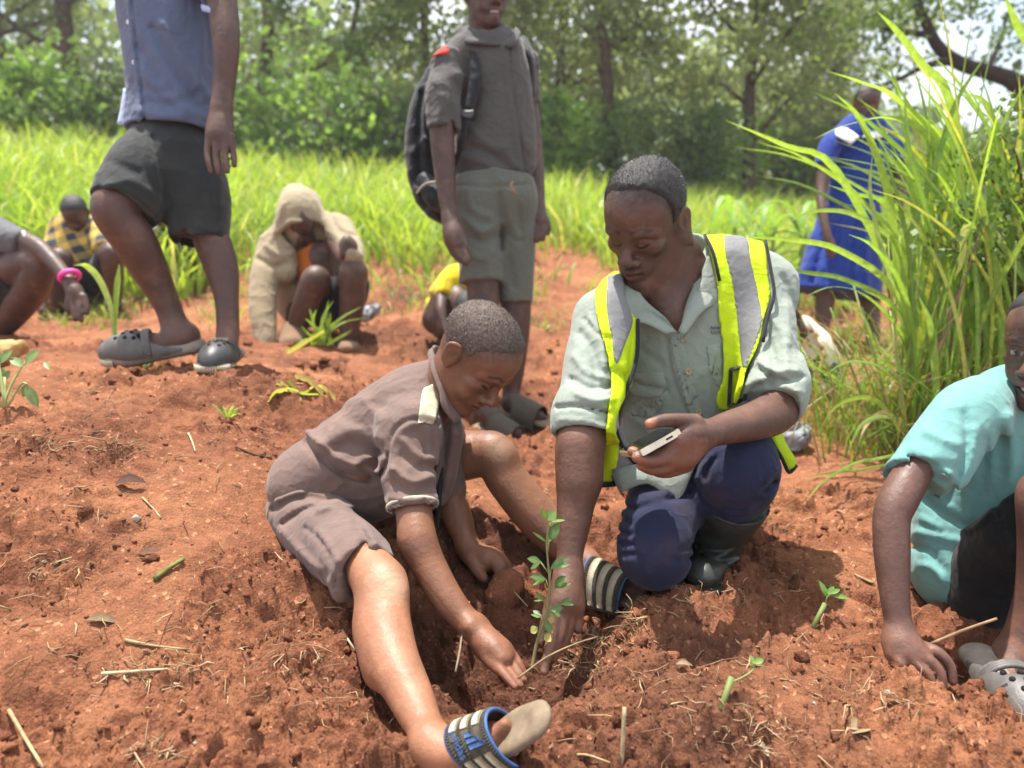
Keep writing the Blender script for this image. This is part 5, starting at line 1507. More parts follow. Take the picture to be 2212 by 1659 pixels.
def clog(parent, c, f, u, L, mat, name='foam_clog', ribs=True, word=None, h=0.0042, strap_fwd=True):
    R = frame(f, u); c = np.asarray(c, float); w = lambda p: c + R @ (np.asarray(p, float) * L)
    e = empty(name, c); e.parent = parent; e.location = c - world_loc(parent)
    S = SDF(h)
    S.tube([w((0.0, -0.37, 0.045)), w((0.0, -0.05, 0.03)), w((0.015, 0.20, 0.03)), w((0.01, 0.32, 0.05))], np.array([0.15, 0.15, 0.195, 0.17]) * L, 0.012, flat=(R[:, 2], 0.52))
    S.raw(lambda X, Y, Z, b: ((X - c[0]) * R[0, 2] + (Y - c[1]) * R[1, 2] + (Z - c[2]) * R[2, 2]) - 0.075 * L, (-9, -9, -9), (9, 9, 9), 's', 0) if False else None
    V, Q = S.mesh(); mobj('sole', V, Q, M_CLOGSOLE, e)
    S = SDF(h)
    S.ell(w((0.01, 0.14, 0.09)), np.array([0.195, 0.36, 0.20]) * L, R, 0.01)
    S.ell(w((0.0, -0.12, 0.06)), np.array([0.165, 0.36, 0.10]) * L, R, 0.03)
    S.tube([w((0, -0.02, 0.30)), w((0, -0.40, 0.16))], np.array([0.13, 0.12]) * L, 0.02, 's')
    S.tube([w((0, -0.30, 0.13)), w((0, 0.15, 0.10))], np.array([0.115, 0.12]) * L, 0.01, 's')
    V, Q = S.mesh()
    low = ((V - c) @ R[:, 2]) > 0.045 * L
    fm = low[Q].all(1); ren = np.cumsum(low) - 1
    mobj('upper', V[low], ren[Q[fm]], mat, e)
    b = Bag()
    for x, y in ((-0.08, 0.20), (0.0, 0.22), (0.08, 0.20), (-0.05, 0.29), (0.05, 0.29), (0.0, 0.14), (-0.1, 0.12), (0.1, 0.12)):
        z = 0.09 + 0.20 * math.sqrt(max(0, 1 - ((x - 0.01) / 0.195) ** 2 - ((y - 0.14) / 0.36) ** 2))
        p = w((x, y, z)); n = R @ nrm(((x) / 0.195 ** 2, (y - 0.14) / 0.36 ** 2, (z - 0.09) / 0.2 ** 2))
        v, f_ = pipe([p - n * 0.004, p + n * 0.0012], 0.0042 * L / 0.2, 8, 1); b.add(v, f_)
    b.obj('vent_holes', M_HOLE, e)
    pts = []
    for t in np.linspace(-1, 1, 13):
        a = t * math.radians(98)
        pts.append(w((math.sin(a) * 0.185, 0.02 if strap_fwd else -0.1 - 0.3 * math.cos(a), 0.10 + math.cos(a) * 0.17 if strap_fwd else 0.2)))
    bb = Bag()
    for o in (-0.022, 0.0, 0.022):
        v, f_ = pipe([p + R[:, 1] * o * L for p in pts], 0.019 * L, 6, 1); bb.add(v, f_)
    bb.obj('strap', mat, e)
    for sgn in (-1, 1): disc(w((sgn * 0.192, 0.02, 0.085)), R[:, 0] * sgn, 0.026 * L, 0.003, M_CLOGSOLE, e, 'rivet', False)
    if ribs:
        b = Bag()
        for a in np.linspace(-75, 75, 20):
            r_ = math.radians(a); p = w((0.012 + math.sin(r_) * 0.182, 0.32 + math.cos(r_) * 0.165, 0.0))
            q = w((0.012 + math.sin(r_) * 0.185, 0.32 + math.cos(r_) * 0.170, 0.07)); v, f_ = pipe([p, q], 0.0085 * L, 6, 1); b.add(v, f_)
        b.obj('sole_ribs', M_RIB, e)
    if word: lettering(word, w((0.01, 0.045, 0.29)), R[:, 0], R[:, 2] * 0.6 - R[:, 1] * 0.8, 0.085 * L, M_RIB, e, 'strap_lettering')
    return e

# ------------------------------------------------------------------ turquoise boy at the right edge
def build_teal():
    root = empty('person', P(2180, 1420, 1.25), 'boy in a turquoise shirt and black shorts squatting, one hand on the soil', 'person')
    parts = []
    Sh = SDF(0.0026)
    fr = head(Sh, P(2279, 742, 1.27), (-0.84, -0.52, -0.12), (-0.05, 0.0, 1), 0.215, child=0.6, mouth=0.055, eyes=0.9, lips=1.15)
    Sh.tube([fr['w']((0, -0.1, -0.1)), P(2272, 860, 1.33), P(2265, 920, 1.36)], (0.05, 0.052, 0.06), 0.03)
    parts.append(Sh.mesh())
    A = SDF(0.0028)
    A.tr([(2020, 930, 1.24, 36), (1972, 1020, 1.21, 38), (1940, 1080, 1.19, 40), (1926, 1120, 1.18, 37.5), (1927, 1200, 1.165, 36), (1933, 1290, 1.15, 30), (1941, 1350, 1.14, 27), (1946, 1378, 1.135, 28)], k=0.012)
    A.tr([(1946, 1376, 1.135, 31), (1958, 1402, 1.125, 38), (1975, 1418, 1.118, 36)], k=0.015)
    A.tr([(1936, 1390, 1.13, 26), (1938, 1412, 1.122, 24)], k=0.015)
    for f_ in ([(1936, 1412, 1.118, 15), (1944, 1430, 1.105, 12), (1950, 1446, 1.10, 10)],
               [(1960, 1420, 1.112, 16), (1984, 1438, 1.098, 12), (2004, 1456, 1.09, 11), (2014, 1476, 1.086, 9.5)],
               [(1980, 1412, 1.112, 16), (2008, 1426, 1.098, 12.5), (2030, 1452, 1.09, 11.5), (2036, 1486, 1.085, 10)],
               [(1998, 1400, 1.118, 15), (2028, 1410, 1.105, 12), (2052, 1438, 1.098, 11), (2058, 1472, 1.094, 9.5)]): A.tr(f_, k=0.002, sub=3)
    parts.append(A.mesh())
    L = SDF(0.004)
    L.tr([(2290, 1180, 1.36, 70), (2272, 1090, 1.22, 60), (2254, 1074, 1.17, 52), (2256, 1180, 1.18, 50), (2242, 1290, 1.19, 44), (2206, 1380, 1.195, 36), (2190, 1420, 1.195, 36)], k=0.02, sub=5)
    L.tr([(2190, 1420, 1.195, 38), (2180, 1470, 1.17, 38), (2175, 1500, 1.14, 34)], k=0.02)
    parts.append(L.mesh())
    T = SDF(0.01); T.tr([(2180, 1200, 1.42, 75), (2170, 1000, 1.40, 75), (2190, 900, 1.37, 60), (2262, 860, 1.35, 50)]); T.tr([(2180, 1220, 1.4, 90), (2290, 1180, 1.38, 70)]); T.tr([(2110, 870, 1.28, 40), (2020, 930, 1.24, 34)])
    parts.append(T.mesh())
    def paint(V, C):
        paint_face(fr, V, C, DK * 1.1, open_eye=True, lip=(0.14, 0.06, 0.055), gaze=(-0.012, 0.0))
        px, py, d = proj(V[:, 0], V[:, 1], V[:, 2])
        C[(py > 1000)] *= np.array([1.35, 1.28, 1.25])
        soil_dust(V, C, 0.09)
    body_obj(root, parts, M_SKIN, DK * 1.1, paint)
    hair(fr, M_HAIR, root, 0.004, 0.018, lump=0.001, lfreq=200)
    sh, S = part_tubes(0.0042, [
        ([(2120, 1215, 1.40, 140), (2130, 1100, 1.39, 142), (2160, 980, 1.37, 138), (2185, 890, 1.345, 105), (2230, 850, 1.335, 62)], dict(k=0.03, flat=((0.3, 1, 0), 0.75), sub=5)),
        ([(2035, 1250, 1.40, 42), (2060, 1235, 1.38, 60)], dict(k=0.05)),
        ([(2120, 872, 1.29, 62), (2085, 905, 1.265, 74), (2030, 975, 1.235, 74), (1985, 1043, 1.21, 73)], dict(k=0.04, cut1=True)),
        ([(2260, 870, 1.34, 60), (2330, 900, 1.37, 60)], dict(k=0.05))], 'turquoise_shirt', M_TEAL, root,
        [([(2085, 890), (2088, 960), (2065, 1040), (2050, 1078)], -0.006, 8), ([(2105, 930), (2100, 1010), (2085, 1080)], 0.004, 12), ([(2130, 950), (2125, 1040), (2110, 1130)], -0.005, 9), ([(2180, 900), (2190, 1000), (2170, 1080)], 0.007, 12), ([(2160, 930), (2160, 1020)], -0.004, 9),
         ([(2000, 1080), (2050, 1120), (2100, 1140)], -0.007, 10), ([(1980, 1150), (2030, 1160), (2080, 1170)], 0.006, 10), ([(1975, 1180), (2010, 1190), (2035, 1230)], -0.006, 8), ([(1990, 1120), (2030, 1140)], .006, 8), ([(1990, 1220), (2020, 1230), (2040, 1260)], 0.005, 8),
         ([(1930, 1010), (1980, 1020), (2040, 1055)], 0.004, 8), ([(1960, 985), (2010, 1000), (2060, 1010)], -0.004, 9), ([(2000, 930), (2040, 950), (2070, 960)], 0.004, 9), ([(2210, 960), (2200, 1050)], -0.005, 9)],
        (0.005, 8, 33), subs=[([(1995, 1028, 1.214, 60), (1985, 1043, 1.21, 66), (1960, 1080, 1.20, 66)], dict(k=0.003, cut0=True)), ([(2240, 860, 1.34, 44), (2262, 790, 1.31, 50)], dict(k=0.01))], dmax=1.5)
    part_tubes(0.0045, [
        ([(2130, 1240, 1.40, 90), (2200, 1230, 1.36, 90)], dict(k=0.03)),
        ([(2140, 1240, 1.36, 90), (2160, 1195, 1.30, 78), (2180, 1165, 1.26, 64)], dict(k=0.03, sub=4)),
        ([(2140, 1260, 1.33, 80), (2120, 1300, 1.33, 60), (2150, 1310, 1.3, 50)], dict(k=0.04)),
        ([(2290, 1225, 1.38, 92), (2262, 1160, 1.29, 86), (2240, 1118, 1.225, 74)], dict(k=0.03, cut1=True))], 'black_shorts', M_BLACK, root,
        [([(2060, 1150), (2100, 1140), (2150, 1100)], 0.005, 8), ([(2150, 1090), (2165, 1140), (2172, 1200)], -0.005, 8)], (0.003, 14, 35))
    clog(root, P(2172, 1500, 1.135), nrm((-0.12, -1, -0.06)), (-0.05, 0.05, 1), 0.215, M_CLOG, h=0.004, ribs=False)
    return root
# ------------------------------------------------------------------ boy in clogs on the ridge
def build_clogboy():
    d0 = 2.05
    root = empty('person', P(470, 790, 2.05), 'boy in a slate blue shirt and charcoal shorts stepping across the ridge in grey clogs', 'person')
    h = 0.0045
    A = SDF(0.0034)
    A.tr([(470, -60, 2.0, 34), (484, 40, 1.98, 31), (488, 104, 1.97, 28), (485, 172, 1.97, 24), (479, 232, 1.965, 21)], k=0.012)
    A.tr([(479, 232, 1.965, 21), (476, 265, 1.96, 28), (474, 292, 1.955, 30)], k=0.015, flat=((0, 1, 0), 0.8))
    for f_ in ([(454, 295, 1.95, 10), (449, 330, 1.945, 8), (452, 352, 1.94, 7.5), (457, 372, 1.94, 6.5)], [(469, 302, 1.945, 10), (467, 335, 1.94, 8), (470, 356, 1.935, 7.5), (473, 375, 1.935, 6.5)],
               [(485, 302, 1.945, 9.5), (486, 334, 1.94, 7.5), (489, 354, 1.935, 7), (491, 370, 1.935, 6)], [(498, 296, 1.95, 9), (503, 325, 1.95, 7), (506, 345, 1.945, 6.5), (506, 357, 1.945, 6)]): A.tr(f_, k=0.003, sub=3)
    parts = [A.mesh()]
    L = SDF(h)
    L.tr([(330, 330, 2.10, 50), (275, 425, 2.01, 46), (246, 452, 1.98, 46), (290, 520, 2.02, 45), (330, 595, 2.07, 36), (362, 662, 2.10, 27), (380, 708, 2.11, 29), (395, 728, 2.11, 30)], k=0.02, sub=5)
    L.tr([(400, 728, 2.11, 30), (360, 742, 2.10, 26), (310, 755, 2.08, 22)], k=0.02)
    L.tr([(425, 400, 2.11, 42), (450, 500, 2.10, 36), (462, 530, 2.10, 38), (479, 583, 2.10, 35), (490, 650, 2.09, 25), (492, 720, 2.08, 24), (485, 760, 2.04, 26)], k=0.02, sub=5)
    parts.append(L.mesh())
    T = SDF(0.011); T.tr([(370, 330, 2.13, 52), (372, 150, 2.13, 56), (360, -80, 2.13, 56), (350, -200, 2.12, 40)]); 
    T.tr([(370, 300, 2.12, 60), (330, 330, 2.1, 60)]); T.tr([(370, 300, 2.13, 50), (420, 400, 2.12, 40)]); T.tr([(370, -90, 2.1, 50), (470, -60, 2.0, 34)])
    fr = head(T, P(345, -330, 2.1), (-1, 0.0, -0.1), (0, 0, 1), 0.2, child=0.8)
    parts.append(T.mesh())
    body_obj(root, parts, M_SKIN, DK * 1.15, lambda V, C: C.__imul__(np.where((proj(V[:, 0], V[:, 1], V[:, 2])[1] > 690)[:, None], np.array([1.35, 1.25, 1.2]), 1.0)))
    hair(fr, M_HAIR, root, 0.009, 0.02)
    sh, S = part_tubes(h, [
        ([(372, 288, 2.12, 99), (374, 200, 2.12, 97), (368, 100, 2.12, 100), (355, 0, 2.12, 104), (350, -120, 2.12, 92)], dict(k=0.02, flat=((0.2, 1, 0), 0.85), sub=5, cut0=True)),
        ([(420, -100, 2.05, 50), (465, -20, 2.0, 42), (472, 14, 1.985, 38)], dict(k=0.02, cut1=True))], 'slate_shirt', M_SLATE, root,
        [([(285, 0), (295, 100), (308, 200), (312, 280)], -0.006, 4), ([(278, 0), (288, 100), (300, 200), (304, 280)], 0.004, 5), ([(330, 60), (400, 76), (405, 0)], -0.002, 4), ([(440, 60), (430, 160), (445, 250)], 0.006, 12), ([(330, 60), (380, 150), (440, 240)], -0.008, 10), ([(350, 50), (410, 150), (452, 210)], 0.008, 10), ([(310, 150), (350, 200), (400, 235)], 0.006, 9), ([(300, 100), (340, 170)], -0.006, 9),
         ([(300, 240), (370, 252), (450, 240)], 0.005, 10), ([(320, 220), (380, 225), (430, 200)], -0.005, 10), ([(290, 180), (340, 200), (370, 190)], -0.004, 10), ([(430, -10), (445, 60), (452, 140)], -0.007, 7)],
        (0.007, 7, 41), subs=[([(472, 8, 1.988, 32), (475, 40, 1.98, 34)], dict(k=0.003, cut0=True)), ([(372, 282, 2.12, 88), (372, 310, 2.12, 90)], dict(k=0.003, cut0=True, flat=((0.2, 1, 0), 0.85)))], dmax=2.3)
    for bx, by in ((278, 48), (290, 135), (300, 219)):
        for dd in np.arange(1.8, 2.2, 0.002):
            q = P(bx, by, dd); i = ((q - S.lo) / S.h).astype(int)
            if (i >= 0).all() and (i < S.F.shape).all() and S.F[tuple(i)] < 0.0: break
        disc(q + np.array([0, -0.003, 0]), (-0.5, -1, 0.1), 0.0062, 0.002, M_PEARL, sh, 'button', False)
    V, F = loft([(268, 190, 2.08), (262, 230, 2.09), (254, 268, 2.10)], [(296, 200, 2.06), (290, 240, 2.065), (286, 276, 2.07)], 0.004, 0.006, 4); mobj('shirt_tail', V, F, M_PALEBLUE, sh)
    V, F = loft([(436, 10, 1.965), (465, 16, 1.955), (500, 14, 1.965)], [(437, 24, 1.962), (465, 30, 1.952), (501, 26, 1.962)], 0.004, 0.003, 3); mobj('sleeve_hem', V, F, M_PALEBLUE, sh)
    part_tubes(h, [
        ([(365, 300, 2.12, 76), (372, 335, 2.12, 84)], dict(k=0.03, flat=((0, 1, 0), 0.85))),
        ([(350, 335, 2.10, 76), (312, 385, 2.05, 80), (270, 452, 2.0, 70)], dict(k=0.03, cut1=True)),
        ([(400, 350, 2.12, 74), (425, 430, 2.11, 72), (431, 521, 2.10, 61)], dict(k=0.03, cut1=True))], 'charcoal_shorts', M_CHAR, root,
        [([(300, 285), (310, 350), (340, 420)], -0.006, 8), ([(330, 300), (350, 380), (356, 430)], -0.007, 8), ([(230, 400), (280, 390), (330, 420)], 0.005, 10), ([(240, 350), (300, 370)], -0.004, 10), ([(470, 330), (475, 420), (480, 510)], 0.005, 9), ([(400, 330), (405, 430), (400, 510)], -0.003, 10)],
        (0.007, 7, 43), subs=[([(276, 443, 2.006, 60), (270, 452, 2.0, 62), (240, 500, 1.96, 64)], dict(k=0.003, cut0=True)), ([(430.6, 510, 2.10, 52), (431, 521, 2.10, 55), (433, 560, 2.10, 56)], dict(k=0.003, cut0=True))], dmax=2.25)
    f1 = P(228, 772, 2.06) - P(436, 742, 2.13)
    clog(root, P(332, 768, 2.085), f1, (-0.10, -0.28, 1), 0.275, M_CLOG, ribs=True, h=0.0045)
    clog(root, P(482, 786, 2.05), nrm((0.10, -1, -0.02)), (0.02, 0.05, 1), 0.25, M_CLOGDK, ribs=True, word='crocs', h=0.0045)
    return root
# ------------------------------------------------------------------ boy with backpack
def build_packboy():
    root = empty('person', P(1100, 930, 2.5), 'boy in a brown grey shirt and grey shorts standing with a backpack', 'person')
    h = 0.005
    Sh = SDF(0.0045)
    fr = head(Sh, P(1050, -12, 2.47), (0.45, -0.87, -0.12), (0, 0, 1), 0.205, child=0.5, mouth=0.045, eyes=0.8, lips=1.15)
    Sh.tube([fr['w']((0, -0.1, -0.1)), P(1045, 70, 2.51), P(1045, 110, 2.52)], (0.05, 0.05, 0.06), 0.03)
    parts = [Sh.mesh()]
    A = SDF(0.004)
    A.tr([(952, 200, 2.42, 28), (955, 288, 2.41, 27), (960, 361, 2.40, 24), (967, 435, 2.385, 19), (973, 474, 2.375, 17)], k=0.012)
    A.tr([(973, 474, 2.375, 17), (980, 505, 2.365, 24), (986, 525, 2.36, 22)], k=0.015)
    for f_ in ([(970, 520, 2.36, 11), (980, 545, 2.355, 9), (994, 560, 2.35, 8)], [(980, 530, 2.355, 11), (992, 552, 2.345, 9), (1006, 568, 2.34, 7.5)], [(992, 528, 2.355, 10), (1004, 548, 2.345, 8.5), (1010, 562, 2.34, 7)], [(990, 508, 2.36, 11), (1002, 530, 2.35, 9), (1004, 548, 2.35, 8)]): A.tr(f_, k=0.003)
    A.tr([(1140, 250, 2.62, 26), (1150, 330, 2.62, 23), (1157, 400, 2.60, 20), (1161, 450, 2.58, 16)], k=0.012)
    A.tr([(1161, 450, 2.58, 16), (1166, 478, 2.57, 20)], k=0.012)
    for f_ in ([(1158, 480, 2.56, 9), (1153, 500, 2.55, 8), (1150, 516, 2.55, 6.5)], [(1165, 485, 2.56, 9), (1163, 505, 2.55, 8), (1160, 519, 2.55, 6.5)], [(1173, 484, 2.56, 9), (1174, 502, 2.55, 7.5), (1172, 516, 2.55, 6.5)], [(1180, 478, 2.565, 8), (1184, 492, 2.56, 7), (1183, 503, 2.56, 6)]): A.tr(f_, k=0.003)
    parts.append(A.mesh())
    L = SDF(0.006)
    L.tr([(1035, 500, 2.52, 40), (1042, 600, 2.52, 36), (1046, 700, 2.52, 34), (1050, 800, 2.52, 27), (1052, 870, 2.52, 20), (1055, 895, 2.515, 21)], k=0.02, sub=4)
    L.tr([(1055, 895, 2.515, 22), (1085, 925, 2.47, 22), (1112, 935, 2.43, 17)], k=0.02)
    L.tr([(1108, 500, 2.58, 40), (1112, 600, 2.59, 36), (1114, 700, 2.60, 32), (1108, 800, 2.61, 25), (1104, 850, 2.61, 19), (1106, 872, 2.60, 20)], k=0.02, sub=4)
    L.tr([(1106, 870, 2.60, 20), (1135, 892, 2.57, 20), (1162, 898, 2.53, 15)], k=0.02)
    T_ = [(1065, 420, 2.55, 66), (1060, 250, 2.54, 74), (1052, 130, 2.53, 60), (1046, 80, 2.52, 30)]
    L.tr(T_, flat=((0, 1, 0), 0.75)); L.tr([(952, 200, 2.42, 26), (975, 130, 2.46, 28), (1050, 110, 2.53, 30), (1130, 135, 2.6, 28), (1140, 250, 2.62, 24)], k=0.03)
    for (a, b, d, sx) in ((1112, 944, 2.43, 1), (1165, 903, 2.53, 1)):
        for q in range(4): L.tr([(a - 2 + q * 5, b - 8 + q * 2, d + q * 0.012, 6), (a + 10 + q * 4, b + q * 1.5, d - 0.01 + q * 0.012, 5.5)], k=0.003)
    parts.append(L.mesh())
    body_obj(root, parts, M_SKIN, DK * 0.95, lambda V, C: paint_face(fr, V, C, DK, open_eye=True, lip=(0.12, 0.05, 0.05)))
    hair(fr, M_HAIR, root, 0.008, 0.02)
    sh, S = part_tubes(h, [
        ([(1066, 375, 2.55, 80), (1070, 330, 2.55, 92), (1068, 240, 2.545, 88), (1055, 150, 2.535, 86), (1048, 100, 2.525, 52)], dict(k=0.02, flat=((0.2, 1, 0), 0.75), sub=5)),
        ([(960, 135, 2.45, 26), (1000, 110, 2.48, 34), (1050, 95, 2.525, 36), (1100, 105, 2.57, 34), (1132, 130, 2.60, 26)], dict(k=0.05)),
        ([(966, 140, 2.45, 32), (957, 210, 2.425, 36), (956, 282, 2.41, 34)], dict(k=0.03, cut1=True)),
        ([(1128, 140, 2.60, 30), (1140, 230, 2.62, 32)], dict(k=0.03, cut1=True))], 'brown_shirt', M_KHGREY, root,
        [([(1098, 100), (1105, 180), (1120, 270), (1132, 370)], -0.007, 4), ([(1091, 100), (1098, 180), (1112, 270), (1124, 370)], 0.004, 5), ([(1010, 270), (1050, 310), (1090, 320)], 0.007, 9), ([(1000, 310), (1050, 330), (1085, 350)], -0.007, 9), ([(1000, 340), (1045, 352), (1090, 375)], 0.006, 8),
         ([(1030, 200), (1020, 260), (1005, 320)], -0.006, 9), ([(985, 180), (975, 240), (985, 290)], -0.006, 7), ([(940, 170), (950, 220), (945, 270)], 0.005, 8), ([(1130, 200), (1120, 260), (1140, 320)], 0.006, 9), ([(1100, 340), (1125, 365), (1150, 360)], 0.006, 9)],
        (0.008, 7, 51), subs=[([(956, 274, 2.412, 27), (956, 320, 2.40, 30)], dict(k=0.003, cut0=True)), ([(1046, 95, 2.52, 30), (1048, 40, 2.48, 36)], dict(k=0.01))], dmax=2.7)
    b = Bag()
    b.add(*loft([(996, 50, 2.50), (1012, 72, 2.455), (1050, 92, 2.43), (1082, 98, 2.43)], [(988, 66, 2.48), (1004, 92, 2.43), (1030, 94, 2.415), (1070, 100, 2.425)], 0.005, 0.006))
    b.add(*loft([(1112, 60, 2.50), (1104, 80, 2.45), (1088, 98, 2.43)], [(1124, 74, 2.49), (1116, 96, 2.44), (1096, 104, 2.43)], 0.005, 0.006)); b.obj('collar', M_KHGREY, sh)
    V, F = loft([(934, 122, 2.405), (945, 112, 2.41), (955, 104, 2.43)], [(968, 116, 2.40), (972, 108, 2.41), (974, 100, 2.43)], 0.005, 0.004); mobj('red_shoulder_patch', V, F, M_RED, sh)
    part_tubes(h, [
        ([(1066, 385, 2.55, 84), (1066, 430, 2.55, 88)], dict(k=0.03, flat=((0.1, 1, 0), 0.8), cut0=True)),
        ([(1035, 430, 2.53, 60), (1038, 530, 2.525, 52), (1040, 612, 2.52, 48)], dict(k=0.03, cut1=True)),
        ([(1105, 430, 2.57, 56), (1112, 540, 2.58, 46), (1113, 655, 2.59, 40)], dict(k=0.03, cut1=True))], 'grey_shorts', M_GREYSH, root,
        [([(1080, 420), (1085, 480), (1080, 540)], -0.010, 7), ([(1000, 470), (1040, 500), (1085, 480)], 0.008, 9), ([(1000, 500), (1040, 525), (1080, 505)], -0.007, 9), ([(1010, 410), (1020, 450), (1060, 470)], 0.006, 9), ([(1105, 420), (1100, 470), (1120, 510)], 0.007, 8), ([(1120, 450), (1125, 520)], -0.006, 8), ([(1010, 540), (1040, 560), (1070, 540)], 0.005, 9), ([(1100, 560), (1110, 620)], -.004, 8), ([(990, 400), (1060, 405), (1145, 398)], -0.004, 4)],
        (0.008, 7, 53), dmax=2.75)
    V, F = pipe([P(1108, 392, 2.40), P(1103, 400, 2.39), P(1108, 412, 2.39), P(1112, 420, 2.40)], 0.004, 6); mobj('belt_buckle', V, F, plain_mat('rusty_buckle', (0.3, 0.17, 0.09), 0.5, 0.3), root)
    for (px, py, dd, f) in ((1085, 942, 2.465, P(1135, 955, 2.40) - P(1040, 915, 2.53)), (1138, 903, 2.565, P(1185, 906, 2.50) - P(1095, 880, 2.62))):
        e = slide_sandal(root, P(px, py, dd), f, (0, -0.05, 1), 0.235, None, False, None, 'slide_sandal', 0.19, 0.30, -0.10, 0.30)
    return root
def build_pack():
    root = empty('backpack', P(935, 400, 2.6), 'black backpack on the standing boy in grey shorts', 'backpack')
    S = SDF(0.0055)
    S.tr([(955, 170, 2.66, 34), (938, 240, 2.68, 46), (928, 330, 2.69, 46), (940, 410, 2.68, 44), (955, 445, 2.66, 36)], k=0.03, sub=4, flat=((0.5, 1, 0), 1.5))
    S.fun(creases([([(912, 200), (905, 280), (905, 360), (925, 440)], -0.012, 6), ([(893, 330), (915, 300), (940, 320)], 0.008, 7), ([(895, 390), (920, 380), (945, 400)], -0.008, 6), ([(900, 410), (925, 398), (950, 420)], 0.007, 6), ([(925, 190), (918, 260), (920, 330)], 0.008, 6)]), 'd')
    S.fun(wrinkle(0.006, 10, 61), 'd')
    V, Q = S.mesh(); mobj('bag', V, Q, M_PACK, root)
    P2 = SDF(0.0055); P2.tr([(918, 390, 2.60, 20), (940, 425, 2.58, 26), (955, 440, 2.57, 22)], k=0.03); P2.fun(wrinkle(0.005, 12, 62), 'd')
    V, Q = P2.mesh(); mobj('outer_pocket', V, Q, M_PACK, root)
    V, F = pipe([P(900, 418, 2.57), P(918, 398, 2.55), P(945, 392, 2.54)], 0.004, 6, 4); mobj('pocket_zip', V, F, plain_mat('pale_zip', (0.4, 0.35, 0.28), 0.6), root)
    b = Bag()
    b.add(*loft([(962, 95, 2.56), (990, 84, 2.49), (1012, 110, 2.435), (1016, 160, 2.42), (1008, 215, 2.42), (1002, 236, 2.42)], [(985, 92, 2.60), (1016, 92, 2.50), (1034, 130, 2.435), (1038, 170, 2.42), (1030, 215, 2.42), (1020, 238, 2.42)], 0.012, 0.004))
    b.obj('shoulder_strap', M_PACK, root)
    b = Bag()
    b.add(*loft([(1004, 234, 2.415), (998, 280, 2.42), (988, 320, 2.44), (972, 370, 2.52)], [(1014, 236, 2.415), (1008, 284, 2.42), (998, 326, 2.44), (982, 374, 2.52)], 0.005, 0.001)); b.obj('webbing', M_PACK, root)
    b = Bag(); b.add(*loft([(996, 236, 2.408), (1010, 240, 2.405), (1024, 238, 2.408)], [(996, 252, 2.408), (1010, 256, 2.405), (1022, 254, 2.408)], 0.012, 0.0)); b.obj('buckle', M_CLOGDK, root)
    b = Bag(); b.add(*loft([(1124, 80, 2.56), (1138, 110, 2.52), (1146, 150, 2.52), (1146, 210, 2.53)], [(1136, 82, 2.60), (1150, 116, 2.56), (1156, 155, 2.56), (1154, 212, 2.56)], 0.010, 0.003)); b.obj('shoulder_strap', M_PACK, root)
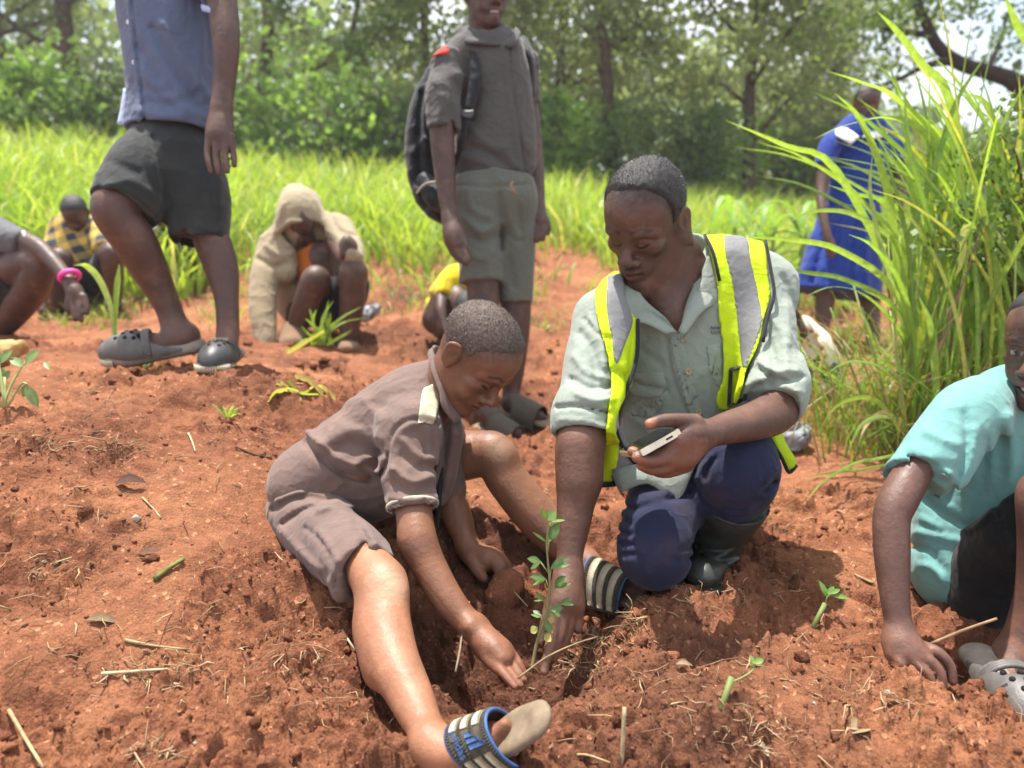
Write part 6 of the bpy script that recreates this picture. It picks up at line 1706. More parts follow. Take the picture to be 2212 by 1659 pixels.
# ------------------------------------------------------------------ squatting boy in a beige hood
def build_hood():
    root = empty('person', P(690, 745, 3.4), 'boy squatting in a beige hooded jacket over an orange shirt', 'person')
    h = 0.006
    Sh = SDF(0.006)
    fr = head(Sh, P(652, 482, 3.42), (0.12, -0.72, -0.60), (0.1, -0.5, 0.8), 0.205, child=0.8, eyes=-0.2)
    Sh.tube([fr['w']((0, -0.12, -0.1)), P(660, 560, 3.5)], (0.05, 0.055), 0.03)
    parts = [Sh.mesh()]
    L = SDF(0.006)
    L.tr([(690, 660, 3.55, 32), (684, 618, 3.32, 32), (681, 604, 3.27, 30), (668, 640, 3.30, 29), (652, 680, 3.34, 26), (640, 715, 3.36, 18)], k=0.02, sub=4)
    L.tr([(745, 660, 3.55, 34), (762, 605, 3.32, 32), (764, 590, 3.27, 30), (762, 640, 3.30, 28), (757, 690, 3.33, 24), (752, 738, 3.35, 19)], k=0.02, sub=4)
    L.tr([(720, 520, 3.45, 18), (745, 560, 3.30, 17), (752, 545, 3.25, 14)], k=0.012)
    L.tr([(756, 552, 3.25, 14), (758, 532, 3.24, 15), (750, 520, 3.235, 13)], k=0.01); L.tr([(744, 548, 3.23, 12), (744, 528, 3.23, 12)], k=.01)
    for q in range(4): L.tr([(762 - q * 2, 548 - q * 10, 3.24, 6.5), (742 + q, 552 - q * 11, 3.225, 6), (738 + q * 2, 544 - q * 10, 3.23, 5)], k=0.002)
    L.tr([(690, 560, 3.52, 44), (705, 660, 3.58, 44)], k=.03)
    L.tr([(574, 755, 3.27, 12), (574, 775, 3.26, 12)], k=0.01)
    parts.append(L.mesh())
    body_obj(root, parts, M_SKIN, DK * 1.1, lambda V, C: paint_face(fr, V, C, DK))
    part_tubes(0.006, [([(668, 548, 3.50, 34), (672, 590, 3.50, 34)], dict(k=0.02))], 'orange_shirt', M_ORANGE, root)
    S = SDF(0.006)
    S.ell(P(647, 476, 3.44), (0.108, 0.125, 0.15), None, 0.02)
    S.tr([(640, 430, 3.50, 34), (660, 440, 3.52, 34)], k=0.05)
    S.tr([(600, 520, 3.45, 30), (650, 535, 3.55, 42), (715, 500, 3.52, 40), (735, 500, 3.48, 30)], k=0.05)
    S.tr([(650, 560, 3.58, 70), (660, 640, 3.62, 68)], k=0.05)
    S.tr([(590, 535, 3.45, 34), (572, 600, 3.38, 31), (568, 670, 3.32, 29), (573, 730, 3.28, 25), (574, 765, 3.26, 22)], k=0.03, cut1=True)
    S.tr([(610, 545, 3.42, 26), (622, 590, 3.40, 22)], k=0.04)
    S.tr([(730, 500, 3.47, 34), (754, 528, 3.37, 28), (764, 554, 3.27, 22), (758, 550, 3.245, 19)], k=0.03)
    opn = region([(606, 503), (628, 486), (654, 476), (682, 480), (700, 494), (703, 520), (696, 545), (708, 575), (706, 620), (640, 620), (644, 570), (634, 535), (620, 520)], 3.50)
    S.fun(lambda x, y, z: -opn(x, y, z), 'i', 0.006)
    S.fun(creases([([(640, 405), (650, 440), (652, 470)], -0.006, 5), ([(600, 500), (625, 480), (650, 478)], 0.01, 5),         ([(560, 560), (590, 575), (620, 570)], -0.009, 6), ([(575, 530), (600, 550), (630, 548)], 0.008, 6), ([(715, 470), (735, 500), (765, 510)], -0.008, 6), ([(610, 440), (600, 480), (585, 520)], 0.006, 6)]), 'd')
    S.fun(wrinkle(0.003, 6, 71), 'd')
    cloth_obj('hooded_jacket', S, M_BEIGE, root, False)
    part_tubes(h, [([(705, 665, 3.58, 46), (692, 640, 3.42, 42), (686, 618, 3.33, 37)], dict(k=0.03, cut1=True)), ([(735, 665, 3.58, 46), (755, 630, 3.42, 42), (762, 606, 3.34, 37)], dict(k=0.03, cut1=True)), ([(660, 660, 3.55, 40), (640, 690, 3.5, 24)], dict(k=.03))], 'black_shorts', M_BLACK, root, None, (0.006, 10, 73))
    S = SDF(0.006); S.tr([(636, 715, 3.37, 30), (632, 735, 3.30, 28), (628, 742, 3.24, 24)], k=0.02, flat=((0, 0, 1), 0.8)); V, Q = S.mesh(); mobj('tan_shoe', V, Q, cloth_mat('tan_shoe_leather', (0.22, 0.13, 0.07)), root)
    S = SDF(0.006); S.tr([(752, 745, 3.36, 22), (752, 752, 3.25, 22)], k=0.02, flat=((0, 0, 1), 0.6)); V, Q = S.mesh(); mobj('tan_shoe', V, Q, cloth_mat('tan_shoe_leather', (0.22, 0.13, 0.07)), root)
# ------------------------------------------------------------------ girl in the blue dress
def build_girl():
    root = empty('person', P(1840, 770, 4.0), 'girl in a royal blue dress with a white collar standing behind the tall grass', 'person')
    Sh = SDF(0.007)
    fr = head(Sh, P(1872, 225, 4.0), (-0.15, -0.95, -0.25), (0, -0.1, 1), 0.20, child=0.8, eyes=0.6)
    Sh.tube([fr['w']((0, -0.1, -0.1)), P(1868, 290, 4.02)], (0.045, 0.05), 0.03)
    Sh.tr([(1862, 300, 4.05, 30), (1850, 420, 4.07, 40)], k=0.02)
    Sh.tr([(1786, 330, 3.98, 16), (1776, 400, 3.95, 13), (1776, 450, 3.90, 11), (1785, 500, 3.86, 9), (1792, 530, 3.86, 12), (1796, 550, 3.86, 9)], k=0.012)
    Sh.tr([(1934, 325, 4.02, 16), (1945, 390, 4.02, 13), (1940, 450, 3.98, 11), (1930, 505, 3.95, 9), (1928, 535, 3.95, 12), (1928, 555, 3.95, 9)], k=0.012)
    Sh.tr([(1795, 560, 4.05, 26), (1782, 650, 4.05, 20), (1776, 720, 4.05, 14), (1775, 760, 4.05, 14), (1768, 775, 3.98, 13)], k=0.02)
    Sh.tr([(1868, 560, 4.08, 26), (1880, 660, 4.08, 20), (1886, 740, 4.08, 14), (1887, 775, 4.08, 14), (1884, 788, 4.0, 13)], k=0.02)
    body_obj(root, [Sh.mesh()], M_SKIN, DK, lambda V, C: paint_face(fr, V, C, DK, open_eye=True))
    hair(fr, M_HAIR, root, 0.009, 0.02)
    part_tubes(0.007, [([(1862, 305, 4.05, 64), (1855, 380, 4.06, 62), (1842, 440, 4.07, 58), (1826, 530, 4.08, 78), (1808, 638, 4.08, 94)], dict(k=0.02, flat=((0, 1, 0), 0.7), cut1=True, sub=4)),
        ([(1815, 300, 4.03, 26), (1792, 320, 3.99, 25), (1781, 362, 3.97, 24)], dict(k=0.03, cut1=True)), ([(1915, 298, 4.05, 26), (1932, 315, 4.03, 25), (1942, 355, 4.02, 24)], dict(k=0.03, cut1=True))], 'blue_dress', M_ROYAL, root,
        [([(1800, 440), (1780, 520), (1755, 610)], -0.02, 7), ([(1825, 440), (1812, 530), (1800, 615)], 0.02, 8), ([(1850, 440), (1842, 530), (1836, 615)], -0.02, 7), ([(1870, 450), (1872, 540), (1872, 615)], 0.02, 8), ([(1785, 436), (1840, 445), (1895, 436)], -0.012, 5)], (0.01, 8, 81))
    b = Bag(); b.add(*loft([(1820, 272, 4.0), (1842, 285, 3.93), (1856, 296, 3.92)], [(1800, 288, 3.98), (1820, 300, 3.90), (1838, 312, 3.89)], 0.006, 0.004)); b.add(*loft([(1905, 265, 4.02), (1888, 280, 3.95), (1862, 296, 3.92)], [(1928, 280, 4.0), (1905, 296, 3.92), (1880, 300, 3.91)], 0.006, 0.004)); b.obj('white_collar', M_WHITE, root)
# ------------------------------------------------------------------ children further left
def build_left():
    r1 = empty('person', P(30, 730, 2.9), 'child at the left edge in a grey shirt squatting, wearing a pink wristband', 'person')
    A = SDF(0.005)
    A.tr([(10, 505, 2.85, 24), (75, 530, 2.78, 20), (105, 555, 2.75, 18), (132, 585, 2.72, 15), (150, 608, 2.70, 13)], k=0.012)
    A.tr([(150, 608, 2.70, 13), (160, 628, 2.69, 18), (166, 642, 2.685, 16)], k=0.012)
    for f_ in ([(150, 640, 2.68, 8), (146, 660, 2.67, 7), (148, 672, 2.67, 6)], [(160, 648, 2.675, 8), (160, 672, 2.665, 7), (163, 690, 2.66, 6)], [(170, 648, 2.675, 8), (172, 672, 2.665, 7), (175, 692, 2.66, 6)], [(180, 640, 2.68, 8), (186, 660, 2.675, 7), (188, 676, 2.67, 6)]): A.tr(f_, k=0.002)
    A.tr([(-60, 640, 3.0, 44), (40, 580, 2.85, 40), (82, 572, 2.80, 32), (70, 620, 2.84, 34), (35, 670, 2.9, 30), (5, 715, 2.95, 20), (0, 735, 2.96, 18)], k=0.02, sub=4)
    A.tr([(-70, 520, 2.95, 50), (-70, 640, 3.0, 55)], k=0.03)
    fr = head(A, P(-75, 410, 2.85), (0.8, -0.5, -0.4), (0.2, -0.1, 1), 0.2, child=0.8)
    A.tr([(-78, 430, 2.88, 26), (-75, 500, 2.95, 30)], k=.03)
    body_obj(r1, [A.mesh()], M_SKIN, DK, None); hair(fr, M_HAIR, r1, 0.009, 0.02)
    sh, S = part_tubes(0.006, [([(-60, 500, 2.93, 62), (-70, 600, 3.0, 70)], dict(k=0.03)), ([(-30, 495, 2.88, 36), (20, 515, 2.83, 33), (55, 528, 2.80, 29)], dict(k=0.03, cut1=True))], 'grey_shirt', M_SHADE, r1, None, (0.006, 9, 91))
    V, F = pipe([P(50, 500, 2.77), P(56, 525, 2.765), P(52, 552, 2.78)], 0.006, 6, 4); mobj('white_sleeve_trim', V, F, M_WHITE, sh)
    part_tubes(0.006, [([(-70, 640, 3.0, 66), (-10, 610, 2.92, 56), (35, 588, 2.86, 46)], dict(k=0.03, cut1=True))], 'dark_shorts', M_CHAR, r1, None, (0.006, 9, 93))
    pts = []
    c, ax = P(150, 597, 2.70), nrm(P(160, 628, 2.69) - P(140, 580, 2.715)); n = nrm(np.cross(ax, (0, 0, 1))); bb = np.cross(ax, n)
    for a in np.linspace(0, 2 * math.pi, 17): pts.append(c + (math.cos(a) * n + math.sin(a) * bb) * 0.031)
    V, F = pipe(pts, 0.010, 8, 2); mobj('pink_wristband', V, F, M_PINK, r1)
    # checked shirt
    r2 = empty('person', P(170, 660, 4.4), 'child in a yellow and black checked shirt squatting with head bowed', 'person')
    S = SDF(0.007)
    fr = head(S, P(163, 462, 4.3), (0.2, -0.70, -0.62), (0.1, -0.6, 0.75), 0.205, child=0.8)
    S.tube([fr['w']((0, -0.12, -0.1)), P(158, 515, 4.38)], (0.05, 0.055), 0.03)
    S.tr([(230, 575, 4.35, 26), (240, 545, 4.15, 24), (243, 580, 4.18, 22), (248, 640, 4.25, 15), (250, 660, 4.22, 14)], k=0.02)
    S.tr([(120, 590, 4.4, 30), (130, 560, 4.18, 26), (128, 620, 4.25, 20), (125, 660, 4.28, 16)], k=0.02)
    S.tr([(118, 520, 4.35, 18), (105, 570, 4.25, 15), (95, 620, 4.15, 12), (90, 655, 4.1, 11), (92, 672, 4.08, 10)], k=0.012)
    S.tr([(170, 540, 4.45, 44), (175, 620, 4.5, 46)], k=0.03)
    body_obj(r2, [S.mesh()], M_SKIN, DK, lambda V, C: paint_face(fr, V, C, DK)); hair(fr, M_HAIR, r2, 0.008, 0.022)
    part_tubes(0.007, [([(165, 515, 4.42, 58), (165, 570, 4.42, 62), (170, 600, 4.45, 56)], dict(k=0.03, flat=((0, 1, 0), 0.8))), ([(130, 500, 4.38, 24), (114, 545, 4.30, 24)], dict(k=0.03, cut1=True)), ([(205, 500, 4.38, 24), (225, 540, 4.3, 24)], dict(k=0.03, cut1=True))], 'checked_shirt', plaid_mat(), r2, None, (0.008, 9, 95))
    part_tubes(0.007, [([(170, 620, 4.5, 60), (222, 585, 4.32, 34), (236, 556, 4.2, 30)], dict(k=0.03, cut1=True)), ([(160, 620, 4.5, 56), (130, 590, 4.3, 34)], dict(k=0.03)), ([(170, 620, 4.4, 44), (170, 650, 4.4, 34)], dict(k=0.03))], 'black_shorts', M_BLACK, r2, None, (0.006, 9, 97))
    # child partly hidden behind the standing boy's leg
    r3 = empty('person', P(360, 585, 4.9), 'child crouching far back, seen between the legs of the boy in clogs', 'person')
    S = SDF(0.009)
    fr = head(S, P(415, 455, 4.9), (-0.7, -0.5, -0.5), (-0.4, -0.2, 0.8), 0.2, child=0.8)
    S.tr([(415, 475, 4.92, 16), (410, 510, 5.0, 22)], k=0.03)
    S.tr([(395, 480, 4.85, 14), (360, 480, 4.75, 12), (335, 476, 4.7, 10)], k=0.01)
    S.tr([(395, 550, 5.0, 26), (345, 510, 4.8, 22), (338, 515, 4.78, 20), (365, 545, 4.85, 18), (390, 575, 4.9, 14), (375, 585, 4.86, 12)], k=0.02)
    S.tr([(420, 550, 5.0, 24), (400, 540, 4.8, 20), (420, 580, 4.85, 14)], k=0.02)
    body_obj(r3, [S.mesh()], M_SKIN, DK * 1.1, None); hair(fr, M_HAIR, r3, 0.01, 0.02)
    part_tubes(0.009, [([(415, 500, 5.0, 36), (420, 560, 5.02, 40)], dict(k=0.03))], 'dark_shirt', M_SHADE, r3, None, (0.006, 9, 98))
    # child in yellow behind the planting boy
    r4 = empty('person', P(965, 715, 3.3), 'child in a bright yellow shirt bending down behind the planting boy', 'person')
    S = SDF(0.007)
    fr = head(S, P(1010, 680, 3.2), (0.5, -0.6, -0.6), (0.5, -0.3, 0.7), 0.2, child=0.8)
    S.tr([(1000, 665, 3.22, 24), (985, 640, 3.3, 28)], k=0.03)
    S.tr([(955, 635, 3.25, 14), (952, 665, 3.18, 12), (960, 700, 3.15, 10), (965, 716, 3.14, 10)], k=0.012)
    S.tr([(975, 640, 3.35, 40), (945, 690, 3.35, 34)], k=0.03)
    S.tr([(945, 690, 3.4, 24), (965, 705, 3.3, 20), (955, 720, 3.32, 16)], k=0.02)
    body_obj(r4, [S.mesh()], M_SKIN, DK, None); hair(fr, M_HAIR, r4, 0.009, 0.02)
    part_tubes(0.007, [([(990, 610, 3.35, 42), (965, 650, 3.38, 46), (944, 690, 3.38, 26)], dict(k=0.03)), ([(965, 610, 3.3, 22), (956, 640, 3.24, 19)], dict(k=0.03, cut1=True))], 'yellow_shirt', M_YELLOW, r4, [([(930, 640), (945, 680), (940, 700)], -0.015, 6), ([(960, 600), (950, 640), (935, 660)], 0.012, 6)], (0.008, 9, 99))
    # crouching person in floral cloth behind the man
    r5 = empty('person', P(1760, 860, 2.9), 'person in cream floral cloth crouching behind the man in the vest', 'person')
    S = SDF(0.008)
    S.tr([(1740, 760, 3.0, 40), (1755, 820, 2.98, 38)], k=0.03); S.tr([(1720, 720, 2.95, 24), (1705, 690, 2.9, 26)], k=0.03)
    fr = head(S, P(1690, 680, 2.88), (-0.6, -0.4, -0.7), (-0.6, -0.2, 0.7), 0.21)
    S.tr([(1790, 830, 2.95, 22), (1775, 858, 2.9, 18)], k=0.02)
    body_obj(r5, [S.mesh()], M_SKIN, DK, None); hair(fr, M_HAIR, r5, 0.009, 0.02)
    part_tubes(0.007, [([(1730, 715, 2.98, 36), (1755, 760, 3.0, 50), (1770, 800, 3.0, 46), (1765, 850, 2.96, 32)], dict(k=0.03))], 'floral_cloth', floral_mat(), r5, [([(1745, 720), (1770, 770), (1765, 840)], -0.012, 7), ([(1775, 740), (1790, 790)], 0.01, 7)], (0.010, 9, 101))
    part_tubes(0.007, [([(1788, 800, 2.95, 26), (1792, 835, 2.92, 22)], dict(k=0.03))], 'dark_trousers', M_BLACK, r5, None, (0.008, 9, 102))
    # someone in white and blue behind the grass at the right edge
    r6 = empty('person', P(2160, 700, 4.6), 'person in white and blue crouching behind the tall grass at the right edge', 'person')
    S = SDF(0.009)
    fr = head(S, P(2160, 535, 4.6), (-0.5, -0.7, -0.4), (0, -0.2, 1), 0.2)
    S.tr([(2160, 550, 4.62, 20), (2160, 620, 4.68, 34), (2160, 700, 4.7, 40)], k=0.03)
    S.tr([(2150, 690, 4.65, 26), (2140, 650, 4.5, 22), (2145, 720, 4.55, 16)], k=0.02)
    body_obj(r6, [S.mesh()], M_SKIN, DK, None); hair(fr, M_HAIR, r6, 0.009, 0.02)
    part_tubes(0.009, [([(2160, 590, 4.67, 38), (2162, 640, 4.68, 42)], dict(k=0.03))], 'white_shirt', M_WHITE, r6, None, (0.01, 9, 103))
    part_tubes(0.009, [([(2155, 665, 4.66, 46), (2150, 690, 4.62, 46)], dict(k=0.03))], 'blue_skirt', M_ROYAL, r6, None, (0.01, 9, 104))
build_teal(); build_clogboy(); build_packboy(); build_pack(); build_hood(); build_girl(); build_left()

# ================================================================== VEGETATION
def blades(base, height, lean, width, col, rows=(0, 0.4, 0.75, 1.0), droop=0.5, r=None):
    """many blades at once: strips of quads"""
    r = r or rng
    n = len(base)
    a = r.random(n) * 2 * math.pi
    ld = np.stack([np.cos(a), np.sin(a), np.zeros(n)], 1)
    sd = np.stack([-np.sin(a), np.cos(a), np.zeros(n)], 1)
    b2 = r.random(n) * 2 * math.pi
    sd = np.stack([np.cos(b2), np.sin(b2), np.zeros(n)], 1)
    R = []
    for t in rows:
        c = base + ld * (lean * height * t ** 2)[:, None] + np.array([0, 0, 1.0]) * (height * (t - droop * lean * t ** 3))[:, None]
        w = width * (1 - t) ** 0.6 * (0.55 + 0.45 * min(1, t * 3 + 0.2)) + 0.0008
        R.append(c - sd * w[:, None] * 0.5); R.append(c + sd * w[:, None] * 0.5)
    k = len(rows)
    V = np.stack(R, 1).reshape(-1, 3)
    i = np.arange(n)[:, None] * 2 * k
    F = np.concatenate([np.concatenate([i + 2 * j, i + 2 * j + 1, i + 2 * j + 3, i + 2 * j + 2], 1) for j in range(k - 1)])
    C = np.repeat(col, 2 * k, 0)
    return V, F, C
def build_field():
    b = Bag()
    n = 36000
    y = 4.6 + 8.5 * rng.random(n) ** 1.5
    x = (rng.random(n) * 2 - 1) * (y * 0.95 + 0.6)
    edge = 5.0 + 0.9 * fbm2(x, y * 0, 0.8, 3, 201) * 2 + np.where(x > 0.2, 0.9, 0) + np.where(x < -2.0, -0.5, 0)
    dens = np.clip((y - edge) / 0.8, 0.04, 1)
    k = rng.random(n) < dens
    x, y, dn = x[k], y[k], dens[k]
    z = g_base(x, y)
    hh = (0.32 + 0.50 * rng.random(len(x)) ** 1.3) * (0.45 + 0.55 * dn) * np.where(x > 1.0, 0.95, 1.0)
    t = rng.random(len(x))[:, None]; dry = (rng.random(len(x)) < 0.10)[:, None]
    c = np.array([0.20, 0.34, 0.05]) * (1 - t) + np.array([0.46, 0.58, 0.12]) * t
    c = np.where(dry, np.array([0.50, 0.50, 0.22]), c)
    V, F, C = blades(np.stack([x, y, z - 0.02], 1), hh, 0.25 + 0.6 * rng.random(len(x)), 0.012 + 0.022 * rng.random(len(x)), c)
    b.add(V, F, C)
    # scattered low weeds creeping onto the bare soil
    n = 2600
    cx = (rng.random(60) * 2 - 1) * 3.2; cy = 3.7 + rng.random(60) * 1.8
    q = rng.integers(0, 60, n); x = cx[q] + rng.normal(0, 0.14, n); y = cy[q] + rng.normal(0, 0.10, n)
    z = g_height(x, y)
    t = rng.random(n)[:, None]; c = np.array([0.16, 0.27, 0.05]) * (1 - t) + np.array([0.40, 0.42, 0.16]) * t
    V, F, C = blades(np.stack([x, y, z - 0.01], 1), 0.05 + 0.13 * rng.random(n), 0.4 + 0.7 * rng.random(n), 0.006 + 0.008 * rng.random(n), c)
    b.add(V, F, C)
    o = b.obj('field_grass', M_GRASS, origin=np.zeros(3)); tag(o, 'bright green knee-high grass covering the field behind the children', 'grass', kind='stuff')
def leaves(cent, size, col, r=None, aspect=0.55):
    """one folded leaf (2 quads) per centre, random orientation"""
    r = r or rng
    n = len(cent)
    d = r.normal(0, 1, (n, 3)); d /= np.linalg.norm(d, axis=1)[:, None]
    s = np.cross(d, r.normal(0, 1, (n, 3))); s /= np.linalg.norm(s, axis=1)[:, None] + 1e-9
    d *= size[:, None]; s *= (size * aspect * 0.5)[:, None]
    V = np.stack([cent - d * 0.5, cent + s, cent + d * 0.5, cent - s], 1).reshape(-1, 3)
    return V, np.arange(4 * n).reshape(-1, 4), np.repeat(col, 4, 0)
def make_tree(name, label, px, d, trunk_px, kind, height, crown, seed, lean=0.0, limbs=6, nleaf=5200, base_y=None, group='trees along the far edge of the field', crown_lo=0.45, vis=True):
    """trunk and limbs as tapered pipes, crown as clumps of separate leaves"""
    r = np.random.default_rng(seed)
    gx = (px - 1106) / FPX * d
    gy = d * CP + 0.2
    gz_ = float(g_base(np.array([gx]), np.array([gy]))[0])
    B = np.array([gx, gy, gz_ - 0.1])
    root = empty(name, B, label, 'tree', group)
    tr_r = trunk_px * d / FPX
    b = Bag()
    pts = [B]
    for i in range(1, 6):
        t = i / 5
        pts.append(B + np.array([lean * height * t * t + r.normal(0, 0.06) * height * 0.15, r.normal(0, 0.04) * height * 0.2, height * 0.92 * t]))
    V, F = pipe(pts, np.array([1.25, 1.0, 0.82, 0.62, 0.42, 0.2]) * tr_r, 8, 3); b.add(V, F)
    tips = [pts[-1], pts[-2]]
    P_ = catmull(np.array(pts), 4)
    for i in range(limbs):
        t = crown_lo * 0.75 + (0.95 - crown_lo * 0.75) * (i + r.random()) / limbs
        p0 = P_[int(t * (len(P_) - 1))]
        a = r.random() * 2 * math.pi
        L = crown[0] * (0.55 + 0.5 * r.random())
        e = p0 + np.array([math.cos(a) * L, math.sin(a) * L * 0.8, (0.25 + 0.5 * r.random()) * crown[1] * 0.7])
        m = (p0 + e) / 2 + np.array([0, 0, r.normal(0, 0.15)])
        V, F = pipe([p0, m, e], np.array([0.42, 0.28, 0.10]) * tr_r * (1.15 - 0.5 * t), 6, 3); b.add(V, F)
        tips += [e, m, (m + e) / 2]
    b.obj('trunk', M_BARK, root)
    tips = np.array(tips)
    nc = 64
    cc = B + np.array([lean * height * 0.7, 0, height * (crown_lo + 1) / 2])
    q = r.normal(0, 1, (nc, 3)); q /= np.linalg.norm(q, axis=1)[:, None]
    cl = cc + q * (r.random(nc) ** 0.45)[:, None] * np.array([crown[0], crown[0] * 0.8, crown[1]])
    cl[:len(tips)] = tips[:nc]
    per = nleaf // nc
    cs = (0.35 + 0.4 * r.random(nc)) * crown[0] * 0.42
    q = r.normal(0, 1, (nc * per, 3)) * np.array([1, 1, 0.62])
    c = np.repeat(cl, per, 0) + q * np.repeat(cs, per)[:, None] * 0.62
    tone = np.repeat(r.random(nc) * 0.6 + 0.3, per) + r.normal(0, 0.16, nc * per)
    tone = np.clip(tone, 0, 1)[:, None]
    pal = {'conifer': ((0.075, 0.120, 0.058), (0.22, 0.285, 0.125)), 'broad': ((0.09, 0.150, 0.055), (0.27, 0.36, 0.13)), 'grey': ((0.105, 0.145, 0.068), (0.32, 0.375, 0.165))}[kind]
    col = np.array(pal[0]) * (1 - tone) + np.array(pal[1]) * tone
    sz = (0.09 + 0.07 * r.random(nc * per)) * (0.8 if kind == 'conifer' else 1.0)
    V, F, C = leaves(c, sz, col, r, 0.35 if kind == 'conifer' else 0.6)
    mobj('crown', V, F, M_FAR, root, C, smooth=False)
    return root
def build_trees():
    T = make_tree
    T('tall_tree', 'slim dark tree at the far left edge of the field', 60, 13, 14, 'conifer', 7.5, (1.9, 2.6), 1, -0.05, 9, 9600, crown_lo=0.24)
    T('tall_tree', 'dark tree with twin trunks behind the slate shirted boy', 85, 14.5, 12, 'conifer', 8, (1.8, 2.6), 2, 0.06, 8, 8000, crown_lo=0.27)
    T('tall_tree', 'thick trunked dark tree just left of the slate shirted boy', 212, 13.5, 17, 'conifer', 8, (2.0, 2.8), 3, 0.0, 9, 9600, crown_lo=0.30)
    T('tall_tree', 'dark tree between the slate shirted boy and the backpack boy, left one', 605, 14, 15, 'conifer', 8, (2.1, 2.9), 4, 0.02, 9, 10400, crown_lo=0.22)
    T('tall_tree', 'dark tree seen over the hooded boy', 545, 16, 13, 'conifer', 8.5, (2.0, 3.0), 5, -0.04, 8, 8000, crown_lo=0.17)
    T('tall_tree', 'slender pale barked tree left of the backpack boy', 802, 13, 7, 'broad', 6.5, (1.6, 2.3), 6, 0.02, 8, 7680, crown_lo=0.26)
    T('tall_tree', 'broad green tree directly behind the backpack boy', 930, 15, 11, 'grey', 7.5, (2.2, 2.7), 7, 0.03, 8, 8800, crown_lo=0.22)
    T('spreading_tree', 'leaning tree with a dark slanting trunk behind the man\'s head', 1325, 12.5, 13, 'grey', 6.8, (2.3, 2.4), 8, -0.16, 10, 11200, crown_lo=0.28)
    T('spreading_tree', 'broad grey green tree standing between the man and the girl in blue', 1600, 12.5, 13, 'grey', 6.6, (2.4, 2.5), 9, 0.02, 11, 12000, crown_lo=0.26)
    T('spreading_tree', 'dense grey green tree right of the backpack boy', 1210, 16, 12, 'grey', 8.0, (2.5, 3.0), 10, 0.0, 9, 9600, crown_lo=0.20)
    T('spreading_tree', 'far grey green tree filling the gap behind the girl in blue', 1760, 17, 12, 'grey', 6.2, (2.4, 2.2), 11, 0.0, 9, 8800, crown_lo=0.16)
    bush = [(130, 11.5, 1.15, 'bright', 'bright leafy bush below the trees at the far left'), (330, 12, 1.0, 'broad', 'bush low behind the slate shirted boy\'s legs'), (470, 12, 1.1, 'bright', 'bright bush right of the slate shirted boy'),
            (720, 11.8, 1.35, 'bright', 'bright bush with large leaves behind the hooded boy'), (870, 12.5, 1.1, 'broad', 'dark bush left of the backpack'), (1190, 12, 1.1, 'bright', 'bright bush right of the backpack boy'), (1420, 12, 1.2, 'broad', 'dark bush right behind the man\'s head'),
            (1540, 13, 1.2, 'bright', 'bright bush at the foot of the broad grey green tree'), (1730, 13, 1.2, 'broad', 'dark bush left of the girl in blue'), (1980, 13.5, 1.1, 'broad', 'bush beyond the tall grass at the right'), (2150, 13, 1.3, 'broad', 'bush at the far right edge beyond the tall grass')]
    for i, (px, d, hgt, kind, lab) in enumerate(bush):
        r = np.random.default_rng(100 + i)
        gx, gy = (px - 1106) / FPX * d, d * CP + 0.2
        z = float(g_base(np.array([gx]), np.array([gy]))[0])
        e = empty('bush', (gx, gy, z), lab, 'bush', 'bushes under the trees')
        b = Bag()
        for j in range(7):
            a = r.random() * 6.28; q = np.array([gx + math.cos(a) * 0.6 * r.random(), gy + 0.3 * math.sin(a), z + hgt * (0.5 + 0.5 * r.random())])
            V, F = pipe([(gx + math.cos(a) * 0.1, gy + math.sin(a) * 0.1, z - 0.05), ((gx + q[0]) / 2, gy, z + hgt * 0.35), q], (0.03, 0.02, 0.008), 5, 2); b.add(V, F)
        b.obj('stems', M_BARK, e)
        n = 1700
        q = r.normal(0, 1, (n, 3)); q /= np.linalg.norm(q, axis=1)[:, None]
        rad = 0.35 + 0.65 * r.random(n)
        c = np.array([gx, gy, z + hgt * 0.75]) + q * rad[:, None] * np.array([hgt * 1.05, hgt * 0.7, hgt * 0.85]) * (1 + 1.1 * noise3(q[:, 0] * 2.2 + i, q[:, 1] * 2.2, q[:, 2] * 2.2, 7))[:, None]
        tone = np.clip(0.5 + 1.4 * noise3(c[:, 0] * 2, c[:, 1] * 2, c[:, 2] * 2, 9) + r.normal(0, 0.15, n), 0, 1)[:, None]
        pal = {'bright': ((0.09, 0.17, 0.045), (0.28, 0.42, 0.10)), 'broad': ((0.09, 0.13, 0.06), (0.26, 0.33, 0.14))}[kind]
        V, F, C = leaves(c, 0.10 + 0.09 * r.random(n), np.array(pal[0]) * (1 - tone) + np.array(pal[1]) * tone, r, 0.6)
        mobj('foliage', V, F, M_FAR, e, C, smooth=False)
    # the wood behind: one mass
    n = 22000
    r = np.random.default_rng(55)
    y = 19 + 9 * r.random(n); x = (r.random(n) * 1.95 - 1.1) * y * 0.85
    top = np.clip(6.3 + 2.2 * fbm2(x, y * 0, 0.22, 3, 61) * 2 - np.clip((x / y - 0.30) * 9, 0, 4.2), 1.6, 9)
    z = 1.1 + top * r.random(n) ** 0.75
    c = np.stack([x, y, z], 1)
    tone = np.clip(0.45 + 1.5 * noise3(x * 0.8, y * 0.8, z * 0.9, 63) + r.normal(0, 0.15, n), 0, 1)[:, None]
    V, F, C = leaves(c, 0.28 + 0.25 * r.random(n), np.array([0.11, 0.155, 0.085]) * (1 - tone) + np.array([0.30, 0.36, 0.18]) * tone, r, 0.6)
    o = mobj('distant_wood', V, F, M_FAR, None, C, smooth=False, origin=np.zeros(3)); tag(o, 'mass of distant woodland closing off the field', 'woodland', kind='stuff')
    # big limb against the sky, upper right
    root = empty('overhanging_tree', P(2330, 420, 7.0), 'dark gnarled tree limb reaching in against the sky at upper right', 'tree')
    b = Bag()
